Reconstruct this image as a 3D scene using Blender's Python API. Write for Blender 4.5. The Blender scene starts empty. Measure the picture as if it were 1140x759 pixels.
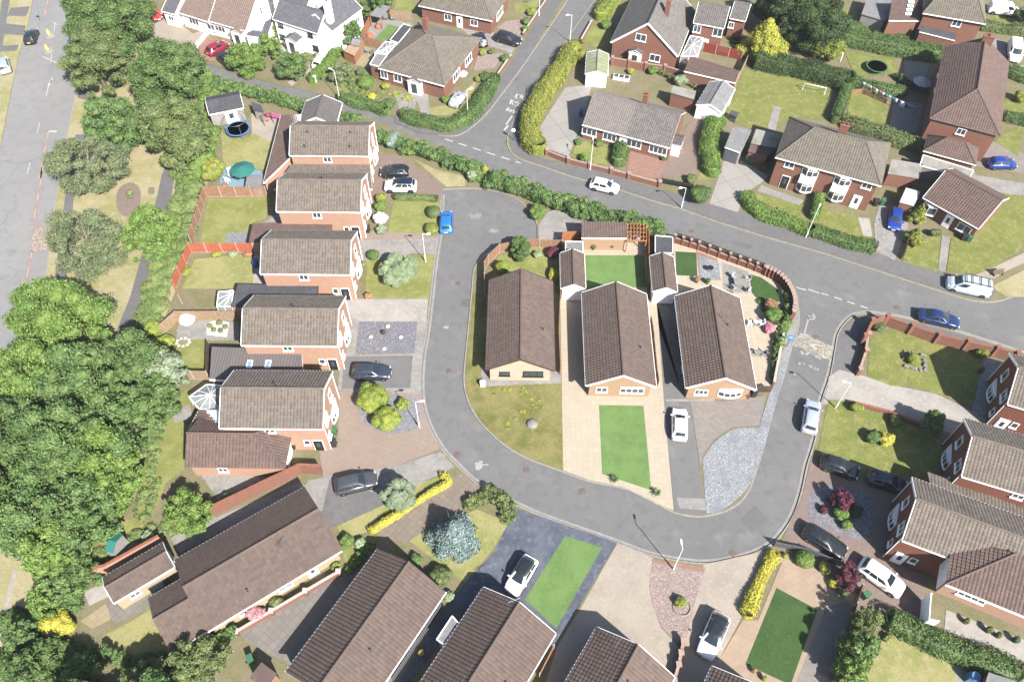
import bpy, bmesh, math, random
import numpy as np
from mathutils import Vector, Matrix, Euler
random.seed(7); RNG = np.random.default_rng(7)
SC = bpy.context.scene
COL = SC.collection
R = math.radians
# ---------------------------------------------------------------- camera solution (pixels of the 1140 x 759 photograph)
FPX, CX, CY, HCAM = 880.0, 570.0, 379.5, 76.0
_d = np.array([560. - CX, 1030. - CY, FPX]); DOWN = _d / np.linalg.norm(_d)
_f = np.array([0, 0, 1.]); _f = _f - _f @ DOWN * DOWN; FWD = _f / np.linalg.norm(_f)
RGT = np.cross(DOWN, FWD)
if RGT[0] < 0: RGT = -RGT
def G(px, py, z=0.0):
    """the point of the plane at height z that stands at a pixel of the photograph"""
    d = np.array([px - CX, py - CY, FPX]); p = d * ((HCAM - z) / (d @ DOWN))
    return Vector((p @ RGT, p @ FWD, z))
def mpp(px, py, z=0.0):
    d = np.array([px - CX, py - CY, FPX]); return ((HCAM - z) / (d @ DOWN))
TILES = {'T1':(0,0,.2634),'T2':(220,0,.2634),'T3':(440,0,.2634),'T4':(660,0,.2634),'T5':(880,0,.2634),'U1':(0,180,.29),'U2':(180,120,.2634),
 'U3':(180,310,.2634),'U4':(360,170,.2634),'U5':(360,360,.2634),'V1':(520,180,.2372),'V2':(700,180,.2635),'V3':(520,360,.2635),'V4':(720,360,.2635),
 'V5':(900,180,.29),'V6':(900,380,.2634),'W1':(0,380,.2634),'W2':(0,560,.2622),'W3':(180,500,.3414),'W4':(360,500,.3414),'W5':(560,540,.2885),
 'W6':(720,540,.2885),'W7':(880,540,.2885),'Z8':(380,0,.145),'Z3':(160,0,.2105),'Z7':(740,260,.158),'ZA':(960,480,.2108),'ZB':(1000,620,.182),'ZC':(1040,0,.1318),'ZD':(780,90,.1713),'ZE':(180,330,.145),'ZF':(860,560,.158),'ZG':(860,330,.1186),'F':(0,0,1)}
def PX(s):
    out = []; t = TILES['F']
    for w in s.split():
        if ',' in w:
            a, b = w.split(','); out.append((t[0] + float(a) * t[2], t[1] + float(b) * t[2]))
        else: t = TILES[w]
    return out
def W(s, z=0.0): return [G(a, b, z) for a, b in PX(s)]
# ---------------------------------------------------------------- node helpers
def nd(nt, typ, ins=None, **props):
    n = nt.nodes.new(typ)
    for k, v in props.items(): setattr(n, k, v)
    for k, v in (ins or {}).items():
        s = n.inputs[k]
        if isinstance(v, bpy.types.NodeSocket): nt.links.new(v, s)
        else: s.default_value = v
    return n
def c4(c): return (c[0], c[1], c[2], 1.0)
def lin(r, g, b):
    f = lambda v: (v/255/12.92) if v/255 <= .04045 else ((v/255+.055)/1.055)**2.4
    return (f(r), f(g), f(b))
def mixc(nt, fac, a, b, mode='MIX'):
    n = nt.nodes.new('ShaderNodeMix'); n.data_type = 'RGBA'; n.blend_type = mode
    for s, v in ((n.inputs[0], fac), (n.inputs[6], a), (n.inputs[7], b)):
        if isinstance(v, bpy.types.NodeSocket): nt.links.new(v, s)
        else: s.default_value = v if not isinstance(v, tuple) else (c4(v) if len(v) == 3 else v)
    return n.outputs[2]
def mrange(nt, v, a, b, lo=0.0, hi=1.0):
    return nd(nt, 'ShaderNodeMapRange', {0: v, 1: a, 2: b, 3: lo, 4: hi}).outputs[0]
def noise(nt, vec, scale, detail=2.0, rough=.5):
    return nd(nt, 'ShaderNodeTexNoise', {'Vector': vec, 'Scale': scale, 'Detail': detail, 'Roughness': rough}).outputs[0]
def start(name, rough=.85, spec=.3):
    m = bpy.data.materials.new(name); m.use_nodes = True; nt = m.node_tree
    b = nt.nodes['Principled BSDF']; b.inputs['Roughness'].default_value = rough; b.inputs['Specular IOR Level'].default_value = spec
    return m, nt, b
def obj_co(nt, rot=0.0, scale=1.0):
    tc = nt.nodes.new('ShaderNodeTexCoord')
    if rot == 0 and scale == 1: return tc.outputs['Object']
    return nd(nt, 'ShaderNodeMapping', {'Vector': tc.outputs['Object'], 'Rotation': (0, 0, rot), 'Scale': (scale,)*3}).outputs[0]
def bump(nt, b, h, dist=.02, st=.6):
    n = nd(nt, 'ShaderNodeBump', {'Height': h, 'Distance': dist, 'Strength': st}); nt.links.new(n.outputs[0], b.inputs['Normal'])
MT = {}
def plain(name, col, rough=.6, metal=0.0, spec=.4, var=.06, nscale=3.0, coat=0.0):
    m, nt, b = start(name, rough, spec); b.inputs['Metallic'].default_value = metal
    if coat: b.inputs['Coat Weight'].default_value = coat; b.inputs['Coat Roughness'].default_value = .04
    n = noise(nt, obj_co(nt), nscale, 4.0, .6)
    dk = tuple(max(0, v*(1-2*var)) for v in col); lt = tuple(min(1, v*(1+2*var)) for v in col)
    nt.links.new(mixc(nt, mrange(nt, n, .3, .7), dk, lt), b.inputs['Base Color']); MT[name] = m; return m
def groundmat(name, col, layers, rough=.92, bscale=25., bd=.02, bst=.5, rot=0.0, extra=None):
    """layers: (noise scale, colour, from, to, detail)"""
    m, nt, b = start(name, rough, .2); co = obj_co(nt, rot); c = c4(col)
    for L in layers:
        sc, c2, lo, hi = L[:4]
        c = mixc(nt, mrange(nt, noise(nt, co, sc, L[4] if len(L) > 4 else 4.0, .6), lo, hi), c, c2)
    if extra: c = extra(nt, co, c)
    nt.links.new(c, b.inputs['Base Color']); bump(nt, b, noise(nt, co, bscale, 3.0, .6), bd, bst); MT[name] = m; return m
def gravelmat(name, c1, c2, c3, scale=7.0, patch=None):
    m, nt, b = start(name, .9, .25); co = obj_co(nt)
    v = nd(nt, 'ShaderNodeTexVoronoi', {'Vector': co, 'Scale': scale})
    sep = nd(nt, 'ShaderNodeSeparateColor', {0: v.outputs['Color']})
    c = mixc(nt, sep.outputs[0], c1, c2); c = mixc(nt, mrange(nt, sep.outputs[1], .75, .95), c, c3)
    if patch: c = mixc(nt, mrange(nt, noise(nt, co, .5, 3.), .5, .65, 0, .7), c, patch)
    nt.links.new(c, b.inputs['Base Color']); bump(nt, b, v.outputs['Distance'], .05, -.8); MT[name] = m; return m
def pavemat(name, c1, c2, mortar, bw, bh, ms=.012, rot=0.0, off=.5, stain=None, rough=.85, bst=.4):
    m, nt, b = start(name, rough, .25); co = obj_co(nt, rot)
    br = nd(nt, 'ShaderNodeTexBrick', {'Vector': co, 'Color1': c4(c1), 'Color2': c4(c2), 'Mortar': c4(mortar), 'Scale': 1.0, 'Mortar Size': ms, 'Mortar Smooth': .2, 'Bias': 0.0, 'Brick Width': bw, 'Row Height': bh}, offset=off)
    c = mixc(nt, mrange(nt, noise(nt, co, .45, 5., .65), .35, .7, 0, .5), br.outputs[0], stain or tuple(v*.72 for v in c1))
    c = mixc(nt, mrange(nt, noise(nt, co, 9., 3.), .3, .7, 0, .3), c, tuple(v*.7 for v in c2))
    nt.links.new(c, b.inputs['Base Color']); bump(nt, b, br.outputs[1], .01, -bst); MT[name] = m; return m
def brickmat(name, c1, c2, mortar):
    m, nt, b = start(name, .9, .2); tc = nt.nodes.new('ShaderNodeTexCoord'); uv = tc.outputs['UV']
    br = nd(nt, 'ShaderNodeTexBrick', {'Vector': uv, 'Color1': c4(c1), 'Color2': c4(c2), 'Mortar': c4(mortar), 'Scale': 1.0, 'Mortar Size': .011, 'Mortar Smooth': .1, 'Bias': 0.0, 'Brick Width': .225, 'Row Height': .075})
    c = mixc(nt, mrange(nt, noise(nt, uv, 1.3, 5., .7), .35, .7, 0, .45), br.outputs[0], tuple(v*.68 for v in c1))
    c = mixc(nt, mrange(nt, noise(nt, uv, 6., 2.), .5, .7, 0, .3), c, tuple(min(1, v*1.25) for v in c2))
    nt.links.new(c, b.inputs['Base Color']); bump(nt, b, br.outputs[1], .008, -.5); MT[name] = m; return m
def tilemat(name, c1, c2, lichen=None, lo=.62, moss=None, tw=.34, th=.34, rough=.85):
    """roof tiles; UVs are metres along the eave and up the slope"""
    m, nt, b = start(name, rough, .3); tc = nt.nodes.new('ShaderNodeTexCoord'); uv = tc.outputs['UV']
    sc = nd(nt, 'ShaderNodeVectorMath', {0: uv, 1: (1/tw, 1/th, 1)}, operation='MULTIPLY').outputs[0]
    fl = nd(nt, 'ShaderNodeVectorMath', {0: sc}, operation='FLOOR').outputs[0]
    wn = nd(nt, 'ShaderNodeTexWhiteNoise', {'Vector': fl}, noise_dimensions='2D')
    c = mixc(nt, wn.outputs[0], c1, c2)
    oi = nd(nt, 'ShaderNodeObjectInfo')
    uvo = nd(nt, 'ShaderNodeVectorMath', {0: uv, 1: oi.outputs['Location']}, operation='ADD').outputs[0]
    c = mixc(nt, mrange(nt, noise(nt, uvo, .7, 5., .65), .35, .7, 0, .35), c, tuple(v*.7 for v in c1))
    c = mixc(nt, mrange(nt, oi.outputs['Random'], 0, 1, 0, .22), c, tuple(v*.75 for v in c2))
    if lichen: c = mixc(nt, mrange(nt, noise(nt, uvo, 5.5, 3., .6), lo, lo+.07, 0, .8), c, lichen)
    if moss: c = mixc(nt, mrange(nt, noise(nt, uvo, .9, 6., .75), .58, .72, 0, .8), c, moss)
    nt.links.new(c, b.inputs['Base Color']); bump(nt, b, noise(nt, uv, 30., 3.), .004, .5); MT[name] = m; return m
def leafmat(name, c1, c2, c3=None, tr=.32, rough=.55):
    c1, c2, c3 = [tuple(v*1.28 for v in soft(q, .1)) for q in (c1, c2, c3 or tuple(v*1.5 for v in c2))]
    m, nt, b = start(name, rough, .25)
    geo = nt.nodes.new('ShaderNodeNewGeometry'); oi = nt.nodes.new('ShaderNodeObjectInfo')
    c = mixc(nt, geo.outputs['Random Per Island'], c1, c2)
    co = nd(nt, 'ShaderNodeVectorMath', {0: nt.nodes.new('ShaderNodeTexCoord').outputs['Object'], 1: oi.outputs['Location']}, operation='ADD').outputs[0]
    c = mixc(nt, mrange(nt, noise(nt, co, .55, 3.), .4, .62, 0, .55), c, c3 or tuple(v*1.5 for v in c2))
    c = mixc(nt, mrange(nt, noise(nt, co, 1.7, 2.), .5, .68, 0, .5), c, tuple(v*.75 for v in c1))
    nt.links.new(c, b.inputs['Base Color'])
    t = nd(nt, 'ShaderNodeBsdfTranslucent', {'Color': c}); mx = nd(nt, 'ShaderNodeMixShader', {0: tr, 1: b.outputs[0], 2: t.outputs[0]})
    nt.links.new(mx.outputs[0], nt.nodes['Material Output'].inputs['Surface']); MT[name] = m; return m
# ---------------------------------------------------------------- mesh builder
class MB:
    def __init__(s): s.v = []; s.f = []; s.m = []; s.uv = []; s.s = []; s.n = 0
    def add(s, V, F, m=0, uv=None, smooth=False, M=None):
        V = np.asarray([tuple(v) for v in V] if not isinstance(V, np.ndarray) else V, float).reshape(-1, 3)
        if M is not None:
            A = np.array(M); V = V @ A[:3, :3].T + A[:3, 3]
        o = s.n; s.v.append(V); s.n += len(V)
        for f in F:
            s.f.append(tuple(i + o for i in f)); s.m.append(m); s.s.append(smooth)
            s.uv.append(None if uv is None else [uv[i] for i in f])
    def box(s, c, d, m=0, rz=0.0, M=None, taper=1.0):
        x, y, z = d[0]/2, d[1]/2, d[2]/2; t = taper
        V = [(-x,-y,-z),(x,-y,-z),(x,y,-z),(-x,y,-z),(-x*t,-y*t,z),(x*t,-y*t,z),(x*t,y*t,z),(-x*t,y*t,z)]
        T = Matrix.Translation(c) @ Matrix.Rotation(rz, 4, 'Z')
        if M is not None: T = M @ T
        s.add(V, [(0,3,2,1),(4,5,6,7),(0,1,5,4),(1,2,6,5),(2,3,7,6),(3,0,4,7)], m, M=T)
    def prism(s, poly, z0, z1, m=0, mtop=None, bottom=False):
        n = len(poly); a = sum(poly[i][0]*poly[(i+1)%n][1] - poly[(i+1)%n][0]*poly[i][1] for i in range(n))
        if a < 0: poly = list(poly)[::-1]
        s.add([(p[0], p[1], z0) for p in poly] + [(p[0], p[1], z1) for p in poly], [(i, (i+1)%n, n+(i+1)%n, n+i) for i in range(n)], m)
        s.add([(p[0], p[1], z1) for p in poly], [tuple(range(n))], m if mtop is None else mtop)
        if bottom: s.add([(p[0], p[1], z0) for p in poly], [tuple(range(n))[::-1]], m)
    def tube(s, pts, r, n=8, m=0, cap=True, smooth=True):
        P = [Vector(p) for p in pts]; k = len(P); rr = r if isinstance(r, (list, tuple)) else [r]*k; V = []; F = []
        up = None
        for i in range(k):
            d = (P[min(i+1, k-1)] - P[max(i-1, 0)]).normalized()
            if up is None: up = d.orthogonal().normalized()
            up = (up - d*up.dot(d)); up = up.normalized() if up.length > 1e-5 else d.orthogonal().normalized()
            b = d.cross(up)
            for j in range(n):
                a = 2*math.pi*j/n; V.append(P[i] + (up*math.cos(a) + b*math.sin(a))*rr[i])
        for i in range(k-1):
            for j in range(n): F.append((i*n+j, i*n+(j+1)%n, (i+1)*n+(j+1)%n, (i+1)*n+j))
        s.add(V, F, m, smooth=smooth)
        if cap:
            s.add(V[:n], [tuple(range(n))[::-1]], m); s.add(V[-n:], [tuple(range(n))], m)
    def lathe(s, prof, n=16, m=0, M=None, smooth=True):
        V = []; F = []; k = len(prof)
        for r, z in prof:
            for j in range(n): a = 2*math.pi*j/n; V.append((r*math.cos(a), r*math.sin(a), z))
        for i in range(k-1):
            for j in range(n): F.append((i*n+j, i*n+(j+1)%n, (i+1)*n+(j+1)%n, (i+1)*n+j))
        s.add(V, F, m, smooth=smooth, M=M)
        s.add(V[-n:], [tuple(range(n))], m, M=M); s.add(V[:n], [tuple(range(n))[::-1]], m, M=M)
    def mesh(s, name, mats):
        me = bpy.data.meshes.new(name); V = np.concatenate(s.v)
        me.from_pydata(V.tolist(), [], s.f)
        for m in mats: me.materials.append(MT[m] if isinstance(m, str) else m)
        me.polygons.foreach_set('material_index', s.m); me.polygons.foreach_set('use_smooth', s.s)
        out = []
        for f, u in zip(s.f, s.uv):
            if u is not None:
                for a in u: out += [a[0], a[1]]
            else:
                a, b, c = V[f[0]], V[f[1]], V[f[2]]; n = np.cross(b-a, c-b); l = math.sqrt(n @ n) or 1; n = n/l
                if abs(n[2]) > .98: t = (1, 0, 0); bb = (0, 1, 0)
                else:
                    h = math.hypot(n[0], n[1]); t = (-n[1]/h, n[0]/h, 0); bb = (-n[2]*n[0]/h, -n[2]*n[1]/h, h)
                for i in f:
                    p = V[i]; out += [p[0]*t[0]+p[1]*t[1], p[0]*bb[0]+p[1]*bb[1]+p[2]*bb[2]]
        l = me.uv_layers.new(name='UVMap'); l.data.foreach_set('uv', out); me.update(); return me
    def obj(s, name, mats, parent=None, world=False, **kw):
        if isinstance(mats, (str, bpy.types.Material)): mats = [mats]
        if world and parent is not None:
            o = np.array(parent.location); s.v = [v - o for v in s.v]
        return link(name, s.mesh(name, mats), parent, **kw)
def link(name, me, parent=None, loc=None, rz=None, label=None, cat=None, group=None, kind=None):
    o = bpy.data.objects.new(name, me); COL.objects.link(o)
    if parent is not None: o.parent = parent
    if loc is not None: o.location = loc
    if rz is not None: o.rotation_euler = (0, 0, rz)
    return tag(o, label, cat, group, kind)
def tag(o, label=None, cat=None, group=None, kind=None):
    if label: o['label'] = label
    if cat: o['category'] = cat
    if group: o['group'] = group
    if kind: o['kind'] = kind
    return o
def thing(name, label, cat, loc=(0, 0, 0), rz=0.0, group=None):
    return link(name, None, None, loc, rz, label, cat, group)
def kids(o): return [c for c in o.children]
def copy_tree(o, parent=None):
    c = o.copy(); COL.objects.link(c)
    if parent is not None: c.parent = parent
    for ch in list(o.children): copy_tree(ch, c)
    return c
def single(mb, name, mats, label, cat, group=None, kind=None):
    """a thing that is one mesh given in world metres: its origin goes to its base"""
    V = np.concatenate(mb.v); c = (V.min(0) + V.max(0))/2; c[2] = V[:, 2].min(); mb.v = [v - c for v in mb.v]
    return mb.obj(name, mats, None, loc=tuple(c), label=label, cat=cat, group=group, kind=kind)
def smooth_line(P, k=4, closed=False):
    P = [Vector(p) for p in P]; n = len(P); out = []
    for i in range(n if closed else n-1):
        p0 = P[(i-1) % n] if closed or i > 0 else P[0]*2-P[1]; p1 = P[i]; p2 = P[(i+1) % n]
        p3 = P[(i+2) % n] if closed or i+2 < n else P[-1]*2-P[-2]
        for j in range(k):
            t = j/k; out.append(.5*((2*p1)+(p2-p0)*t+(2*p0-5*p1+4*p2-p3)*t*t+(3*p1-p0-3*p2+p3)*t**3))
    if not closed: out.append(P[-1])
    return out
def resample(P, step):
    P = [Vector(p) for p in P]; L = [0]
    for a, b in zip(P, P[1:]): L.append(L[-1] + (b-a).length)
    n = max(1, round(L[-1]/step)); out = []
    for i in range(n+1):
        d = L[-1]*i/n; k = max(j for j in range(len(L)) if L[j] <= d+1e-9); k = min(k, len(P)-2)
        t = (d-L[k])/max(1e-9, L[k+1]-L[k]); out.append(P[k].lerp(P[k+1], t))
    return out
def offset(P, d):
    out = []; n = len(P)
    for i in range(n):
        t = P[min(i+1, n-1)] - P[max(i-1, 0)]; t.z = 0; t.normalize(); out.append(P[i] + Vector((-t.y, t.x, 0))*d)
    return out
def sweep(mb, P, w, z0, z1, m=0, top=1.0):
    """a solid band of width w along a line"""
    A = offset(P, w/2); B = offset(P, -w/2); A2 = offset(P, w/2*top); B2 = offset(P, -w/2*top); n = len(P); V = []; F = []
    for i in range(n):
        zb = P[i].z
        V += [(A[i].x, A[i].y, zb+z0), (A2[i].x, A2[i].y, zb+z1), (B2[i].x, B2[i].y, zb+z1), (B[i].x, B[i].y, zb+z0)]
    for i in range(n-1):
        a = i*4; b = a+4; F += [(a, b, b+1, a+1)[::-1], (a+1, b+1, b+2, a+2)[::-1], (a+2, b+2, b+3, a+3)[::-1]]
    F += [(0, 1, 2, 3)[::-1], (4*n-4, 4*n-3, 4*n-2, 4*n-1)]
    mb.add(V, F, m)
# ---------------------------------------------------------------- roofs
def tile_face(mb, P, tw=.34, th=.34, amp=.048, lift=.045, m=0, base=.03, seg=3, clip=None):
    """real courses of tiles laid over a flat roof polygon; P[0]-P[1] is the eave, counter-clockwise from outside"""
    P = [Vector(p) for p in P]; t = (P[1]-P[0]).normalized(); n = (P[1]-P[0]).cross(P[2]-P[1]).normalized(); b = n.cross(t)
    q = [((p-P[0]).dot(t), (p-P[0]).dot(b)) for p in P]
    u0 = min(a[0] for a in q); u1 = max(a[0] for a in q); v1 = max(a[1] for a in q)
    nc = max(1, round((u1-u0)/tw)); nr = max(1, round(v1/th)); dw = (u1-u0)/nc; dh = v1/nr
    prof = [0.0, amp, amp*.8] if seg == 3 else [0.0, amp]
    us = []; hs = []
    for i in range(nc):
        for j in range(seg): us.append(u0 + dw*(i + j/seg)); hs.append(prof[j])
    us.append(u1); hs.append(0.0)
    vs = []; ls = []
    for r in range(nr): vs += [r*dh, (r+1)*dh - .02]; ls += [lift, 0.0]
    vs.append(v1); ls.append(lift)
    us, hs, vs, ls = map(np.array, (us, hs, vs, ls)); nu, nv = len(us), len(vs)
    U, V = np.meshgrid(us, vs); Hh = hs[None, :] + ls[:, None] + base
    pts = np.stack([U.ravel(), V.ravel(), Hh.ravel()], 1)
    idx = np.arange(nu*nv).reshape(nv, nu)
    F = np.stack([idx[:-1, :-1].ravel(), idx[:-1, 1:].ravel(), idx[1:, 1:].ravel(), idx[1:, :-1].ravel()], 1).tolist()
    if clip is None: clip = not (len(P) == 4 and abs(q[3][0]-q[0][0]) < .02 and abs(q[2][0]-q[1][0]) < .02 and abs(q[3][1]-q[2][1]) < .02)
    if clip:
        bm = bmesh.new(); bv = [bm.verts.new(p) for p in pts]
        for f in F: bm.faces.new([bv[i] for i in f])
        k = len(q)
        for i in range(k):
            a, c = q[i], q[(i+1) % k]; e = (c[0]-a[0], c[1]-a[1])
            if math.hypot(*e) < 1e-4: continue
            bmesh.ops.bisect_plane(bm, geom=bm.verts[:]+bm.edges[:]+bm.faces[:], plane_co=(a[0], a[1], 0), plane_no=(e[1], -e[0], 0), clear_outer=True)
        bm.verts.index_update(); pts = np.array([v.co[:] for v in bm.verts]); F = [[v.index for v in f.verts] for f in bm.faces]; bm.free()
        if not len(pts): return
    uv = [(a[0], a[1]) for a in pts]
    B = np.array([t, b, n])
    mb.add(pts @ B + np.array(P[0]), F, m, uv=uv)
def slab_face(mb, P, thick=.12, m=0):
    P = [Vector(p) for p in P]; n = (P[1]-P[0]).cross(P[2]-P[1]).normalized(); k = len(P)
    V = P + [p - n*thick for p in P]
    mb.add(V, [tuple(range(k)), tuple(range(2*k-1, k-1, -1))] + [(k+i, k+(i+1) % k, (i+1) % k, i) for i in range(k)], m)
WCACHE = {}
def window(parent, M, w, h, nx=2, transom=0.0, frame='white_plastic', glass='window_glass', sill=True, name='window', bow=0.0, fw=.075):
    """M: local matrix with the wall's outside at -Y"""
    key = (w, h, nx, transom, frame, glass, sill, bow, fw)
    if key not in WCACHE:
        f = MB(); g = MB()
        if bow == 0:
            d = .07
            f.box((0, -d/2, h/2-fw/2), (w, d, fw)); f.box((0, -d/2, -h/2+fw/2), (w, d, fw))
            for sx in (-1, 1): f.box((sx*(w/2-fw/2), -d/2, 0), (fw, d, h-2*fw))
            for i in range(1, nx): f.box((-w/2 + w*i/nx, -d/2+.004, 0), (fw*.8, d-.008, h-2*fw))
            if transom: f.box((0, -d/2+.008, h/2-transom), (w-2*fw, d-.016, fw*.8))
            if sill: f.box((0, -.09, -h/2-.03), (w+.12, .18, .055))
            g.box((0, -.02, 0), (w-.1, .036, h-.1))
        else:
            n = nx; xs = [-w/2 + w*i/n for i in range(n+1)]; ys = [-.05 - bow*(1-(2*x/w)**2) for x in xs]
            for x, y in zip(xs, ys): f.box((x, y, 0), (fw, fw, h))
            for z in (h/2-.04, -h/2+.04): 
                for i in range(n): sweep(f, [Vector((xs[i], ys[i], z)), Vector((xs[i+1], ys[i+1], z))], .09, -.04, .04)
            if transom:
                for i in range(n): sweep(f, [Vector((xs[i], ys[i], h/2-transom)), Vector((xs[i+1], ys[i+1], h/2-transom))], .05, -.025, .025)
            poly = [(x, y-.06) for x, y in zip(xs, ys)] + [(w/2, 0), (-w/2, 0)]
            f.prism(poly, h/2, h/2+.12, bottom=True); f.prism(poly, -h/2-.14, -h/2, bottom=True)
            for i in range(n): sweep(g, [Vector((xs[i], ys[i]+.02, 0)), Vector((xs[i+1], ys[i+1]+.02, 0))], .02, -h/2+.05, h/2-.05)
        WCACHE[key] = (f.mesh('window_frame', [frame]), g.mesh('pane', [glass]))
    a, b = WCACHE[key]
    o = link(name, a, parent); o.matrix_local = M; link('pane', b, o); return o
def door(parent, M, w=.95, h=2.05, mat='white_plastic', glass=True, arch=False, name='door'):
    f = MB(); f.box((0, -.04, 0), (w+.16, .08, h+.1)); f.box((0, -.055, -.02), (w, .11, h-.02), 1)
    o = f.obj(name, ['white_plastic', mat], parent); o.matrix_local = M
    if glass:
        g = MB()
        if arch: g.lathe([(w*.24, 0), (w*.24, .02)], 14, M=Matrix.Translation((0, -.11, h*.24)) @ Matrix.Rotation(R(90), 4, 'X'))
        g.box((0, -.115, h*.1), (w*.42, .02, h*.42)); g.obj('pane', 'window_glass', o)
    k = MB(); k.box((w*.38, -.13, -.05), (.05, .06, .14)); k.obj('handle', 'chrome', o); return o
def wallM(side, L, Wd, u, z, off=.0):
    if side == 'S': return Matrix.Translation((u, -Wd/2-off, z))
    if side == 'N': return Matrix.Translation((-u, Wd/2+off, z)) @ Matrix.Rotation(math.pi, 4, 'Z')
    if side == 'E': return Matrix.Translation((L/2+off, u, z)) @ Matrix.Rotation(math.pi/2, 4, 'Z')
    if side == 'W': return Matrix.Translation((-L/2-off, -u, z)) @ Matrix.Rotation(-math.pi/2, 4, 'Z')
def features(root, L, Wd, feats):
    for f in feats:
        k, side, u, z, w, h = f[:6]; kw = f[6] if len(f) > 6 else {}
        M = wallM(side, L, Wd, u, z)
        if k == 'w': window(root, M, w, h, **kw)
        elif k == 'd': door(root, M, w, h, **kw)
        elif k == 'g': garage_door(root, M, w, h, **kw)
        elif k == 'p': porch(root, M, w, h, **kw)
def garage_door(root, M, w, h, mat='white_plastic'):
    f = MB(); f.box((0, -.02, h/2+.05), (w+.2, .08, .1)); 
    for s in (-1, 1): f.box((s*(w/2+.05), -.02, 0), (.1, .08, h))
    n = 8
    for i in range(n): f.box((-w/2 + w*(i+.5)/n, -.03, 0), (w/n-.02, .05, h), 1)
    f.box((0, -.012, 0), (w, .02, h), 1)
    o = f.obj('garage_door', ['white_plastic', mat], root); o.matrix_local = M
    k = MB(); k.box((0, -.07, -.1), (.16, .04, .04)); k.obj('handle', 'chrome', o)
def porch(root, M, w, h, d=.9, roof='grey_tile', wall='white_render'):
    p = MB(); p.box((0, -d/2, 0), (w, d, h)); 
    o = p.obj('porch', [wall], root); o.matrix_local = M
    r = MB(); z = h/2; e = w/2+.15; a = .55
    for s in (1, -1):
        Q = [(0, .0, z+a), (0, -d-.15, z+a), (s*e, -d-.15, z), (s*e, 0, z)]
        if s > 0: Q = [Q[2], Q[3], Q[0], Q[1]]
        else: Q = [Q[3], Q[2], Q[1], Q[0]]
        tile_face(r, Q, seg=2); slab_face(r, Q, .06, 1)
    r.obj('porch_roof', [roof, 'white_plastic'], o)
    g = MB(); g.box((0, -d-.01, -.05), (w*.45, .04, h*.72)); g.obj('pane', 'window_glass', o)
def chimney(parent, x, y, z0, z1, sx=.9, sy=.6, mat='brick_red', pots=2):
    c = MB(); c.box((x, y, (z0+z1)/2), (sx, sy, z1-z0)); c.box((x, y, z1+.05), (sx+.12, sy+.12, .1)); o = c.obj('chimney', mat, parent)
    for i in range(pots):
        p = MB(); p.lathe([(.13, z1+.1), (.11, z1+.35), (.14, z1+.38), (.14, z1+.42)], 10, M=Matrix.Translation((x + (i-(pots-1)/2)*sx*.5, y, 0))); p.obj('chimney_pot', 'terracotta', o)
def aerial(parent, x, y, z, a=0.0, L=1.1):
    t = MB(); t.tube([(x, y, z-.3), (x, y, z+1.1)], .025, 5); c, s = math.cos(a), math.sin(a)
    t.tube([(x-c*L*.4, y-s*L*.4, z+1.0), (x+c*L*.6, y+s*L*.6, z+1.0)], .02, 4)
    for i in range(7):
        d = -.4*L + L*i/6; q = .28 - .02*i; t.tube([(x+c*d-s*q, y+s*d+c*q, z+1.0), (x+c*d+s*q, y+s*d-c*q, z+1.0)], .012, 4)
    t.obj('aerial', 'pale_metal', parent)
def gable_roof(root, L, Wd, he, hr, tile, trim='white_plastic', tw=.34, th=.34, seg=3, barge=True, gutter=True, ridge=None, name='roof'):
    r = MB(); y = Wd/2; x = L/2
    S1 = [(-x, -y, he), (x, -y, he), (x, 0, hr), (-x, 0, hr)]; S2 = [(x, y, he), (-x, y, he), (-x, 0, hr), (x, 0, hr)]
    for S in (S1, S2): tile_face(r, S, tw, th, seg=seg); slab_face(r, S, .08, 1)
    ro = r.obj(name, [tile, trim], root)
    k = MB(); n = max(2, round(L/.45))
    for i in range(n):
        a = -x + L*i/n; k.tube([(a, 0, hr+.03), (a+L/n-.015, 0, hr+.045)], .15, 8)
    k.obj('ridge_tiles', [ridge or tile], ro)
    if barge:
        for sx in (-1, 1):
            b = MB()
            for sy in (-1, 1):
                n_ = Vector((0, sy*(hr-he), y)).normalized(); P = Vector((0, sy*y, he)); Q = Vector((0, 0, hr))
                V = [];
                for xx in (sx*(x+.005), sx*(x+.055)):
                    for p in (P, Q): V += [Vector((xx, p.y, p.z)) + n_*.09, Vector((xx, p.y, p.z)) - n_*.17]
                b.add(V, [(0, 1, 3, 2), (4, 6, 7, 5), (0, 2, 6, 4), (1, 5, 7, 3), (0, 4, 5, 1), (2, 3, 7, 6)])
            b.obj('bargeboard', [trim], root)
    if gutter:
        for sy in (-1, 1):
            g = MB(); g.box((0, sy*(y+.06), he-.03), (L, .11, .1)); g.obj('gutter', [trim], root)
    return ro
def gable_walls(root, L, Wd, he, hr, ov, og, mat):
    w = MB(); x = L/2-og; y = Wd/2-ov; zt = he + (hr-he)*ov/(Wd/2) - .09; zr = hr-.1
    V = [(-x, -y, 0), (x, -y, 0), (x, y, 0), (-x, y, 0), (-x, -y, zt), (x, -y, zt), (x, y, zt), (-x, y, zt), (-x, 0, zr), (x, 0, zr)]
    w.add(V, [(0, 1, 5, 4), (2, 3, 7, 6), (1, 2, 6, 9, 5), (3, 0, 4, 8, 7)], 0)
    w.obj('wall', [mat], root); return 2*x, 2*y
def place(c, ang, name, label, cat='house', group=None): return thing(name, label, cat, (c.x, c.y, 0), ang, group)
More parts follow.
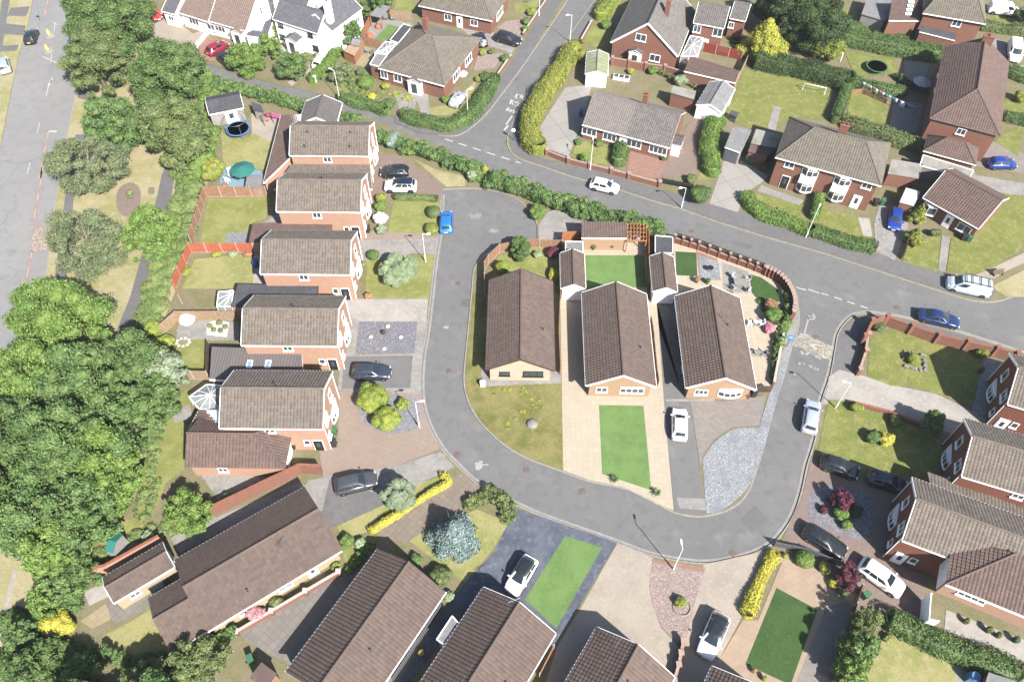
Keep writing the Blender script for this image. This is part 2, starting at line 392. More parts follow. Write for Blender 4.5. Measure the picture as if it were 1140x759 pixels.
def rect_from(s, z):
    """four eave corners in pixels: first edge (two), then the opposite edge (two, same order) -> centre, angle, length, width"""
    a, b, c, d = W(s, z); u = ((b-a)+(d-c)); u.z = 0; u.normalize(); v = Vector((-u.y, u.x, 0))
    return (a+b+c+d)/4, math.atan2(u.y, u.x), ((b-a).length+(d-c).length)/2, abs(((a-c).dot(v)+(b-d).dot(v))/2)
def edge_from(s, z, Wd):
    """near eave edge in pixels (left, right seen from outside) -> centre of a roof Wd deep behind it"""
    a, b = W(s, z); u = (b-a).normalized(); v = Vector((-u.y, u.x, 0)); return (a+b)/2 + v*Wd/2, math.atan2(u.y, u.x), (b-a).length, Wd
def gable_building(name, label, rc, he, hr, wall, tile, ov=.3, og=.12, feats=(), cat='house', group=None, trim='white_plastic', chim=(), aer=(), LW=None, **kw):
    c, a, L, Wd = rc
    if LW: L, Wd = LW
    root = place(c, a, name, label, cat, group); wl, ww = gable_walls(root, L, Wd, he, hr, ov, og, wall)
    ro = gable_roof(root, L, Wd, he, hr, tile, trim, **kw); features(root, wl, ww, feats)
    for ch in chim: chimney(ro, *ch)
    for t in aer: aerial(ro, *t)
    return root
def hip_building(name, label, rc, he, hr, wall, tile, rl=None, ov=.35, feats=(), cat='house', group=None, trim='white_plastic', chim=(), aer=(), ends=(1, 1), seg=2, shift=0.0, hip=None, gutter=True):
    """hipped roof; rl is the ridge length, ends says which ends are hipped (-x, +x)"""
    c, a, L, Wd = rc; root = place(c, a, name, label, cat, group); x, y = L/2, Wd/2
    rl = max(.2, L - Wd) if rl is None else rl
    r0 = -rl/2 + shift if ends[0] else -x; r1 = rl/2 + shift if ends[1] else x
    w = MB(); wx, wy = x-ov, y-ov; w.prism([(-wx, -wy), (wx, -wy), (wx, wy), (-wx, wy)], 0, he-.02)
    for e, s in ((0, -1), (1, 1)):
        if not ends[e]: w.add([(s*wx, -wy, he-.02), (s*wx, wy, he-.02), (s*wx, 0, hr-.15)], [(0, 1, 2) if s > 0 else (2, 1, 0)])
    w.obj('wall', [wall], root)
    r = MB(); S = [[(-x, -y, he), (x, -y, he), (r1, 0, hr), (r0, 0, hr)], [(x, y, he), (-x, y, he), (r0, 0, hr), (r1, 0, hr)]]
    if ends[1]: S.append([(x, -y, he), (x, y, he), (r1, 0, hr)])
    if ends[0]: S.append([(-x, y, he), (-x, -y, he), (r0, 0, hr)])
    for s in S: tile_face(r, s, seg=seg); slab_face(r, s, .05, 1)
    ro = r.obj('roof', [tile, trim], root); k = MB(); U = Vector((0, 0, .05))
    k.tube([Vector((r0, 0, hr))+U, Vector((r1, 0, hr))+U], .14, 8)
    if ends[0]:
        for s in (-1, 1): k.tube([Vector((-x, s*y, he))+U, Vector((r0, 0, hr))+U], .12, 7)
    if ends[1]:
        for s in (-1, 1): k.tube([Vector((x, s*y, he))+U, Vector((r1, 0, hr))+U], .12, 7)
    k.obj('hip_tiles', [hip or tile], ro)
    if gutter:
        g = MB(); sweep(g, [Vector((-x-.05, -y-.05, he-.05)), Vector((x+.05, -y-.05, he-.05))], .1, -.05, .05); sweep(g, [Vector((-x-.05, y+.05, he-.05)), Vector((x+.05, y+.05, he-.05))], .1, -.05, .05)
        g.obj('gutter', [trim], root)
    features(root, 2*wx, 2*wy, feats)
    for ch in chim: chimney(ro, *ch)
    for t in aer: aerial(ro, *t)
    return root
def flat_building(name, label, pts, h, wall, roof, cat='extension', lip=.08, over=.12, group=None, lipmat='white_plastic', feats=None):
    """walls and a flat roof sheet over an outline given at roof height"""
    c = sum(pts, Vector())/len(pts); c = Vector((c.x, c.y, 0)); root = thing(name, label, cat, c, 0, group)
    P = [p-c for p in pts]; n = len(P); area = sum(P[i].x*P[(i+1) % n].y - P[(i+1) % n].x*P[i].y for i in range(n))
    if area < 0: P = P[::-1]
    def inset(d):
        out = []
        for i in range(n):
            a, b, e = P[i-1], P[i], P[(i+1) % n]; d1 = (b-a).normalized(); d2 = (e-b).normalized(); n1 = Vector((-d1.y, d1.x, 0)); n2 = Vector((-d2.y, d2.x, 0))
            k = (n1+n2); out.append(b + k*(d/max(.3, k.length_squared/2)))
        return out
    w = MB(); w.prism([(p.x, p.y) for p in inset(over)], 0, h-.1); w.obj('wall', [wall], root)
    r = MB(); r.prism([(p.x, p.y) for p in P], h-.1, h, 0, bottom=True); ro = r.obj('roof', [roof], root)
    if lip:
        l = MB(); Q = inset(.05) + [inset(.05)[0]]; Q = [Vector((p.x, p.y, h)) for p in Q]
        for a, b in zip(Q, Q[1:]): sweep(l, [a, b], .09, -.15, lip)
        l.obj('fascia', [lipmat], root)
    return root
def lean_to(name, label, low, high, zl, zh, wall, tile, cat='extension', group=None, seg=3, trim='white_plastic', tiled=True, wl=0.0, lowright=None):
    """one sloping roof: low edge and high edge (two points each, in order), walls below"""
    a, b = low; d, e = high; c = (a+b+d+e)/4; c = Vector((c.x, c.y, 0)); root = thing(name, label, cat, c, 0, group)
    A, B, D, E = [Vector((p.x, p.y, z)) - c for p, z in ((a, zl), (b, zl), (d, zh), (e, zh))]
    # order A,B,E,D counter-clockwise
    P = [A, B, E, D]
    n = (B-A).cross(E-B)
    if n.z < 0: P = [B, A, D, E]
    r = MB()
    if tiled: tile_face(r, P, seg=seg)
    slab_face(r, P, .1, 0 if not tiled else 1); r.obj('roof', [tile, trim], root)
    w = MB(); m = sum(P, Vector())/4; Q = [p + (Vector((m.x, m.y, p.z))-p)*.04 for p in P]
    V = [(p.x, p.y, 0) for p in Q] + [(p.x, p.y, p.z-.1) for p in Q]
    w.add(V, [(i, (i+1) % 4, 4+(i+1) % 4, 4+i) for i in range(4)]); w.obj('wall', [wall], root)
    g = MB(); k = (P[1]-P[0]).normalized(); o = Vector((k.y, -k.x, 0))*.06; sweep(g, [P[0]+o, P[1]+o], .1, -.09, .02); g.obj('gutter', [trim], root)
    return root
# ---------------------------------------------------------------- plants
def leaf_mesh(name, blobs, leaf, mat, dens=1.0, seed=0, core=True, flat=.35, jit=.22, corek=.8, maxn=60000, aspect=.55):
    rg = np.random.default_rng(seed); Pp = []; Nn = []
    Bc = np.array([b[:3] for b in blobs], float); Br = np.array([b[3:6] for b in blobs], float)
    for i in range(len(blobs)):
        a, b, c = Br[i]; area = 4*math.pi*(((a*b)**1.6+(a*c)**1.6+(b*c)**1.6)/3)**(1/1.6)
        n = int(min(maxn, dens*area*2.4/(leaf*leaf*aspect))); 
        if n < 1: continue
        d = rg.normal(size=(n, 3)); d /= np.linalg.norm(d, axis=1)[:, None]; d = d[(d[:, 2] > -.55) | (rg.random(n) < .3)]
        r = 1 - jit*rg.random(len(d))**1.5 + .10*rg.normal(size=len(d))*jit*2
        P = Bc[i] + d*Br[i]*r[:, None]; N = d/Br[i]; N /= np.linalg.norm(N, axis=1)[:, None]
        keep = P[:, 2] > .02
        for j in range(len(blobs)):
            if j != i: keep &= ((((P-Bc[j])/Br[j])**2).sum(1) > .55)
        Pp.append(P[keep]); Nn.append(N[keep])
    P = np.concatenate(Pp); N = np.concatenate(Nn); n = len(P)
    N = N + rg.normal(size=(n, 3))*flat; N[:, 2] += .15; N /= np.linalg.norm(N, axis=1)[:, None]
    T = np.cross(N, rg.normal(size=(n, 3))); T /= np.linalg.norm(T, axis=1)[:, None]+1e-9; Bq = np.cross(N, T)
    s = leaf*(.6+.8*rg.random(n))[:, None]; w = s*aspect
    V = np.stack([P - T*s*.5, P + Bq*w*.5 + N*s*.08, P + T*s*.5, P - Bq*w*.5 + N*s*.08], 1).reshape(-1, 3)
    F = np.arange(4*n).reshape(n, 4)
    if core:
        cv = []; cf = []; o = 4*n
        for (x, y, z, a, b, c) in blobs:
            k = corek; nu, nv = 8, 5; base = o + len(cv)
            for iv in range(nv+1):
                th = math.pi*iv/nv
                for iu in range(nu):
                    ph = 2*math.pi*iu/nu; cv.append((x+a*k*math.sin(th)*math.cos(ph), y+b*k*math.sin(th)*math.sin(ph), max(.02, z+c*k*math.cos(th))))
            for iv in range(nv):
                for iu in range(nu): cf.append((base+iv*nu+iu, base+(iv+1)*nu+iu, base+(iv+1)*nu+(iu+1) % nu, base+iv*nu+(iu+1) % nu))
        V = np.concatenate([V, np.array(cv)]); F = np.concatenate([F, np.array(cf)])
    return quads(name, V, F, mat)
def quads(name, V, F, mat):
    me = bpy.data.meshes.new(name); nf = len(F)
    me.vertices.add(len(V)); me.vertices.foreach_set('co', V.astype(np.float32).ravel())
    me.loops.add(nf*4); me.loops.foreach_set('vertex_index', F.astype(np.int32).ravel())
    me.polygons.add(nf); me.polygons.foreach_set('loop_start', np.arange(0, nf*4, 4, dtype=np.int32))
    me.materials.append(MT[mat]); me.update(calc_edges=True); me.validate(); return me
def crown_blobs(r, h, z0, n, rg, shape='round'):
    """a crown of radius r between heights z0 and z0+h made of many clumps"""
    if shape == 'cone':
        out = [(0, 0, z0+h*.4, r*.5, r*.5, h*.36)]
        for i in range(n):
            a = i*2.39996 + rg.uniform(-.3, .3); t = (i+.5)/n; rr = r*(1-t)*.85; b = r*rg.uniform(.22, .34)*(1.15-.7*t)
            out.append((math.cos(a)*rr*rg.uniform(.8, 1.12), math.sin(a)*rr*rg.uniform(.8, 1.12), z0+h*t*.9, b, b, b*rg.uniform(.7, .95)))
        return out
    out = [(0, 0, z0+h*.45, r*.55, r*.55, h*.36)]; lob = [(rg.uniform(0, 6.28), rg.uniform(.68, 1.3)) for _ in range(6)]
    for i in range(n*2):
        a = i*2.39996 + rg.uniform(-.4, .4); t = (i+.5)/(2*n); zz = .02 + .95*t; k = 1 + .16*sum(math.cos(2*(a-q))*(w-1)/.18 for q, w in lob)/3
        rr = r*.86*k*math.sqrt(max(.02, 1-((zz-.38)/.66)**2)); b = r*rg.choice((.12, .16, .2, .25, .33))*rg.uniform(.85, 1.15)
        out.append((math.cos(a)*rr*rg.uniform(.66, 1.1), math.sin(a)*rr*rg.uniform(.78, 1.05), z0+h*min(.97, max(.05, zz*.92*rg.uniform(.9, 1.06))), b, b, b*rg.uniform(.42, .75)))
    return out
def tree(label, pos, r, h, mat, leaf=.34, n=22, dens=1.0, seed=0, name='broadleaf_tree', trunkh=None, cat='tree', group=None, shape='round', sparse=False, trunk='bark', flat=.95, core=True, z0=None, jit=.5):
    rg = random.Random(seed); root = thing(name, label, cat, (pos.x, pos.y, 0), 0, group)
    z0 = h*.18 if z0 is None else z0
    t = MB(); hh = h*.62; tr = .05 + .022*h
    t.tube([(0, 0, 0), (tr*.4, 0, hh*.3), (-tr*.3, tr*.4, hh*.65), (0, 0, hh)], [tr*1.35, tr, tr*.7, tr*.35], 8)
    for i in range(7 if not sparse else 13):
        a = i*2.4 + rg.random(); zz = hh*rg.uniform(.35, .9); l = r*rg.uniform(.55, .9)
        p0 = Vector((0, 0, zz)); d = Vector((math.cos(a), math.sin(a), rg.uniform(.35, .9)))
        t.tube([p0, p0+d*l*.5, p0+d*l*.85+Vector((0, 0, l*.12))], [tr*(.45 if not sparse else .26), tr*.2, tr*.07], 5)
    t.obj('trunk', [trunk], root)
    bl = crown_blobs(r, h-z0, z0, n, rg, shape)
    if sparse: bl = [(x, y, z, a*.85, b*.85, c*.85) for x, y, z, a, b, c in bl[1:]]
    cd = r > 2.2 and shape != 'cone' and not sparse
    link('crown', leaf_mesh('crown', bl, leaf*(.92 if cd else 1), mat, dens, seed, core=core and not sparse, flat=flat, jit=jit if not sparse else .7, corek=.7 if jit > .3 else .86), root)
    return root
def px_tree(label, px, rpx, h, mat, **kw):
    """a tree whose crown shows at a pixel with a radius in pixels"""
    z = h*.55; p = G(px[0], px[1], z); return tree(label, Vector((p.x, p.y, 0)), rpx*mpp(px[0], px[1], z), h, mat, **kw)
def shrub(label, px, rpx, mat, hr=.9, leaf=.16, n=9, dens=1.0, seed=0, name='shrub', cat='shrub', group=None, flat=.4, ball=False, ry=1.0, sx=1.0):
    rg = random.Random(seed+5); r = rpx*mpp(px[0], px[1], .6); h = 2*r*hr*.75; p = G(px[0], px[1], h*.5); root = thing(name, label, cat, (p.x, p.y, 0), 0, group)
    if ball: bl = [(0, 0, h*.52, r*.95, r*.95*ry, h*.5)]
    else:
        bl = [(0, 0, h*.45, r*.75*sx, r*.75*ry, h*.45)]
        for i in range(n):
            a = i*2.4; q = r*.6*math.sqrt((i+.5)/n)*1.1; b = r*rg.uniform(.26, .42); bl.append((math.cos(a)*q*sx, math.sin(a)*q*ry, h*(.78-.5*(q/r)**2)*rg.uniform(.75, 1.05), b, b, b*.8))
    link('foliage', leaf_mesh('foliage', bl, leaf, mat, dens, seed, flat=flat, jit=.2 if not ball else .08, corek=.85), root)
    s = MB()
    for i in range(4): a = i*1.7; s.tube([(0, 0, 0), (math.cos(a)*r*.2, math.sin(a)*r*.2, h*.25), (math.cos(a)*r*.45, math.sin(a)*r*.45, h*.55)], [.04, .03, .012], 5)
    s.obj('stem', ['bark'], root); return root
def hedge(label, pts, w, h, mat, leaf=.17, dens=1.0, seed=0, wob=.18, name='hedge', cat='hedge', group=None, soft=False):
    """a hedge along a ground line"""
    if soft: return bushy(label, pts, w, h, mat, leaf*1.5, seed, name, cat, group)
    leaf = leaf*1.2; rg = np.random.default_rng(seed+11); Pl = resample(pts, .6); c = Pl[0].copy(); root = thing(name, label, cat, (c.x, c.y, 0), 0, group)
    P = [p-c for p in Pl]; n = len(P); T = []; 
    for i in range(n): t = P[min(i+1, n-1)]-P[max(i-1, 0)]; t.z = 0; T.append(np.array(t.normalized()))
    Pa = np.array(P); Ta = np.array(T); Na = np.stack([-Ta[:, 1], Ta[:, 0], 0*Ta[:, 0]], 1)
    sm = lambda q: np.convolve(np.pad(q, 2, 'edge'), (.12, .22, .32, .22, .12), 'valid')
    hw = w/2*(1+wob*1.2*sm(rg.normal(size=n))); hh = h*(1+wob*1.1*sm(rg.normal(size=n)))
    L = sum((a-b).length for a, b in zip(P, P[1:])); per = w+2*h; N = int(dens*(L+.8)*per*2.3/(leaf*leaf*.55)); N = min(N, 90000)
    s = rg.random(N)*(n-1); i0 = np.clip(s.astype(int), 0, n-2); f = (s-i0)[:, None]
    base = Pa[i0]*(1-f)+Pa[i0+1]*f; nn = Na[i0]*(1-f)+Na[i0+1]*f; tt = Ta[i0]
    ww = hw[i0]*(1-f[:, 0])+hw[i0+1]*f[:, 0]; hz = hh[i0]*(1-f[:, 0])+hh[i0+1]*f[:, 0]
    u = rg.random(N)*per; a = np.where(u < h, -1.0, np.where(u < h+w, (u-h)/w*2-1, 1.0)); z = np.where(u < h, u/h, np.where(u < h+w, 1.0, (per-u)/h))
    rnd = .22 if not soft else .5
    cor = np.clip(1 - rnd*np.clip((z-.55)/.45, 0, 1)**2, 0, 1); zt = z*(1-.16*(np.abs(a) > .7)*(z > .95))*(1 if not soft else (1-.25*np.abs(a)**2))
    j = 1 + (.10 if not soft else .2)*rg.normal(size=N)
    Pp = base + nn*(a*ww*cor*j)[:, None]; Pp[:, 2] = zt*hz*(1+(.06 if not soft else .15)*rg.normal(size=N))
    e0 = rg.random(N) < .04; Pp[e0] = Pp[e0]
    No = np.where((z > .97)[:, None], np.array([0, 0, 1.0]) + nn*(a*.4)[:, None], nn*np.sign(a)[:, None]+np.array([0, 0, .35]))
    No = No + rg.normal(size=(N, 3))*(.55 if not soft else 1.1); No /= np.linalg.norm(No, axis=1)[:, None]
    # round ends
    ne = int(dens*2*w*h*2.4/(leaf*leaf*.55)); ends = []
    for k, sg in ((0, -1), (n-1, 1)):
        b = (rg.random(ne)*2-1); zz = rg.random(ne)
        q = Pa[k] + Na[k]*(b*w/2*.9)[:, None] + Ta[k]*(sg*(.05+.28*w*(1-b*b)))[:, None]; q[:, 2] = zz*h*.95; Pp = np.concatenate([Pp, q]); no = Ta[k]*sg + rg.normal(size=(ne, 3))*.45; no[:, 2] += .3; No = np.concatenate([No, no/np.linalg.norm(no, axis=1)[:, None]])
    N = len(Pp); Pp[:, 2] = np.maximum(Pp[:, 2], .03)
    Tq = np.cross(No, rg.normal(size=(N, 3))); Tq /= np.linalg.norm(Tq, axis=1)[:, None]+1e-9; Bq = np.cross(No, Tq); sz = leaf*(.6+.8*rg.random(N))[:, None]
    V = np.stack([Pp-Tq*sz*.5, Pp+Bq*sz*.28+No*sz*.08, Pp+Tq*sz*.5, Pp-Bq*sz*.28+No*sz*.08], 1).reshape(-1, 3); F = np.arange(4*N).reshape(N, 4)
    cv = []; cf = []
    for i in range(n):
        for sx, sz_ in ((-1, .02), (-.85, .86), (.85, .86), (1, .02)):
            q = Pa[i] + Na[i]*(sx*hw[i]*.86); cv.append((q[0], q[1], hh[i]*sz_))
    o = 4*N
    for i in range(n-1):
        for k in range(3): cf.append((o+i*4+k, o+(i+1)*4+k, o+(i+1)*4+k+1, o+i*4+k+1))
    cf += [(o, o+1, o+2, o+3), (o+4*n-4, o+4*n-3, o+4*n-2, o+4*n-1)]
    link('foliage', quads('foliage', np.concatenate([V, np.array(cv)]), np.concatenate([F, np.array(cf)]), mat), root)
    s = MB()
    for p in resample(P, 1.5): s.tube([(p.x, p.y, 0), (p.x+.05, p.y, h*.5)], [.05, .03], 5)
    s.obj('stem', ['bark'], root); return root
def bushy(label, pts, w, h, mat, leaf, seed, name, cat, group):
    rg = random.Random(seed); P = resample(pts, .55); c = P[0].copy(); root = thing(name, label, cat, (c.x, c.y, 0), 0, group); bl = []; s = MB()
    for i, p in enumerate(P):
        q = p-c; s.tube([(q.x, q.y, 0), (q.x+rg.uniform(-.2, .2), q.y+rg.uniform(-.2, .2), h*.6)], [.05, .02], 5); t = (P[min(i+1, len(P)-1)]-P[max(i-1, 0)]).normalized(); n = Vector((-t.y, t.x, 0)); k = h*(1+.3*math.sin(i*.55+seed)*rg.random())
        bl.append((q.x, q.y, k*.4, w*.36, w*.36, k*.42))
        for j in range(3):
            o = n*rg.uniform(-.42, .42)*w; b = rg.uniform(.28, .62)*min(1.2, w*.5); bl.append((q.x+o.x, q.y+o.y, k*rg.uniform(.35, .98)*(1-.25*abs(o.length/w)), b, b, b*rg.uniform(.6, .9)))
    link('foliage', leaf_mesh('foliage', bl, leaf, mat, .9, seed, flat=.9, jit=.45, corek=.72), root); s.obj('stem', ['bark'], root); return root
def scrub(label, poly_line, w, h, mat, n, seed=0, leaf=.24, name='ground_cover', r=(.6, 1.3), dens=.9):
    rg = random.Random(seed); P = resample(poly_line, .5); bl = []
    for i in range(n):
        p = rg.choice(P); a = rg.uniform(0, 6.28); q = w/2*math.sqrt(rg.random()); rr = rg.uniform(*r); bl.append((p.x+math.cos(a)*q, p.y+math.sin(a)*q, rr*.25*h, rr, rr, rr*h*.6))
    return link(name, leaf_mesh(name, bl, leaf, mat, dens, seed, flat=.5, corek=.8), None, kind='stuff', label=label, cat='plants')
# ---------------------------------------------------------------- fences and walls
def fence(label, pts, h, panel, post, step=1.8, name='fence', cat='fence', thick=.05, ph=.1, postw=.08, group=None, gravelboard=None, z=0.0):
    P = resample_keep(pts, step); c = P[0]; root = thing(name, label, cat, (c.x, c.y, z), 0, group)
    for a, b in zip(P, P[1:]):
        m = MB(); d = b-a; n = max(1, int(d.length/.14)); t = d.normalized(); s = Vector((-t.y, t.x, 0))
        for i in range(n):
            q0 = a-c + d*(i/n); q1 = a-c + d*((i+1)/n - .02/d.length)
            q0 = Vector((q0.x, q0.y, 0)); q1 = Vector((q1.x, q1.y, 0)); o = s*(.012*(-1)**i); sweep(m, [q0+o, q1+o], thick*.5, .15 if gravelboard else .03, h)
        A = Vector(((a-c).x, (a-c).y, 0)); B = Vector(((b-c).x, (b-c).y, 0)); sweep(m, [A, B], thick*1.5, h, h+.04)
        if gravelboard: sweep(m, [A, B], thick*1.2, 0, .15, 1)
        m.obj('panel', [panel, gravelboard or panel], root)
    for p in P:
        m = MB(); m.box((p.x-c.x, p.y-c.y, (h+ph)/2), (postw, postw, h+ph)); m.box((p.x-c.x, p.y-c.y, h+ph+.02), (postw+.03, postw+.03, .04)); m.obj('post', [post], root)
    return root
def resample_keep(pts, step):
    out = [Vector(pts[0])]
    for a, b in zip(pts, pts[1:]):
        a = Vector(a); b = Vector(b); n = max(1, round((b-a).length/step)); out += [a.lerp(b, (i+1)/n) for i in range(n)]
    return out
def brickwall(label, pts, h, mat, thick=.22, coping='coping_stone', pier=0, pierh=.25, pierw=.42, name='garden_wall', cat='wall', group=None, piermat=None, z=0.0):
    pts = [Vector(p) for p in pts]; c = pts[0]; root = thing(name, label, cat, (c.x, c.y, z), 0, group); P = [Vector((p.x-c.x, p.y-c.y, 0)) for p in pts]
    m = MB(); sweep(m, P, thick, 0, h); m.obj('wall', [mat], root)
    k = MB(); sweep(k, P, thick+.06, h+.003, h+.06); k.obj('coping', [coping], root)
    if pier:
        for p in resample_keep(P, pier):
            m = MB(); m.box((p.x, p.y, (h+pierh)/2), (pierw, pierw, h+pierh)); m.box((p.x, p.y, h+pierh+.04), (pierw+.1, pierw+.1, .08), 1); m.obj('pier', [piermat or mat, coping], root)
    return root
# ---------------------------------------------------------------- street things
def lamp_post(label, base, h, armdir, mat='white_paint', arm=.5, name='street_lamp', z=0.0, group='street lamps'):
    p = W(base)[0]; root = thing(name, label, 'street lamp', (p.x, p.y, z), 0, group)
    m = MB(); m.tube([(0, 0, 0), (0, 0, 1.1)], .085, 10); m.tube([(0, 0, 1.1), (0, 0, 1.2)], [.085, .048], 10); m.tube([(0, 0, 1.2), (0, 0, h)], [.048, .036], 8)
    d = Vector((math.cos(armdir), math.sin(armdir), 0)); m.tube([(0, 0, h-.05), d*arm*.5+Vector((0, 0, h+.03)), d*arm+Vector((0, 0, h+.05))], .035, 6); m.obj('post', [mat], root)
    k = MB(); k.box(d*(arm+.25)+Vector((0, 0, h+.07)), (.5, .2, .11), 0, armdir, taper=.8); o = k.obj('lamp_head', [mat], root)
    g = MB(); g.box(d*(arm+.27)+Vector((0, 0, h-.015)), (.42, .18, .05), 0, armdir); g.obj('lens', ['frosted'], o)
    g = MB(); g.box((.0, -.1, .7), (.12, .02, .4)); g.obj('access_door', [mat], root); return root
def wheelie_bin(label, px, col, rz=0.0, group='wheelie bins', h=1.05):
    p = W(px)[0]; root = thing('wheelie_bin', label, 'bin', (p.x, p.y, 0), rz, group)
    b = MB(); b.box((0, 0, .52), (.46, .56, .92), taper=1.22); b.obj('body', [col], root)
    l = MB(); l.box((0, 0, 1.01), (.6, .72, .06), taper=.94); l.box((0, .36, 1.0), (.5, .08, .06)); l.obj('lid', [col], root)
    for s in (-1, 1):
        w = MB(); w.lathe([(.1, -.03), (.1, .03)], 12, M=Matrix.Translation((s*.27, .27, .1)) @ Matrix.Rotation(R(90), 4, 'Y')); w.obj('wheel', ['rubber'], root)
    return root
def plant_pot(label, px, mat='terracotta', leaf='leaf_mid', r=.25, h=.4, lr=.4, seed=1, z=0.0, spiky=False, group=None):
    p = W(px)[0]; root = thing('potted_plant', label, 'potted plant', (p.x, p.y, z), 0, group)
    m = MB(); m.lathe([(r*.7, 0), (r, h*.9), (r*1.1, h*.9), (r*1.1, h), (r*.9, h), (r*.85, h*.85)], 14); m.obj('pot', [mat], root)
    if spiky: link('foliage', palm_mesh(lr, h, leaf, seed), root)
    else: link('foliage', leaf_mesh('foliage', [(0, 0, h+lr*.55, lr*.8, lr*.8, lr*.8), (lr*.3, .1, h+lr*.8, lr*.5, lr*.5, lr*.5)], .12, leaf, 1., seed), root)
    return root
def palm_mesh(l, z, mat, seed, n=26):
    m = MB(); rg = random.Random(seed)
    for i in range(n):
        a = i*2.4; e = rg.uniform(.1, 1.2); d = Vector((math.cos(a)*math.cos(e), math.sin(a)*math.cos(e), math.sin(e))); s = Vector((-math.sin(a), math.cos(a), 0))*.05; L = l*rg.uniform(.75, 1.1)
        b = Vector((0, 0, z)); mid = b+d*L*.55; t = b+d*L+Vector((0, 0, -.28*L)); m.add([b-s*.5, b+s*.5, mid+s, t, mid-s], [(0, 1, 2, 4), (4, 2, 3)])
    return m.mesh('foliage', [mat])
# ---------------------------------------------------------------- vehicles
CARS = {
 # L, W, H, belt, bonnet start, windscreen top, rear roof, rear base, roof half width, front taper, nose height
 'hatch':  dict(L=4.1, W=1.76, H=1.47, belt=.93, wb=.95, wt=.22, rr=-1.45, rb=-1.85, bz=.90, nose=.66, wheel=.31),
 'estate': dict(L=4.5, W=1.80, H=1.50, belt=.95, wb=1.0, wt=.25, rr=-1.75, rb=-2.10, bz=.92, nose=.68, wheel=.32),
 'suv':    dict(L=4.5, W=1.88, H=1.66, belt=1.06, wb=1.05, wt=.35, rr=-1.65, rb=-2.08, bz=1.05, nose=.8, wheel=.36),
 'saloon': dict(L=4.9, W=1.85, H=1.45, belt=.93, wb=1.05, wt=.2, rr=-1.0, rb=-1.75, bz=.92, nose=.68, wheel=.33),
 'small':  dict(L=3.7, W=1.68, H=1.48, belt=.93, wb=.95, wt=.3, rr=-1.35, rb=-1.65, bz=.9, nose=.66, wheel=.29),
 'van':    dict(L=5.1, W=1.95, H=1.95, belt=1.15, wb=1.7, wt=1.0, rr=-2.45, rb=-2.50, bz=1.12, nose=.9, wheel=.34),
}
def loft(mb, secs, m=0, cap=True, smooth=True):
    k = len(secs[0]); V = [p for s in secs for p in s]; F = []
    for i in range(len(secs)-1):
        for j in range(k-1): F.append((i*k+j, i*k+j+1, (i+1)*k+j+1, (i+1)*k+j))
    mb.add(V, F, m, smooth=smooth)
    if cap:
        mb.add(secs[0], [tuple(range(k))[::-1]], m, smooth=smooth); mb.add(secs[-1], [tuple(range(k))], m, smooth=smooth)
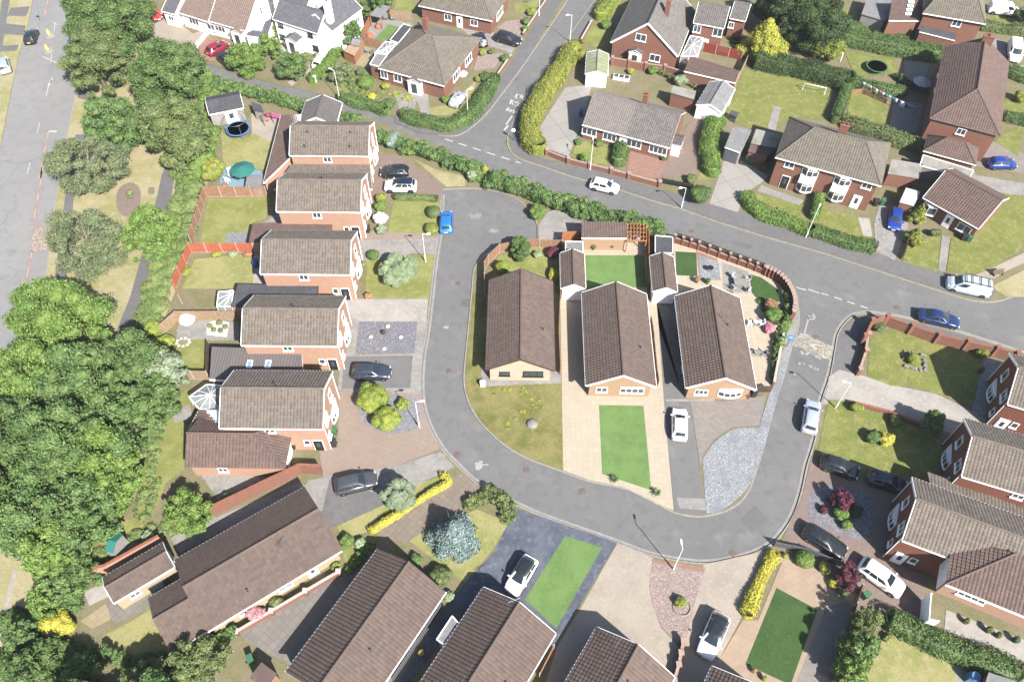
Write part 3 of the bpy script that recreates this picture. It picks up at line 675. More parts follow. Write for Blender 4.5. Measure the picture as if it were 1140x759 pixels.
def car(label, kind, paint, s, z=0.0, roofmat=None, cat='car', name='parked_car', group='parked cars', rack=False, glass='car_glass', zc=.6, driving=False):
    """s: two pixels, the middle of the rear and of the front"""
    D = CARS[kind]; a, b = W(s, z+zc); d = b-a; ang = math.atan2(d.y, d.x); c = (a+b)/2; L, Wd, H = D['L'], D['W'], D['H']
    root = thing(name, label, cat, (c.x, c.y, z), ang, group); x0, x1 = -L/2, L/2; hw = Wd/2; belt = D['belt']; zb = .2; wr = D['wheel']
    body = MB()
    def sec(x, w, top, low=zb, crown=.02):
        h = [(w*.9, low), (w, low+.14), (w*1.0, (low+top)*.5), (w*.985, top-.12), (w*.93, top-.025), (w*.80, top+crown*.4), (w*.4, top+crown), (0, top+crown*1.3)]
        return [(x, -p[0], p[1]) for p in h] + [(x, p[0], p[1]) for p in h[-2::-1]]
    rb, wb, bz, ns = D['rb'], D['wb'], D['bz'], D['nose']
    xs = [(x0, hw*.78, belt*.80, .38), (x0+.05, hw*.88, belt*.90, .28), (x0+.22, hw*.955, belt-.01, .22), (rb+.35, hw*.99, belt, .2), (0, hw, belt, .2), (wb-.15, hw, belt-.005, .2), (wb+.05, hw*.995, bz, .2),
          ((wb+x1)/2, hw*.975, (bz*.55+ns*.45)+.06, .2), (x1-.32, hw*.93, ns+.06, .2), (x1-.12, hw*.84, ns-.02, .24), (x1-.03, hw*.72, ns-.12, .30), (x1, hw*.6, ns-.22, .36)]
    if kind == 'van': xs[0] = (x0, hw*.95, belt, .3); xs[1] = (x0+.03, hw*.97, belt, .25)
    loft(body, [sec(*q) for q in xs])
    # greenhouse: rings at the belt and at the roof
    wt, rr = D['wt'], D['rr']; rw = hw*(.70 if kind != 'van' else .86); bw = hw*.92; zr = H-.07
    def ring(xr, xf, w, zz, rc): return [(xr, -w+rc, zz), (xr+rc*.5, -w, zz), (xf-rc, -w, zz), (xf, -w+rc*1.6, zz), (xf+.06, 0, zz), (xf, w-rc*1.6, zz), (xf-rc, w, zz), (xr+rc*.5, w, zz), (xr, w-rc, zz), (xr-.04, 0, zz)]
    mixv = lambda t: (rb+(rr-rb)*t, wb+.05+(wt-wb-.05)*t, bw+(rw-bw)*t, belt-.03+(zr-belt+.03)*t)
    rings = []
    for t in (0, .5, .92): r_, f_, w_, z_ = mixv(t); rings.append(ring(r_, f_, w_, z_, .12))
    r_, f_, w_, z_ = mixv(1.0); rings.append(ring(r_+.06, f_-.07, w_-.05, zr+.03, .12)); rings.append(ring(r_+.3, f_-.35, w_-.25, H, .12))
    k = 10; V = [p for q in rings for p in q]; F = []; mats = []
    for i in range(len(rings)-1):
        for j in range(k): F.append((i*k+j, i*k+(j+1) % k, (i+1)*k+(j+1) % k, (i+1)*k+j))
    nr = len(rings)-1
    body.add(V[:3*k], F[:2*k], 0, smooth=True); body.add(V, F[2*k:] + [tuple(nr*k+j for j in range(k))], 1, smooth=True)
    # sills and bumper trim
    for sy in (-1, 1): body.box((0, sy*(hw-.03), zb+.02), (L*.52, .08, .12), 2)
    body.obj('body', [paint, roofmat or paint, 'black_trim'], root)
    def quad(t0, t1, pts_of, nm, split=None):
        g = MB(); q = pts_of(t0) + pts_of(t1)[::-1]; n = (Vector(q[1])-Vector(q[0])).cross(Vector(q[-1])-Vector(q[0])).normalized(); mq = sum((Vector(p) for p in q), Vector())/len(q)
        if n.dot(mq-Vector((0, 0, belt))) < 0: n = -n
        V = [Vector(p)+n*.012 for p in q]; W_ = [Vector(p)-n*.02 for p in q]; m_ = len(V)
        g.add(V, [tuple(range(m_))]); g.add(V+W_, [(i+m_, (i+1) % m_+m_, (i+1) % m_, i) for i in range(m_)]); return g.obj(nm, [glass], root)
    def scr(t): r_, f_, w_, z_ = mixv(t); return [(f_+.005, -w_+.2, z_), (f_+.055, 0, z_), (f_+.005, w_-.2, z_)]
    def rear(t): r_, f_, w_, z_ = mixv(t); return [(r_-.005, w_-.17, z_), (r_-.04, 0, z_), (r_-.005, -w_+.17, z_)]
    quad(.1, .93, scr, 'windscreen')
    if kind != 'van': quad(.2, .88, rear, 'rear_window')
    for sy in (-1, 1):
        def side(t, e0, e1):
            r_, f_, w_, z_ = mixv(t); A = r_+.2; B = f_-.18; q = [(A+(B-A)*e0, sy*w_, z_), (A+(B-A)*e1, sy*w_, z_)]; return q if sy < 0 else q[::-1]
        spans = ((.0, .24), (.27, .6), (.63, 1.0)) if kind in ('estate', 'suv', 'saloon') else (((.02, .42), (.46, 1.0)) if kind != 'van' else ((.74, 1.0),))
        for e0, e1 in spans: quad(.16, .88, lambda t: side(t, e0, e1), 'side_window')
        h = MB(); h.box((x1-.22, sy*hw*.71, ns-.045), (.3, .3, .12), taper=.75); h.obj('headlight', ['headlight'], root)
        tl = MB(); tl.box((x0+.085, sy*hw*.73, belt*.82), (.13, .22, .15), taper=.85); tl.obj('taillight', ['taillight'], root)
        mi = MB(); mi.box((wb-.12, sy*(hw+.07), belt+.08), (.14, .2, .13), taper=.8); mi.obj('wing_mirror', [paint], root)
        for xx in (x1-.82, x0+.78):
            t = MB(); T = Matrix.Translation((xx, sy*(hw-.1), wr)) @ Matrix.Rotation(R(90), 4, 'X')
            t.lathe([(wr*.62, -.1), (wr*.93, -.11), (wr, -.07), (wr, .07), (wr*.93, .11), (wr*.62, .1)], 20, M=T); w_ = t.obj('wheel', ['rubber'], root)
            rm = MB(); rm.lathe([(.03, -.115), (wr*.2, -.115), (wr*.25, -.1), (wr*.6, -.1), (wr*.64, -.112), (wr*.64, .112), (wr*.6, .1), (.03, .115)], 14, M=T); rm.obj('rim', ['alloy'], w_)
            ar = MB(); ar.lathe([(wr*1.0, -.012), (wr*1.17, -.012), (wr*1.17, .012), (wr*1.0, .012)], 20, M=Matrix.Translation((xx, sy*(hw*.995), wr)) @ Matrix.Rotation(R(90), 4, 'X')); ar.obj('wheel_arch', ['black_trim'], root)
    np_ = MB(); np_.box((x1+.005, 0, .42), (.03, .5, .11)); np_.obj('number_plate', ['white_paint'], root)
    np_ = MB(); np_.box((x0-.005, 0, .62), (.03, .5, .11)); np_.obj('number_plate', ['plate_yellow'], root)
    gr = MB(); gr.box((x1-.02, 0, .36), (.06, hw*1.0, .12)); gr.obj('grille', ['black_trim'], root)
    if rack:
        rk = MB()
        for xx in (-2.0, -1.0, 0, .7): rk.tube([(xx, -hw*.8, H+.14), (xx, hw*.8, H+.14)], .05, 6)
        for sy in (-1, 1): 
            rk.tube([(-2.4, sy*hw*.7, H+.22), (.9, sy*hw*.7, H+.22)], .05, 6)
            for xx in (-2.0, .7): rk.tube([(xx, sy*hw*.75, H-.06), (xx, sy*hw*.75, H+.12)], .02, 5)
        rk.obj('roof_rack', ['black_trim'], root)
    return root
# ---------------------------------------------------------------- materials (albedo = what the sunlit colour in the photograph implies at this exposure)
def soft(c, t): y = .25*c[0]+.65*c[1]+.1*c[2]; return tuple(v*(1-t)+y*t for v in c)
def A(r, g, b, k=2.9): return soft(tuple(v/k for v in lin(r, g, b)), .14)
def worn(nt, co, c):
    vo = nd(nt, 'ShaderNodeTexVoronoi', {'Vector': nd(nt, 'ShaderNodeVectorMath', {0: co, 1: nd(nt, 'ShaderNodeTexNoise', {'Vector': co, 'Scale': .6, 'Detail': 4.}).outputs[1]}, operation='ADD').outputs[0], 'Scale': .16}, feature='DISTANCE_TO_EDGE').outputs[0]
    cr = nd(nt, 'ShaderNodeMath', {0: mrange(nt, vo, .004, .016, .55, 0), 1: mrange(nt, noise(nt, co, .12, 2.), .48, .56)}, operation='MULTIPLY').outputs[0]
    c = mixc(nt, cr, c, (.07, .07, .07)); c = mixc(nt, mrange(nt, noise(nt, co, .8, 2.), .68, .76, 0, .35), c, (.06, .058, .056))
    return mixc(nt, mrange(nt, noise(nt, co, 60., 2.), .35, .65, 0, .35), c, c4((.16, .16, .16)))
groundmat('asphalt', A(130,129,129), [(.12, A(143,141,140), .35, .65), (.9, A(116,115,116), .5, .72), (.3, A(166,163,158), .58, .75), (14., A(128,126,125), .45, .7)], extra=worn, bscale=60, bd=.006)
groundmat('asphalt_pale', A(170,168,166), [(.10, A(182,180,177), .4, .65), (.7, A(154,152,151), .5, .75), (14., A(150,148,147), .5, .72)], extra=worn, bscale=60, bd=.006)
groundmat('asphalt_dark', A(120,118,119), [(.3, A(134,131,131), .4, .65), (1.2, A(106,104,106), .5, .7), (14., A(98,97,99), .5, .72)], extra=worn, bscale=60, bd=.006)
groundmat('pavement_grey', A(124,121,122), [(.3, A(136,133,133), .4, .65), (1.5, A(110,107,108), .5, .7), (16., A(118,115,117), .5, .7)], extra=worn, bscale=60, bd=.006)
groundmat('concrete_pale', A(208,200,190), [(.4, A(188,180,172), .4, .65), (2.0, A(216,210,200), .5, .7), (5., A(172,165,158), .58, .75)], bscale=40, bd=.006)
groundmat('concrete_grey', A(186,180,174), [(.4, A(165,160,156), .4, .65), (2.0, A(200,195,188), .5, .7), (5., A(150,146,142), .58, .75)], bscale=40, bd=.006)
groundmat('beige_print', A(210,196,176), [(.35, A(192,178,160), .4, .65), (2.5, A(216,201,184), .5, .7), (12., A(182,166,152), .5, .72)], bscale=30, bd=.006)
groundmat('blue_print', A(124,130,146), [(.5, A(100,106,124), .4, .62), (1.8, A(150,156,170), .52, .72), (12., A(105,110,128), .5, .7)], bscale=30, bd=.006)
groundmat('dry_grass', A(214,200,150), [(.2, A(186,182,112), .42, .6), (1.1, A(222,206,166), .5, .68), (4., A(168,168,98), .54, .7), (28., A(158,146,98), .5, .72)], bscale=50, bd=.04)
groundmat('lawn_dry', A(202,194,122), [(.3, A(172,176,90), .4, .6), (1.3, A(212,198,140), .5, .68), (5., A(152,160,78), .53, .7), (28., A(142,142,74), .5, .72)], bscale=50, bd=.04)
groundmat('lawn_mixed', A(184,186,100), [(.35, A(158,164,72), .4, .6), (1.3, A(200,188,116), .52, .68), (5., A(134,150,62), .52, .7), (28., A(122,132,58), .5, .72)], bscale=50, bd=.04)
groundmat('lawn_green', A(170,172,80), [(.35, A(150,158,66), .4, .6), (1.1, A(196,184,108), .5, .68), (5., A(104,128,44), .5, .7), (28., A(92,112,40), .5, .72)], bscale=50, bd=.04)
groundmat('lawn_weedy', A(182,174,102), [(.3, A(140,142,60), .4, .6), (1.0, A(190,170,110), .5, .66), (3.5, A(186,176,62), .57, .7), (7., A(120,124,50), .5, .68), (30., A(108,108,54), .5, .7)], bscale=40, bd=.06)
groundmat('turf_green', A(138,176,90), [(.5, A(118,160,76), .4, .62), (2.5, A(142,182,100), .5, .7), (10., A(112,152,70), .5, .7), (40., A(98,136,60), .5, .72)], bscale=60, bd=.02)
groundmat('turf_dark', A(82,118,52), [(.6, A(70,106,44), .4, .65), (3., A(92,130,60), .5, .7), (30., A(44,80,30), .5, .72)], bscale=60, bd=.02)
groundmat('soil', A(172,158,124), [(.4, A(150,150,92), .4, .6), (2., A(178,160,128), .5, .66), (6., A(126,124,76), .52, .7), (20., A(120,106,82), .5, .72)], bscale=20, bd=.05)
groundmat('scrub_ground', A(128,132,66), [(.4, A(168,152,98), .48, .66), (2., A(96,112,46), .45, .66), (8., A(88,84,50), .5, .7)], bscale=20, bd=.06)
pavemat('block_red', A(202,178,160), A(188,165,148), A(156,138,125), .42, .21, .014, R(20), stain=A(178,154,138))
pavemat('block_brown', A(184,158,144), A(168,144,132), A(138,120,112), .42, .21, .014, R(-25), stain=A(154,134,124))
pavemat('block_pink', A(190,178,170), A(170,159,152), A(146,137,131), .5, .25, .014, R(12), stain=A(158,146,142))
pavemat('paving_cream', A(234,218,190), A(222,206,178), A(204,184,160), .6, .6, .014, R(0), off=0.0, stain=A(222,202,176))
pavemat('paving_stone', A(216,190,160), A(202,174,146), A(176,150,124), .9, .6, .012, R(-28), stain=A(206,178,154))
pavemat('paving_grey', A(176,168,158), A(158,150,142), A(124,118,112), .6, .6, .018, R(36), off=0.0, stain=A(142,136,128))
pavemat('paving_brown', A(178,160,144), A(164,147,132), A(132,120,106), .6, .6, .02, R(36), off=0.0, stain=A(146,136,112))
pavemat('slab_yellow', A(212,194,150), A(196,178,138), A(160,144,112), .6, .6, .018, R(36), off=0.0)
pavemat('paving_pink', A(206,160,138), A(188,142,122), A(160,124,110), .45, .45, .016, R(-15))
pavemat('concrete_bays', A(206,200,192), A(194,188,180), A(128,122,116), 3.2, 3.0, .035, R(-26), off=0.0, stain=A(176,170,164))
gravelmat('gravel_white', A(188,191,196), A(138,143,151), A(216,217,220), 11., patch=A(150,155,162))
gravelmat('gravel_slate', A(156,153,162), A(124,123,134), A(188,186,192), 10.)
gravelmat('gravel_pink', A(196,170,160), A(160,136,130), A(222,204,196), 12.)
gravelmat('gravel_grey', A(168,168,174), A(132,134,144), A(196,196,200), 10.)
gravelmat('rumble', A(214,206,186), A(150,142,128), A(226,220,204), 5., patch=A(160,154,146))
plain('kerb', A(180,175,169), .9, var=.1, nscale=2.); plain('kerb_tan', A(186,164,142), .9, var=.1, nscale=2.)
plain('road_white', A(226,224,220), .8, var=.12, nscale=6.); plain('road_worn', A(196,193,188), .85, var=.12, nscale=9.); plain('road_red', A(182,158,152), .85, var=.1, nscale=4.); plain('road_cream', A(214,198,168), .8, var=.08)
plain('iron', A(142,112,106), .7, var=.1); plain('white_paint', (.55,.55,.545), .5); plain('white_plastic', (.72,.72,.71), .35, var=.02); plain('white_render', (.70,.69,.66), .9, var=.03, nscale=1.)
plain('cream_render', A(232,212,182), .9, var=.04, nscale=1.); plain('grey_render', A(190,184,176), .9, var=.08, nscale=1.)
brickmat('brick_orange', A(242,186,152), A(232,170,136), A(220,188,164)); brickmat('brick_red', A(190,124,100), A(170,106,86), A(170,134,114)); brickmat('brick_peach', A(226,182,136), A(214,168,122), A(214,186,154)); brickmat('brick_dark', A(176,100,76), A(160,88,66), A(158,120,100)); brickmat('brick_cream', A(232,208,164), A(222,196,150), A(216,200,170))
tilemat('tile_weathered', A(160,146,132), A(132,120,108), A(188,180,162), .69); tilemat('tile_grey', A(156,149,144), A(126,119,117), A(190,184,172), .68, tw=.3, th=.3)
tilemat('tile_brown', A(144,122,110), A(122,102,93), A(206,196,184), .705, tw=.36, th=.36); tilemat('tile_maroon', A(146,119,108), A(124,100,92), A(190,174,160), .73)
tilemat('tile_taupe', A(166,155,150), A(148,138,134), None, tw=.3, th=.3); tilemat('tile_old', A(160,149,132), A(132,123,110), A(200,190,160), .66, moss=A(120,116,86)); tilemat('tile_pink', A(176,150,136), A(156,132,120), None); tilemat('slate', A(138,136,144), A(116,116,126), A(176,172,172), .7, tw=.3, th=.24); tilemat('grey_tile', A(134,128,126), A(118,112,112), None)
tilemat('metal_ribbed', A(146,138,136), A(138,130,130), None, tw=.9, th=9.)
groundmat('felt_dark', A(98,98,106), [(.5, A(112,112,120), .4, .65), (3., A(86,86,94), .5, .7)], bscale=20, bd=.004); groundmat('felt_grey', A(160,158,160), [(.7, A(176,174,174), .4, .65), (3., A(140,138,140), .5, .7)], bscale=20, bd=.004); groundmat('felt_brown', A(132,106,100), [(.7, A(146,120,112), .4, .65), (3., A(120,96,92), .5, .7)], bscale=20, bd=.004)
groundmat('asbestos', A(188,184,176), [(.5, A(166,160,152), .4, .6), (2., A(204,200,192), .5, .7), (1.0, A(168,174,120), .56, .68)], bscale=8, bd=.02)
groundmat('roof_mossy', A(176,184,140), [(.5, A(196,194,180), .42, .6), (2., A(150,164,100), .5, .7)], bscale=8, bd=.02)
plain('terracotta', A(184,112,84), .9, var=.12); plain('pale_metal', A(190,190,190), .4, .8); plain('chrome', (.6,.6,.6), .2, 1.0); plain('bark', (.10,.075,.05), .95, var=.15); plain('bark_pale', (.16,.14,.115), .95, var=.15)
plain('fence_orange', A(236,122,76), .85, var=.1); plain('fence_amber', A(206,138,84), .85, var=.1); plain('fence_brown', A(200,146,106), .9, var=.12); plain('fence_dark', A(104,80,70), .9, var=.12); plain('fence_tan', A(206,172,134), .9, var=.1); plain('wood_orange', A(226,140,66), .8, var=.08); plain('fence_red', A(190,72,48), .8, var=.06)
plain('coping_stone', A(206,176,158), .9, var=.1); plain('coping_white', A(226,216,206), .9, var=.06); plain('grey_composite', A(120,124,134), .7); plain('black_trim', (.012,.012,.013), .5); plain('rubber', (.014,.014,.014), .8); plain('alloy', (.45,.45,.46), .3, .9); plain('headlight', (.55,.57,.6), .1, .3); plain('taillight', (.35,.012,.01), .2); plain('plate_yellow', (.7,.5,.04), .5); plain('frosted', (.7,.7,.68), .3)
plain('bin_black', (.02,.02,.022), .5); plain('bin_green', (.03,.09,.045), .5); plain('bin_blue', (.02,.05,.22), .5); plain('bin_brown', (.06,.035,.025), .5)
plain('blue_plastic', (.05,.12,.24), .5); plain('blue_pale', A(150,190,215), .5); plain('cloth_white', (.6,.6,.62), .9); plain('cloth_green', (.01,.09,.075), .8); plain('cloth_grey', (.22,.23,.26), .9); plain('net_black', (.03,.031,.034), .9); plain('rattan', (.14,.14,.15), .8); plain('pink_plastic', (.45,.07,.2), .5); plain('red_plastic', (.5,.03,.02), .5); plain('yellow_plastic', (.75,.5,.03), .5); plain('sign_blue', (.02,.2,.6), .4); plain('stone_grey', A(168,164,158), .9, var=.12); plain('stone_white', A(236,234,228), .9, var=.05)
m, nt, b = start('window_glass', .06, .8); b.inputs['Base Color'].default_value = (.035,.045,.055,1); MT['window_glass'] = m
m, nt, b = start('car_glass', .05, .8); b.inputs['Base Color'].default_value = (.012,.018,.022,1); MT['car_glass'] = m
m, nt, b = start('conservatory_glass', .15, .6); b.inputs['Base Color'].default_value = (.22,.25,.26,1); b.inputs['Alpha'].default_value = .55; MT['conservatory_glass'] = m
m, nt, b = start('sky_glass', .05, .9); b.inputs['Base Color'].default_value = (.12,.2,.36,1); MT['sky_glass'] = m
def paint(name, col, rough=.28, metal=.0):
    m, nt, b = start(name, rough, .5); b.inputs['Base Color'].default_value = c4(col); b.inputs['Metallic'].default_value = metal; b.inputs['Coat Weight'].default_value = .6; b.inputs['Coat Roughness'].default_value = .05
    n = noise(nt, obj_co(nt), 2.5, 4.); nt.links.new(mrange(nt, n, .3, .7, rough*.8, rough*1.5), b.inputs['Roughness']); MT[name] = m
for n_, c_, me_ in (('car_white', (.62,.62,.62), 0), ('car_black', (.010,.011,.013), 0), ('car_navy', (.012,.025,.085), .3), ('car_blue', (.012,.14,.48), .3), ('car_royal', (.010,.032,.20), .3), ('car_red', (.55,.03,.02), 0), ('car_maroon', (.20,.012,.03), .2), ('car_silver', (.42,.46,.52), .5), ('car_grey', (.06,.062,.07), .4), ('car_slate', (.035,.042,.06), .4), ('car_palegrey', (.36,.41,.44), .2), ('car_darkblue', (.01,.016,.035), .3), ('car_pearl', (.52,.52,.53), .1)): paint(n_, c_, .28, me_)
leafmat('leaf_mid', (0.038, 0.076, 0.019), (0.08, 0.13, 0.034), (0.11, 0.158, 0.042)); leafmat('leaf_bright', (0.055, 0.108, 0.018), (0.112, 0.178, 0.03), (0.155, 0.22, 0.042)); leafmat('leaf_dark', (0.022, 0.043, 0.013), (0.045, 0.073, 0.02), (0.06, 0.09, 0.024)); leafmat('leaf_wood', (0.042, 0.085, 0.022), (0.09, 0.15, 0.04), (0.125, 0.185, 0.05))
leafmat('leaf_lime', (0.1, 0.145, 0.016), (0.19, 0.235, 0.03), (0.25, 0.26, 0.032)); leafmat('leaf_gold', (0.21, 0.2, 0.016), (0.42, 0.375, 0.03), (0.36, 0.33, 0.03)); leafmat('leaf_yellowgreen', (0.085, 0.125, 0.02), (0.2, 0.215, 0.028), (0.28, 0.26, 0.035)); leafmat('leaf_grey', (0.07, 0.095, 0.042), (0.14, 0.17, 0.085), (0.16, 0.18, 0.08)); leafmat('leaf_blue', (0.09, 0.135, 0.13), (0.17, 0.23, 0.215), (0.2, 0.26, 0.25)); leafmat('leaf_purple', (.045,.012,.022), (.11,.03,.05), (.16,.04,.06)); leafmat('leaf_lemon', (.17, .19, .018), (.34, .34, .035), (.40, .37, .035)); leafmat('leaf_olive', (0.058, 0.085, 0.026), (0.11, 0.145, 0.045), (0.145, 0.17, 0.055)); leafmat('leaf_silver', (0.11, 0.145, 0.085), (0.19, 0.24, 0.15), (0.21, 0.25, 0.155)); leafmat('leaf_variegated', (0.12, 0.165, 0.085), (0.21, 0.265, 0.15), (0.23, 0.275, 0.155)); leafmat('leaf_red', (.25,.07,.03), (.40,.14,.06), (.3,.2,.06)); leafmat('flower_white', (.45,.45,.5), (.65,.63,.72), (.5,.55,.45)); leafmat('flower_pink', (.35,.10,.16), (.6,.28,.36), (.10,.15,.04)); leafmat('leaf_scrub', (0.06, 0.098, 0.026), (0.12, 0.168, 0.045), (0.165, 0.19, 0.06)); leafmat('leaf_copper', (.18,.09,.045), (.30,.16,.09), (.22,.16,.06))
# ---------------------------------------------------------------- the ground
ZR = -.11
g = MB(); g.add([(-900,-700,-.16),(900,-700,-.16),(900,1100,-.16),(-900,1100,-.16)], [(0,1,2,3)]); g.obj('ground', 'scrub_ground', kind='structure')
def sheet(name, pts, z, mat, kind='structure', thick=0.0, sides=None):
    P = [(p[0], p[1]) for p in pts]; a = sum(P[i][0]*P[(i+1) % len(P)][1]-P[(i+1) % len(P)][0]*P[i][1] for i in range(len(P)))
    if a < 0: P = P[::-1]
    m = MB()
    if thick: m.prism(P, z-thick, z, 0)
    else: m.add([(x, y, z) for x, y in P], [tuple(range(len(P)))], 0)
    return m.obj(name, [mat], kind=kind)
inner = PX("F 882.5,330 888.5,340.7 889.6,353.7 887.9,368 882.5,383.4 877.8,400 873,417.8 863.6,447 851.8,491.8 843.8,518 836,541 826.7,556 815,565 800,571 777.7,574.6 751.7,570.3 721.6,556 695.6,543.5 657,535.5 626.7,524.7 585.9,509.5 559.5,493.4 535.8,470.7 522.6,449.6 516.7,426 518,399.5 522,360 525.9,317.5 528,300 536,287 552,277 575,272 598,271")
head = PX("F 598,250 595,243 584,228.6 567.4,217.5 543.7,211 515,209.5 492.5,211")
outer = PX("F 491.5,216 489,257 483.8,291 478.5,338.6 474.5,370 469.5,399.5 468.5,439 475.9,470.6 491.7,499.6 507.5,516.5 530.7,537.6 571.7,560 600,573 640,587.5 687,604 721.6,617 762,625 792,626.6 829.6,619.3 855.6,607.8 870,594.8 884.4,571.7 893,545.8 899,518 908.4,486.5 915,447 924.6,417.8 930,389.3 933.5,371.5 941.8,358.5 951,351.3 959.6,349 972.5,348.5 1007,354 1068,370 1150,396")
lane_s = PX("F 879,322 863,306.5 847.6,298.6 816,286 776,272 739.5,259 726,250 700,238 653,226 622,216 577,203 541,192 503,169 460,152 415,133 375,124 344,113 283,95 230.5,88 196,80")
left_k = PX("F 100,30 84,107 68,180 49,319 20,450 0,540 -60,760")
sI = smooth_line([G(*p) for p in inner], 4); sH = smooth_line([G(*p) for p in head], 4); sO = smooth_line([G(*p) for p in outer], 4); sL = smooth_line([G(*p) for p in lane_s], 3); sK = [G(*p) for p in left_k]
right_end = W("F 1230,424 1230,1000 -140,1000 -110,850")
land = sL + sK + right_end[::-1] + sO[::-1] + sH[::-1] + sI[::-1]
sheet('land', land, 0, 'soil', thick=.14)
sNW = smooth_line(W("F 196,66 220,68 287,88 341,101 378,110 410,120 440,131 462,141 480,147.5 497,151 513.7,149 537.5,131 558.5,105 587.5,66 630,3 650,-30"), 3)
sheet('land', sNW + W("F 560,-60 120,-60 140,20"), 0, 'soil', thick=.14)
sNE = smooth_line(W("F 680,-30 661,1 640,31 605,80 580,117 567.5,145 565,158 568.5,169 579.5,177.5 600,184 637,197 680,208.5 726,223.5 758,232.7 802.8,248.5 860,266 920,283 995.7,307.6 1062,329 1085.6,335 1105,336 1122,332 1145,321 1190,300"), 3)
sheet('land', sNE + W("F 1300,-60 700,-60"), 0, 'soil', thick=.14)
sheet('land', W("F 38,-10 30,33 21,60 9,118 -3,180 -15,240 -60,500 -140,500 -140,-40 45,-40"), 0, 'dry_grass', thick=.14)
# roads
sheet('road', W("F 150,20 196,50 300,70 470,120 530,110 600,150 760,215 1000,290 1320,350 1320,440 1000,370 950,390 860,390 840,310 700,262 540,206 400,152 250,112 170,98", ZR), ZR, 'asphalt')
sheet('road', W("F 455,140 540,95 620,-60 720,-60 610,140 640,205", ZR), ZR-.004, 'asphalt'); sheet('road', W("F 960,350 960,480 900,620 780,650 560,590 440,480 440,190 625,190 625,300 540,300 540,440 600,495 700,530 780,560 835,500 850,400 850,330", ZR), ZR-.008, 'asphalt')
sheet('road', W("F 60,-60 130,-60 118,10 90,110 40,480 -60,800 -140,800 -20,300 5,60 30,-60", ZR), ZR+.004, 'asphalt_pale')
# kerbs
for ln, w_ in ((sI, .16), (sH, .14), (sO, .16), (sNE, .16), (sNW[24:], .16)):
    k = MB(); sweep(k, offset(ln, 0.0), w_, -.13, .012); k.obj('kerb', 'kerb', kind='structure')
k = MB(); sweep(k, sK, .18, -.13, .012); k.obj('kerb', 'kerb', kind='structure')
# channel strips of paler edging beside the close
for ln, s in ((sI[60:], -1), (sO, 1)):
    q = offset(ln, s*.33); k = MB(); A_ = offset(q, .13); B_ = offset(q, -.13)
    k.add([(p.x, p.y, ZR+.006) for p in A_]+[(p.x, p.y, ZR+.006) for p in B_], [(i, i+1, len(A_)+i+1, len(A_)+i) for i in range(len(A_)-1)]); k.obj('road_edging', 'kerb', kind='structure')
LZ = [0]
def patch(name, s, mat, lv=1, smooth=0, kind='structure', z=None):
    P = W(s); LZ[0] += 1; z = lv*.004 + LZ[0]*.0002 if z is None else z
    if smooth: P = smooth_line(P, smooth, True)
    return sheet(name, P, lv*.004 if z is None else z, mat, kind)
# west park
patch('grass_verge', "F 97,40 83,108 68,181 49,320 20,450 0,540 -60,765 -60,900 30,800 50,640 120,540 165,400 205,300 232,200 200,110 215,75 150,20", 'dry_grass', 1)
patch('pavement', "F 96,150 82,222 75,300 68,345 40,440 28,440 56,345 62,300 72,222 84,150", 'pavement_grey', 2, 0)
patch('pavement', "F 99,38 111,40 97,112 86,109", 'pavement_grey', 2)
patch('footpath', "F 218,120 200,150 180,195 170,240 145,330 129,370 98,470 80,560 100,562 117,470 145,371 162,330 185,250 195,195 212,155 232,122", 'asphalt_dark', 2)
patch('gravel_bed', "U1 445,140 460,100 500,80 535,100 540,150 525,195 485,212 455,190", 'block_brown', 2, 3)
patch('gravel_bed', "U1 570,98 594,98 592,126 568,126", 'block_brown', 2)
patch('footpath', "W2 0,280 110,282 60,480 0,720 -60,720 -60,280", 'dry_grass', 2); patch('footpath', "W2 55,282 75,282 25,500 -20,700 -40,700 10,480", 'concrete_pale', 3); 
patch('pavement', "T1 8,0 42,0 10,200 -20,200", 'pavement_grey', 1); 
for s in ("T1 45,35 128,28 110,70 30,68", "T1 22,100 110,110 100,150 10,145", "T1 0,195 80,190 70,215 0,220", "Z5 0,0 1,1 2,0"): 
    if 'Z5' not in s: patch('driveway', s, 'pavement_grey', 2)
patch('grass_verge', "W1 640,760 690,260 760,180 790,330 775,540 700,600 640,760", 'lawn_mixed', 2); patch('lawn', "W1 700,250 800,200 810,300 740,370 780,440 780,540 700,590 600,759 560,759 610,560 640,440", 'lawn_mixed', 3)
# west gardens
patch('lawn', "T2 100,560 150,590 225,580 240,490 330,500 355,490 285,720 110,700", 'lawn_dry', 2); patch('patio', "T2 95,712 140,700 270,722 280,790 95,790", 'blue_pale', 3); patch('patio', "T2 225,480 350,500 310,600 230,560", 'beige_print', 3)
patch('lawn', "U2 196,385 455,378 440,470 380,490 370,560 270,582 160,584", 'lawn_mixed', 2); patch('patio', "U2 440,480 500,440 520,480 380,490", 'concrete_grey', 2)
patch('patio', "U2 276,528 366,528 366,578 270,578", 'gravel_grey', 3); patch('lawn', "U2 140,640 395,615 385,765 85,765", 'lawn_dry', 2); patch('path', "U2 395,610 440,610 440,759 385,759", 'concrete_pale', 3)
patch('patio', "U3 70,190 150,165 320,185 330,262 60,262", 'concrete_grey', 2); patch('patio', "ZE 345,210 420,175 520,200 500,315 345,295", 'stone_white', 3); patch('lawn', "U3 50,265 205,255 200,405 55,405 40,330", 'lawn_mixed', 2)
patch('patio', "U3 120,540 130,590 60,610 40,580 110,530", 'concrete_grey', 4); patch('patio', "W1 700,205 760,205 750,250 700,245", 'paving_pink', 4); patch('patio', "W3 130,85 400,82 300,135 200,185 160,130", 'concrete_grey', 2)
patch('path', "W3 30,290 75,265 455,105 470,125 60,340", 'concrete_grey', 3)
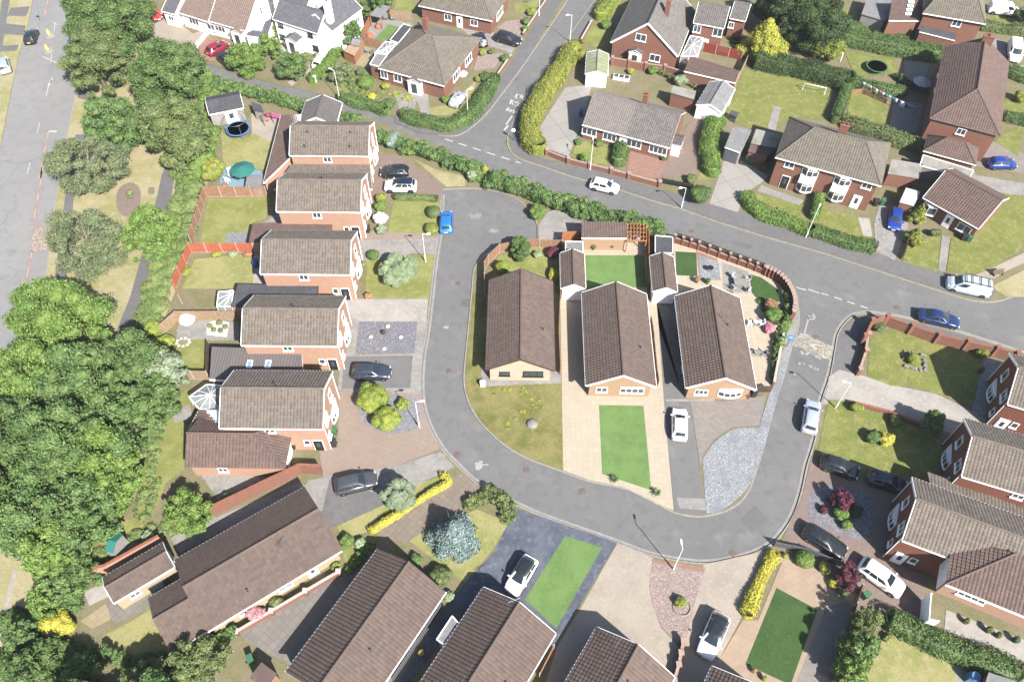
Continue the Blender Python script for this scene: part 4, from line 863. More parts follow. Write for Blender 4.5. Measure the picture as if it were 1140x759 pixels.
patch('lawn', "W2 440,560 560,500 650,440 730,640 640,690 500,680 430,640", 'lawn_dry', 2); patch('path', "W2 455,420 640,395 660,430 490,512 455,470", 'paving_grey', 3); patch('patio', "W2 340,500 450,425 472,492 392,532", 'slab_yellow', 3); patch('patio', "W2 355,378 442,335 465,395 380,435", 'concrete_pale', 3); patch('path', "W3 30,290 60,270 170,215 180,235 75,300", 'concrete_grey', 4)
patch('lawn', "W2 480,80 600,60 640,160 560,170 400,250 380,200", 'lawn_mixed', 2)
# west front gardens and drives
patch('driveway', "U4 205,0 330,15 500,140 500,190 480,225 300,182 280,190 205,195", 'block_brown', 2); patch('grass_verge', "U4 380,25 470,70 600,100 600,142 520,145", 'dry_grass', 3); patch('lawn', "U4 300,185 492,200 488,345 272,350", 'lawn_mixed', 2)
patch('flower_bed', "U4 170,330 480,345 480,362 170,370", 'block_red', 3); patch('driveway', "U4 150,362 487,358 472,430 380,425 190,470 150,440", 'concrete_grey', 2); patch('lawn', "U4 185,455 470,428 445,617 178,617", 'lawn_mixed', 3)
patch('driveway', "U4 85,618 443,618 436,712 85,712", 'concrete_pale', 2); patch('driveway', "U4 85,712 436,712 428,770 85,770", 'concrete_pale', 3); patch('gravel_bed', "U5 152,-8 398,-8 384,126 136,130", 'gravel_slate', 5)
patch('driveway', "U5 100,-40 152,-10 134,132 380,128 398,-10 437,-10 412,150 412,300 60,280 70,180", 'concrete_grey', 4); patch('driveway', "U5 88,140 378,136 368,272 78,276", 'asphalt', 5)
patch('driveway', "U5 65,282 412,292 436,420 492,530 300,605 0,655 -20,520 60,520", 'block_red', 3); patch('flower_bed', "U5 150,330 190,270 330,310 400,320 400,440 290,465 200,440 150,390", 'gravel_grey', 4, 2)
patch('driveway', "U5 495,540 555,606 380,690 230,745 60,759 -30,800 -90,700 -60,660 300,605", 'concrete_grey', 4); patch('driveway', "W4 20,100 200,150 190,190 60,245 -20,270", 'pavement_grey', 5)
patch('lawn', "W4 200,180 300,115 380,90 395,105 160,265 60,290 45,250", 'lawn_dry', 5); patch('path', "W4 410,90 455,75 520,130 460,185 420,230 270,310 165,275", 'paving_brown', 4); patch('lawn', "W4 280,298 340,260 500,195 605,240 550,330 460,432 430,412", 'lawn_dry', 6)
patch('flower_bed', "W4 460,190 530,130 625,190 595,245 500,200", 'soil', 5); patch('lawn', "W4 60,330 170,280 120,340 80,390", 'lawn_mixed', 5)
patch('path', "W3 600,400 690,300 720,330 420,700 300,640 250,600 580,400", 'paving_grey', 4)
patch('driveway', "W4 627,192 703,217 F 600,574 687,604 618,719 W4 525,450 440,560 250,800 215,800 390,520 470,430 560,330", 'blue_print', 4); patch('lawn', "W5 240,195 383,240 205,552 85,440", 'turf_green', 6)
patch('driveway', "W5 440,225 580,280 570,330 563,390 575,460 610,550 668,610 690,650 640,770 500,900 120,900 210,620 300,472", 'beige_print', 4); patch('gravel_bed', "W5 580,297 775,335 735,470 700,620 672,605 610,545 575,465 563,390 568,330", 'gravel_pink', 5); patch('flower_bed', "W5 570,285 780,315 776,336 580,298", 'paving_pink', 6)
patch('driveway', "W6 218,306 470,250 440,310 370,500 280,670 420,800 110,800 130,640 190,400", 'beige_print', 4); patch('patio', "W6 500,255 560,280 790,390 800,440 690,800 420,800 280,670 370,520 430,520 520,300 470,260", 'paving_stone', 5)
patch('lawn', "W6 500,395 658,480 555,770 380,690", 'turf_dark', 6); patch('flower_bed', "W6 370,520 400,520 440,460 515,300 500,280 470,300", 'soil', 7); patch('path', "W6 690,470 800,440 700,800 560,800", 'block_pink', 6)
# right-hand plots
patch('driveway', "F 893,552 903,510 985,545 1010,600 985,628 1025,650 1035,700 960,680 872,598", 'block_brown', 4); patch('gravel_bed', "W7 90,20 230,0 320,60 320,180 265,212 190,190 70,130 75,60", 'gravel_slate', 5, 2)
patch('lawn', "V6 85,245 165,252 340,320 520,380 600,480 500,600 330,555 40,455", 'lawn_green', 5); patch('driveway', "V6 85,150 130,120 250,150 380,190 540,222 640,270 760,330 640,400 340,315 170,255 80,240", 'concrete_pale', 4); patch('lawn', "V6 262,-10 400,-80 740,60 698,272 540,220 440,192 350,188 248,150", 'lawn_green', 5)
patch('path', "V6 705,60 830,90 740,330 690,290", 'gravel_white', 4); patch('pavement', "F 941,362 953,353 972,350 985,352 968,362 955,400 950,420 925,420 931,390 934,373", 'pavement_grey', 3); patch('pavement', "F 985,351 1007,356 1068,372 1150,398 1150,404 1060,378 1005,362", 'pavement_grey', 3)
patch('pavement', "F 925,420 950,420 933,450 915,450", 'concrete_pale', 3)
patch('lawn', "W7 360,580 420,560 640,690 660,770 680,830 200,830 200,740", 'lawn_dry', 4); patch('patio', "W7 600,480 910,600 910,680 590,590", 'concrete_pale', 5); patch('driveway', "W7 300,330 420,310 530,350 490,550 320,470 270,440", 'block_brown', 6)
patch('path', "W7 640,690 910,740 910,850 640,850", 'concrete_grey', 4)
# island
patch('lawn', "F 527,320 541,330 541,422 625,424 627,523.5 586,508.5 560,492.5 536.5,470 523.5,449 518,426 519.5,399 523,360", 'lawn_weedy', 2); patch('path', "V3 60,190 395,205 398,252 62,266", 'concrete_grey', 3); patch('lawn', "V1 130,480 150,440 270,410 440,405 430,640 100,640", 'lawn_mixed', 3)
patch('patio', "F 623,300 655,300 655,330 731,332 739,446 750,568 738,563.5 721.6,555 695.6,542.5 657,534.5 627,523.5", 'paving_cream', 4); patch('lawn', "V3 557,345 745,348 778,705 570,635", 'turf_green', 5); patch('patio', "V1 540,355 845,358 845,620 540,620", 'paving_cream', 5); patch('lawn', "V1 553,440 830,440 843,590 555,600", 'turf_green', 6)
patch('driveway', "V2 90,590 210,590 F 760,440 768.7,447 786,573 751,570 739,446 731,335", 'asphalt', 3); patch('driveway', "V4 78,320 285,318 285,330 80,330", 'concrete_grey', 6); patch('driveway', "V4 125,735 245,740 250,790 140,780", 'concrete_grey', 6)
patch('driveway', "V4 185,330 290,330 505,305 475,432 360,438 280,490 235,560 228,620", 'block_pink', 5); patch('gravel_bed', "V4 585,110 620,60 600,150 548,325 503,495 470,600 437,680 400,725 360,759 W6 280,106 230,108 V4 240,650 237,570 285,498 365,445 475,438 520,290 560,200", 'gravel_white', 4)
patch('patio', "V2 190,330 560,450 640,510 670,600 660,690 640,759 V4 560,40 545,160 520,275 440,275 380,10 V2 440,540 190,560", 'paving_cream', 2); patch('lawn', "V2 197,380 285,385 290,485 200,480", 'turf_dark', 4); patch('patio', "Z7 220,120 370,180 395,330 245,330", 'paving_pink', 3); patch('gravel_bed', "V2 297,395 380,425 388,500 303,498", 'gravel_white', 4); patch('lawn', "V2 508,475 560,490 630,540 645,590 600,600 560,600 520,555", 'turf_dark', 4)
patch('patio', "Z7 400,200 590,270 600,400 520,420 410,390", 'concrete_grey', 3)
patch('pavement', "F 882.5,332 888,343 889,355 886.5,368 881,384 872,417 864,440 868,400 872,370 874,350 870,325", 'concrete_grey', 3)
patch('driveway', "V1 345,285 375,240 420,225 540,260 545,400 340,385 332,300", 'concrete_grey', 3)
# lane side and north pavements
patch('pavement', "T3 0,485 150,530 280,545 360,480 440,340 560,150 645,-10 705,0 560,248 440,408 368,500 300,555 230,575 100,562 0,520", 'pavement_grey', 3)
patch('pavement', "F 566.5,148 582,140 590,165 603,176 630,183 680,193 700,201 752.7,215.6 789.6,227 826.5,236.7 897.6,260 972.5,282 1007,292 1045,302 1085,320 1110,325 1100,334 1085.6,333 1062,327 995.7,306 920,281.5 860,264.5 802.8,247 758,231 726,222 680,207 637,195.5 600,182.5 580,176 570,168.5", 'pavement_grey', 3)
patch('pavement', "F 566.5,147 582,138 606,98 640,50 668,5 662,2 641,32 606,81 581,118", 'pavement_grey', 3)
# north-west plots
patch('driveway', "T1 620,90 690,100 820,190 800,240 700,190 640,180 600,100", 'beige_print', 2); patch('driveway', "Z3 30,100 100,60 260,180 350,150 300,310 200,290 120,220 40,200", 'beige_print', 2); patch('driveway', "T2 0,180 40,150 130,180 120,250 60,262 0,245", 'paving_pink', 4)
patch('path', "T2 430,300 560,220 600,200 400,365 380,350", 'beige_print', 3); patch('patio', "T2 340,190 400,190 390,240 340,240", 'concrete_pale', 3); patch('lawn', "Z8 360,190 440,210 330,325 250,310", 'turf_green', 4); patch('patio', "Z8 240,170 380,150 530,180 560,200 440,210 330,325 250,315 130,300 90,250", 'concrete_grey', 3); patch('patio', "Z8 180,360 260,380 200,520 100,500 100,450", 'slab_yellow', 4)
patch('lawn', "T2 640,320 680,360 670,440 590,380 560,350", 'lawn_mixed', 3); patch('lawn', "T2 850,0 911,0 911,60 860,45", 'lawn_mixed', 3); patch('lawn', "T3 0,0 100,20 80,50 0,40", 'lawn_mixed', 3); patch('driveway', "T3 260,105 420,140 520,190 490,228 380,190 330,170", 'concrete_grey', 3); patch('driveway', "T3 405,145 540,165 520,200 430,185", 'concrete_pale', 4)
patch('gravel_bed', "T3 350,235 460,225 420,290 330,300", 'gravel_pink', 4); patch('gravel_bed', "T3 470,90 560,80 540,160 430,120", 'gravel_pink', 4); patch('lawn', "T3 100,470 240,440 350,330 300,480 200,490 130,490", 'lawn_dry', 4); patch('flower_bed', "T3 0,400 100,390 80,470 20,480", 'concrete_grey', 4); patch('lawn', "T3 500,20 610,0 590,50 510,60", 'lawn_mixed', 3)
patch('driveway', "F 460,75 475,95 480,130 470,128 455,90", 'concrete_grey', 4)
# north-east plots
patch('driveway', "T3 600,540 720,370 830,360 790,520 760,590 730,670 640,640", 'concrete_bays', 4); patch('flower_bed', "T3 590,500 760,270 790,300 720,370 610,540", 'soil', 4); patch('lawn', "T3 770,600 911,610 895,700 740,660", 'lawn_mixed', 4); patch('lawn', "T3 830,110 911,120 900,200 790,180", 'lawn_mixed', 4); patch('lawn', "T4 -10,120 80,120 70,200 -10,200", 'lawn_mixed', 4)
patch('patio', "T4 160,610 330,650 290,755 140,740", 'paving_pink', 4); patch('driveway', "T4 420,500 500,520 430,740 280,759 330,640", 'block_brown', 4); patch('lawn', "T4 0,590 90,610 60,680 0,700", 'lawn_mixed', 5); patch('lawn', "T4 640,290 700,290 911,330 1000,360 1000,440 830,500 720,545 660,545 560,490 600,400", 'lawn_green', 3); patch('path', "T4 765,450 797,455 770,555 735,550", 'concrete_grey', 4)
patch('lawn', "T4 490,640 555,640 520,759 440,759", 'lawn_mixed', 4); patch('driveway', "V2 400,0 480,0 590,60 560,90 500,130 460,215 340,178", 'concrete_bays', 4); patch('lawn', "V2 530,130 740,180 735,250 500,200", 'lawn_green', 5); patch('path', "V2 560,100 610,120 740,165 720,185 540,125", 'concrete_grey', 6); patch('lawn', "V2 790,170 835,170 835,290 770,270", 'lawn_green', 5)
patch('lawn', "V5 30,170 190,215 240,300 20,260", 'lawn_green', 5); patch('path', "V5 190,215 235,220 245,290 210,285", 'concrete_pale', 6); patch('driveway', "V5 270,170 390,170 380,260 330,380 260,345 250,240", 'concrete_grey', 4); patch('lawn', "V5 385,310 510,280 495,425 360,385", 'lawn_green', 5); patch('path', "V5 512,285 545,290 525,425 497,418", 'concrete_grey', 6); patch('lawn', "V5 545,300 640,260 700,110 828,140 828,330 700,410 640,430 530,420", 'lawn_green', 5); patch('path', "V5 640,435 700,410 828,350 850,380 760,420 680,470", 'beige_print', 5); patch('grass_verge', "V5 700,480 860,400 860,520 760,520", 'dry_grass', 4)
patch('driveway', "T5 770,610 860,600 1010,660 1010,740 760,700", 'block_pink', 4); patch('lawn', "T5 860,600 880,580 960,540 990,540 960,660", 'lawn_green', 5); patch('lawn', "T5 910,410 990,420 990,540 890,500", 'lawn_green', 5); patch('driveway', "T5 750,180 830,160 930,180 910,270 870,240 830,215", 'concrete_grey', 4); patch('driveway', "T5 900,270 1000,280 1000,300 910,290", 'concrete_pale', 5); patch('lawn', "T5 820,90 880,60 950,80 950,110", 'lawn_green', 5); patch('driveway', "T5 690,650 760,640 780,740 1010,780 1010,830 640,800", 'concrete_grey', 3)
patch('lawn', "T5 250,390 410,420 400,530 240,490", 'lawn_green', 5); patch('patio', "T5 440,420 560,440 530,570 415,540", 'stone_grey', 5); patch('lawn', "T5 230,220 440,240 450,310 270,330", 'lawn_green', 5); patch('lawn', "T5 180,50 280,40 290,100 200,110", 'lawn_green', 5); patch('patio', "T5 480,240 600,250 560,350 480,340", 'stone_grey', 5); patch('lawn', "T5 0,330 170,360 140,510 0,495", 'lawn_green', 3)
# ---------------------------------------------------------------- road markings
def stroke_sheet(lines, z, mat, name='road_marking'):
    m = MB()
    for s, w in lines:
        P = W(s, z)
        A_ = offset(P, w/2); B_ = offset(P, -w/2); n = len(P)
        m.add([(p.x, p.y, z) for p in B_]+[(p.x, p.y, z) for p in A_], [(i, i+1, n+i+1, n+i) for i in range(n-1)])
    return m.obj(name, [mat], kind='structure')
def dashes(s, on, off, w, z, mat):
    P = W(s, z); ln = []; m = MB()
    for a, b in zip(P, P[1:]):
        d = (b-a); L = d.length; d.normalize(); t = 0; nrm = Vector((-d.y, d.x, 0))*w/2
        while t < L: q = a+d*t; r_ = a+d*min(L, t+on); m.add([q-nrm, r_-nrm, r_+nrm, q+nrm], [(0,1,2,3)]); t += on+off
    m.obj('road_marking', [mat], kind='structure')
ZM = ZR+.012
dashes("T3 210,588 530,690", 1.3, 1.0, .2, ZM, 'road_white'); dashes("V2 660,505 720,535 835,560", .9, .7, .16, ZM, 'road_white'); dashes("V5 0,490 100,520 250,570", .9, .7, .16, ZM, 'road_white')
dashes("T1 232,100 205,365 110,759", 2.5, 6.5, .12, ZM, 'road_white'); stroke_sheet([("U1 235,0 170,485", .2)], ZM, 'road_cream'); stroke_sheet([("T1 135,0 108,120", .2)], ZM, 'road_cream'); stroke_sheet([("T1 205,0 188,70", .5), ("T1 205,556 165,759", .5), ("U1 170,0 125,250", .5), ("U1 125,335 88,515", .5)], ZM-.002, 'road_red'); dashes("T1 203,0 188,70", 1.6, 1.6, .14, ZM, 'road_cream'); dashes("T1 205,556 165,759", 1.6, 1.6, .14, ZM, 'road_cream'); dashes("U1 168,5 125,250", 1.6, 1.6, .14, ZM, 'road_cream'); dashes("U1 125,335 88,515", 1.6, 1.6, .14, ZM, 'road_cream'); stroke_sheet([("T1 180,240 238,265", .18), ("T1 215,340 205,365", .3), ("T1 222,330 213,352", .2), ("T1 225,95 240,105", .25), ("Z5 0,0 1,1" if False else "T1 205,556 240,556", .4)], ZM, 'road_white')
sheet('road_marking', W("U1 130,246 192,244 180,348 116,348", ZM), ZM-.003, 'road_red')
def text_mark(txt, c, ang, sx, sy, mat, name='road_marking', z=ZM):
    cu = bpy.data.curves.new('lettering', 'FONT'); cu.body = txt; cu.align_x = 'CENTER'; cu.align_y = 'CENTER'; cu.size = 1.0; cu.resolution_u = 3
    o = bpy.data.objects.new('tmp', cu); COL.objects.link(o); bpy.context.view_layer.update(); dg = bpy.context.evaluated_depsgraph_get(); me = bpy.data.meshes.new_from_object(o.evaluated_get(dg)); bpy.data.objects.remove(o)
    me.materials.clear(); me.materials.append(MT[mat]); M_ = Matrix.Rotation(ang, 4, 'Z') @ Matrix.Diagonal((sx, sy, 1, 1)); me.transform(M_); r_ = link(name, me, None, (c.x, c.y, z), kind='structure'); return r_
d = (W("U1 120,345")[0]-W("U1 135,250")[0]); a_ = math.atan2(d.y, d.x)-R(90)
text_mark('STOP', W("U1 162,272", ZM)[0], a_, .98, 3.0, 'road_cream'); text_mark('BUS', W("U1 152,320", ZM)[0], a_, 1.15, 2.8, 'road_cream')
# worn lettering where the lane and the close meet the road: only fragments of the letters are left
J = 'Z1 '; TILES['J'] = (540, 80, .1318)
stroke_sheet([("J 272,188 258,215 268,228", .28), ("J 288,196 312,200 296,222", .22), ("J 322,205 312,222 326,238 340,220 322,205", .2), ("J 345,215 335,232 350,240 360,224", .2),
 ("J 222,236 212,275", .24), ("J 226,240 246,250 228,258 236,280", .18), ("J 258,254 266,290 M" if False else "J 258,254 268,288", .2), ("J 274,254 256,290", .2), ("J 286,262 278,284 292,296 302,276 286,262", .2), ("J 318,270 308,300", .22),
 ("J 195,304 180,332", .26), ("J 200,304 204,338", .2), ("J 226,318 216,340", .22), ("J 246,322 236,346 252,350", .22), ("J 274,318 262,345", .2), ("J 285,316 298,324", .2), ("J 230,372 178,446", .22), ("J 195,455 162,494", .3)], ZM, 'road_white')
stroke_sheet([("ZG 340,195 300,345", .2), ("ZG 350,180 335,205 385,215 398,190 385,160 375,190", .22), ("ZG 255,352 315,360 350,380", .3), ("ZG 245,620 262,622 248,638", .22), ("ZG 290,620 298,640", .14), ("ZG 340,650 370,650 360,672", .2), ("ZG 392,690 398,660 412,690 432,668 425,695", .18), ("ZG 205,722 212,738", .25), ("ZG 260,515 290,530 275,542", .3), ("ZG 310,545 345,525", .28), ("ZG 400,560 440,570", .3), ("ZG 440,575 450,590", .25)], ZM, 'road_worn')
sheet('road', W("ZG 190,380 250,365 320,375 430,410 540,460 585,490 545,590 460,575 400,560 330,525 260,480 185,460", ZR), ZR+.008, 'rumble')
sheet('road', W("W6 420,78 470,128 410,190 360,135", ZR), ZR+.008, 'asphalt_dark')
for s in ("W5 305,22", "U5 565,553", "W6 332,262", "V2 265,295", "V4 715,55", "T3 510,337", "W5 90,-60", "V4 445,660", "V5 338,560", "U5 530,200", "U4 595,635", "U4 570,552", "ZB 0,0"):
    if 'ZB' in s: continue
    p = W(s, ZR)[0]; m = MB(); m.box((0, 0, .01), (.62, .62, .02), 0, random.random()); link('manhole_cover', m.mesh('manhole_cover', ['iron']), None, (p.x, p.y, ZR+.004), kind='structure')

def splash(px, r, mat, seed, z=ZR+.012):
    rg = random.Random(seed); c = W(px, z)[0]; P = []
    for i in range(22): a = 2*math.pi*i/22; q = r*rg.uniform(.35, 1.15); P.append((c.x+math.cos(a)*q*1.5, c.y+math.sin(a)*q))
    sheet('road_stain', P, z, mat)
splash("U5 662,598", .55, 'road_worn', 2); splash("U5 520,15", .3, 'road_worn', 3); splash("U4 640,270", .7, 'asphalt_pale', 5); splash("U4 720,330", .5, 'asphalt_pale', 6)
sheet('road', W("U4 590,620 620,616 624,650 594,654", ZR), ZR+.008, 'asphalt_dark'); sheet('road', W("V2 440,330 520,352 512,372 434,348", ZR), ZR+.008, 'asphalt_dark'); sheet('road', W("T3 470,590 520,606 508,622 458,604", ZR), ZR+.008, 'asphalt_dark')
# ---------------------------------------------------------------- buildings
def two_storey(name, label, rc, front, tile, brick, extra=(), aer=(), group=None, side=None):
    """a two-storey gabled house; front = 'E' or 'W' gable with windows and a bow window"""
    s = 1 if front == 'E' else -1
    fe = [('w', front, s*1.1, 4.15, 1.0, 1.5, dict(nx=1, transom=.35)), ('w', front, s*-1.75, 4.0, 1.3, 1.25, dict(nx=2, transom=.35)), ('w', front, s*.75, 1.45, 2.5, 1.35, dict(nx=5, bow=.3, transom=.35)), ('w', front, s*-2.3, 1.55, .75, 1.0, dict(nx=1)),
          ('w', 'S', s*-.4, 4.15, 1.1, .9, dict(nx=2)), ('w', 'S', s*3.0, 1.65, .7, .95, dict(nx=1)), ('d', 'S', s*4.15, 1.1, .95, 2.05, dict(mat='black_trim' if s > 0 else 'white_plastic')), ('w', 'W' if s > 0 else 'E', 1.2, 4.0, 1.6, 1.2), ('w', 'W' if s > 0 else 'E', -1.6, 4.0, 1.2, 1.2), ('w', 'W' if s > 0 else 'E', 0, 1.3, 2.2, 1.9, dict(nx=3, sill=False))]
    root = gable_building(name, label, rc, 5.0, 7.12, brick, tile, feats=fe + list(extra), LW=(10.65, 7.15), aer=aer, group=group)
    for sy in (-1, 1):
        d = MB(); d.tube([(s*(10.65/2-.02), sy*3.22, 0.1), (s*(10.65/2-.02), sy*3.22, 4.85)], .055, 8); d.obj('downpipe', 'white_plastic', root)
    return root
def vent(root, x, y, z): m = MB(); m.lathe([(.07, 0), (.07, .4), (.1, .4), (.1, .5)], 8, M=Matrix.Translation((x, y, z))); m.obj('roof_vent', 'pale_metal', root)
HG = 'two-storey houses in a row along the west side of the close'
for k, (s, l) in enumerate((("T2 400,517 755,518 400,657 728,660", 'orange brick two-storey house farthest up the west row, wrapped by a brown low roof'),
    ("U2 525,278 868,280 487,440 840,440", 'orange brick two-storey house beside the white hydrangea, with a lawn inside brown fencing behind'),
    ("U2 462,518 832,520 417,703 795,708", 'orange brick two-storey house facing the pale round willow bush on its front lawn'),
    ("U3 387,70 778,80 338,280 745,287", 'orange brick two-storey house facing the slate-chipping bed with white stones'),
    ("U3 303,388 722,393 247,632 682,637", 'orange brick two-storey house with a glass conservatory at its back corner'))):
    rc = rect_from(s, 5.0); rc = (rc[0], R(.4), rc[2], rc[3])
    h = two_storey('brick_house', l, rc, 'E', 'tile_weathered', 'brick_orange', group=HG, aer=() if k else ())
    if k == 0:
        for x, y in ((-3, -.9), (2.8, -.9), (-3.3, -2.6), (2.8, -2.6)): vent(h, x, y, 7.1+y*.59)
    if k in (1, 3, 4): vent(h, 0.2, .4, 6.9)
# right-hand row
RG = 'two-storey houses on the east side of the close'
c1 = W("F 1123.2,393.4", 5.0)[0]
def from_corner(px, z, ang, L, Wd):
    p = W(px, z)[0]; u = Vector((math.cos(ang), math.sin(ang), 0)); v = Vector((-u.y, u.x, 0)); return (p + u*L/2 - v*Wd/2, ang, L, Wd)
two_storey('brick_house', 'dark red brick house cut by the right edge, its gable over the shaded corner lawn', from_corner("F 1123.2,393.4", 5.0, R(-21), 10.65, 7.15), 'W', 'tile_weathered', 'brick_dark', group=RG, aer=((-3.5, .2, 7.1, .3),))
two_storey('brick_house', 'dark red brick house between the pale shared drive and the house with the double garage', from_corner("F 1015.2,531.6", 5.0, R(-23.2), 10.65, 7.15), 'W', 'tile_weathered', 'brick_dark', group=RG, aer=((-4.2, .1, 7.1, 1.0), (.6, .5, 7.0, .9)))
two_storey('brick_house', 'dark red brick house whose gable stands over the lawn with the yellow-flowered bush', from_corner("V6 655,325", 5.0, R(-19.5), 10.65, 7.15), 'W', 'tile_weathered', 'brick_dark', group=RG, aer=((-4.4, .2, 7.1, .6),))
# centre bungalows
BG = 'brown-roofed bungalows on the island of the close'
def bungalow(label, rc, wall, feats, group, **kw): return gable_building('bungalow', label, rc, 2.6, 4.75, wall, 'tile_brown', ov=.45, og=.35, feats=feats, group=group, tw=.36, th=.36, **kw)
rc = rect_from("V1 100,552 V3 80,193 V1 405,572 V3 368,195", 2.6)
b1 = bungalow('cream bungalow with dark window frames above the weedy corner lawn', (rc[0], R(-90), 13.2, 7.75), 'cream_render', [('w', 'E', -1.75, 1.35, 1.2, .75, dict(frame='black_trim', nx=1)), ('w', 'E', 1.5, 1.4, 2.3, 1.0, dict(frame='black_trim', nx=3)), ('w', 'N', 2.0, 1.4, 1.2, 1.0), ('w', 'N', -3.0, 1.4, 1.2, 1.0), ('d', 'S', 1.0, 1.1, .9, 2.05)], BG, trim='fence_dark')
rc = rect_from("V1 540,612 V3 503,262 V1 843,625 V3 795,270", 2.6)
b2 = bungalow('peach brick bungalow with white bargeboards in the middle of the three', (rc[0], R(-90.4), 13.4, 7.75), 'brick_peach', [('w', 'E', -2.0, 1.35, 1.3, .9, dict(nx=2)), ('w', 'E', 1.4, 1.4, 2.7, 1.15, dict(nx=4, transom=.3)), ('d', 'S', 2.0, 1.1, .9, 2.05), ('w', 'N', 2.0, 1.4, 1.2, 1.0), ('w', 'W', 0, 1.3, 2.4, 1.8, dict(nx=3, sill=False))], BG)
rc = rect_from("V2 192,567 V4 168,275 V2 470,575 V4 460,280", 2.6)
b3 = bungalow('peach brick bungalow beside the cobble front bed and the white parked hatchback', (rc[0], R(-91), 13.2, 7.75), 'brick_peach', [('w', 'E', -1.9, 1.35, 1.5, .9, dict(nx=3)), ('w', 'E', 1.3, 1.4, 2.6, 1.15, dict(nx=4, bow=.3, transom=.3)), ('d', 'S', 2.4, 1.1, .9, 2.05), ('w', 'S', -.5, 1.4, 1.0, .9), ('w', 'N', 2.0, 1.4, 1.2, 1.0)], BG)
for b_, x, y in ((b1, 1.5, 2.6), (b2, 2.0, 2.4), (b3, -1.2, 1.4)): vent(b_, x, y, 4.75-y*.555)
aerial([c for c in b3.children if c.name.startswith('roof')][0], -1.5, 1.0, 4.4, .8)
def garage(label, rc, wall='white_render', tile='tile_brown', door='E', dm='white_plastic', name='garage', hr=3.1, he=2.3, LW=None, dw=2.3):
    return gable_building(name, label, rc, he, hr, wall, tile, ov=.15, og=.12, feats=[('g', door, 0, 1.05, dw, 2.0, dict(mat=dm))], cat='garage', LW=LW, tw=.34, th=.34, group='garages')
rc = rect_from("V1 440,430 440,592 548,432 555,602", 2.3); garage('narrow tiled garage with a white door beside the green-lawn back garden', (rc[0], R(-90.5), 5.85, 2.95))
rc = rect_from("V2 90,400 97,548 190,405 207,553", 2.3); garage('narrow tiled garage with a white door behind the dark asphalt drive', (rc[0], R(-91.5), 5.8, 2.95))
flat_building('garden_shed', 'grey flat-roofed shed behind the narrow garage by the orange fence', W("V1 460,375 545,375 545,428 460,420", 2.2), 2.2, 'fence_orange', 'felt_grey', 'shed')
flat_building('garden_shed', 'dark flat-roofed shed tucked under the hedge beside the lane wall', W("V2 110,312 187,318 187,388 110,388", 2.2), 2.2, 'fence_dark', 'felt_dark', 'shed')
a_, b_ = W("V1 537,358 748,360", 2.3); d_, e_ = W("V1 537,281 750,285", 2.9)
lean_to('summer_house', 'peach garden room with a brown tiled roof facing the bright green back lawn', (a_, b_), (d_, e_), 2.3, 2.9, 'brick_peach', 'tile_brown', 'garden room')
# bottom bungalows
SG = 'brown-roofed bungalows along the bottom edge'
rc = rect_from("W3 60,348 463,128 140,605 580,330", 2.6)
s1 = bungalow('long cream bungalow with a lower rear wing, lying behind the long red brick wall', (rc[0], R(35.2), 13.6, 8.1), 'brick_cream', [('w', 'S', -3.2, 1.4, 1.4, 1.1), ('w', 'S', .8, 1.4, 1.4, 1.1), ('d', 'S', 3.6, 1.1, .9, 2.05), ('w', 'N', -2, 1.4, 1.2, 1.), ('w', 'N', 3, 1.4, 1.2, 1.)], SG, barge=False)
ro = [c for c in s1.children if c.name.startswith('roof')][0]; aerial(ro, 2.2, -1.4, 4.1, .5); vent(s1, -2.2, -3.0, 3.2)
u = Vector((math.cos(R(35.2)), math.sin(R(35.2)), 0)); v = Vector((-u.y, u.x, 0))
gable_building('bungalow_wing', 'lower tiled wing on the back end of the long cream bungalow', (rc[0] - u*8.45 - v*.95, R(35.2), 3.4, 5.9), 2.45, 4.0, 'brick_cream', 'tile_brown', ov=.3, og=.2, cat='extension', feats=[('w', 'W', 0, 1.4, 1.6, 1.1)], barge=False)
rc = rect_from("W2 443,325 690,170 485,412 735,270", 2.3); gable_building('garage', 'cream garage with a speckled brown roof set back behind the long cream bungalow', (rc[0], R(36.8), 5.9, 2.95), 2.3, 3.05, 'brick_cream', 'tile_brown', ov=.15, og=.12, feats=[('d', 'E', 0.5, 1.1, .9, 2.05), ('w', 'S', -1.2, 1.4, 1.0, .7)], cat='garage', group='garages')
def front_at(fl, fr, z, ang, L, Wd):
    a, b = W(fl, z)[0], W(fr, z)[0]; u = Vector((math.cos(ang), math.sin(ang), 0)); return ((a+b)/2 - u*L/2, ang, L, Wd)
FE = [('w', 'E', -1.7, 1.4, 1.5, 1.1, dict(nx=2)), ('w', 'E', 1.5, 1.4, 2.4, 1.2, dict(nx=3)), ('d', 'S', 1.5, 1.1, .9, 2.05), ('w', 'S', -2.5, 1.4, 1.2, 1.0), ('w', 'N', 1, 1.4, 1.2, 1.0)]
s2 = bungalow('brown-roofed bungalow with an orange-stained ridge end beside the blue spruce garden', front_at("W4 185,325", "W4 393,463", 2.6, R(59), 13.3, 7.9), 'brick_cream', FE, SG, barge=False)
s3 = bungalow('brown-roofed bungalow at the end of the slate-blue printed drive', front_at("W4 525,447", "W5 200,575", 2.6, R(58.2), 13.3, 7.8), 'brick_cream', FE, SG)
s4 = bungalow('brown-roofed bungalow cut by the bottom edge below the beige drive and pink gravel', front_at("W5 362,545", "W5 662,742", 2.6, R(57.6), 13.3, 7.8), 'brick_cream', FE, SG)
s5 = bungalow('bungalow of which only a roof corner shows at the bottom edge near the two-tone car', front_at("W6 268,712", "F 882,795", 2.6, R(58), 13.3, 7.8), 'brick_cream', FE, SG)
for b_, x, y in ((s2, -1.5, -1.7), (s3, .5, -2.6), (s4, 3.5, -.8)): vent(b_, x, y, 4.75-abs(y)*.555)
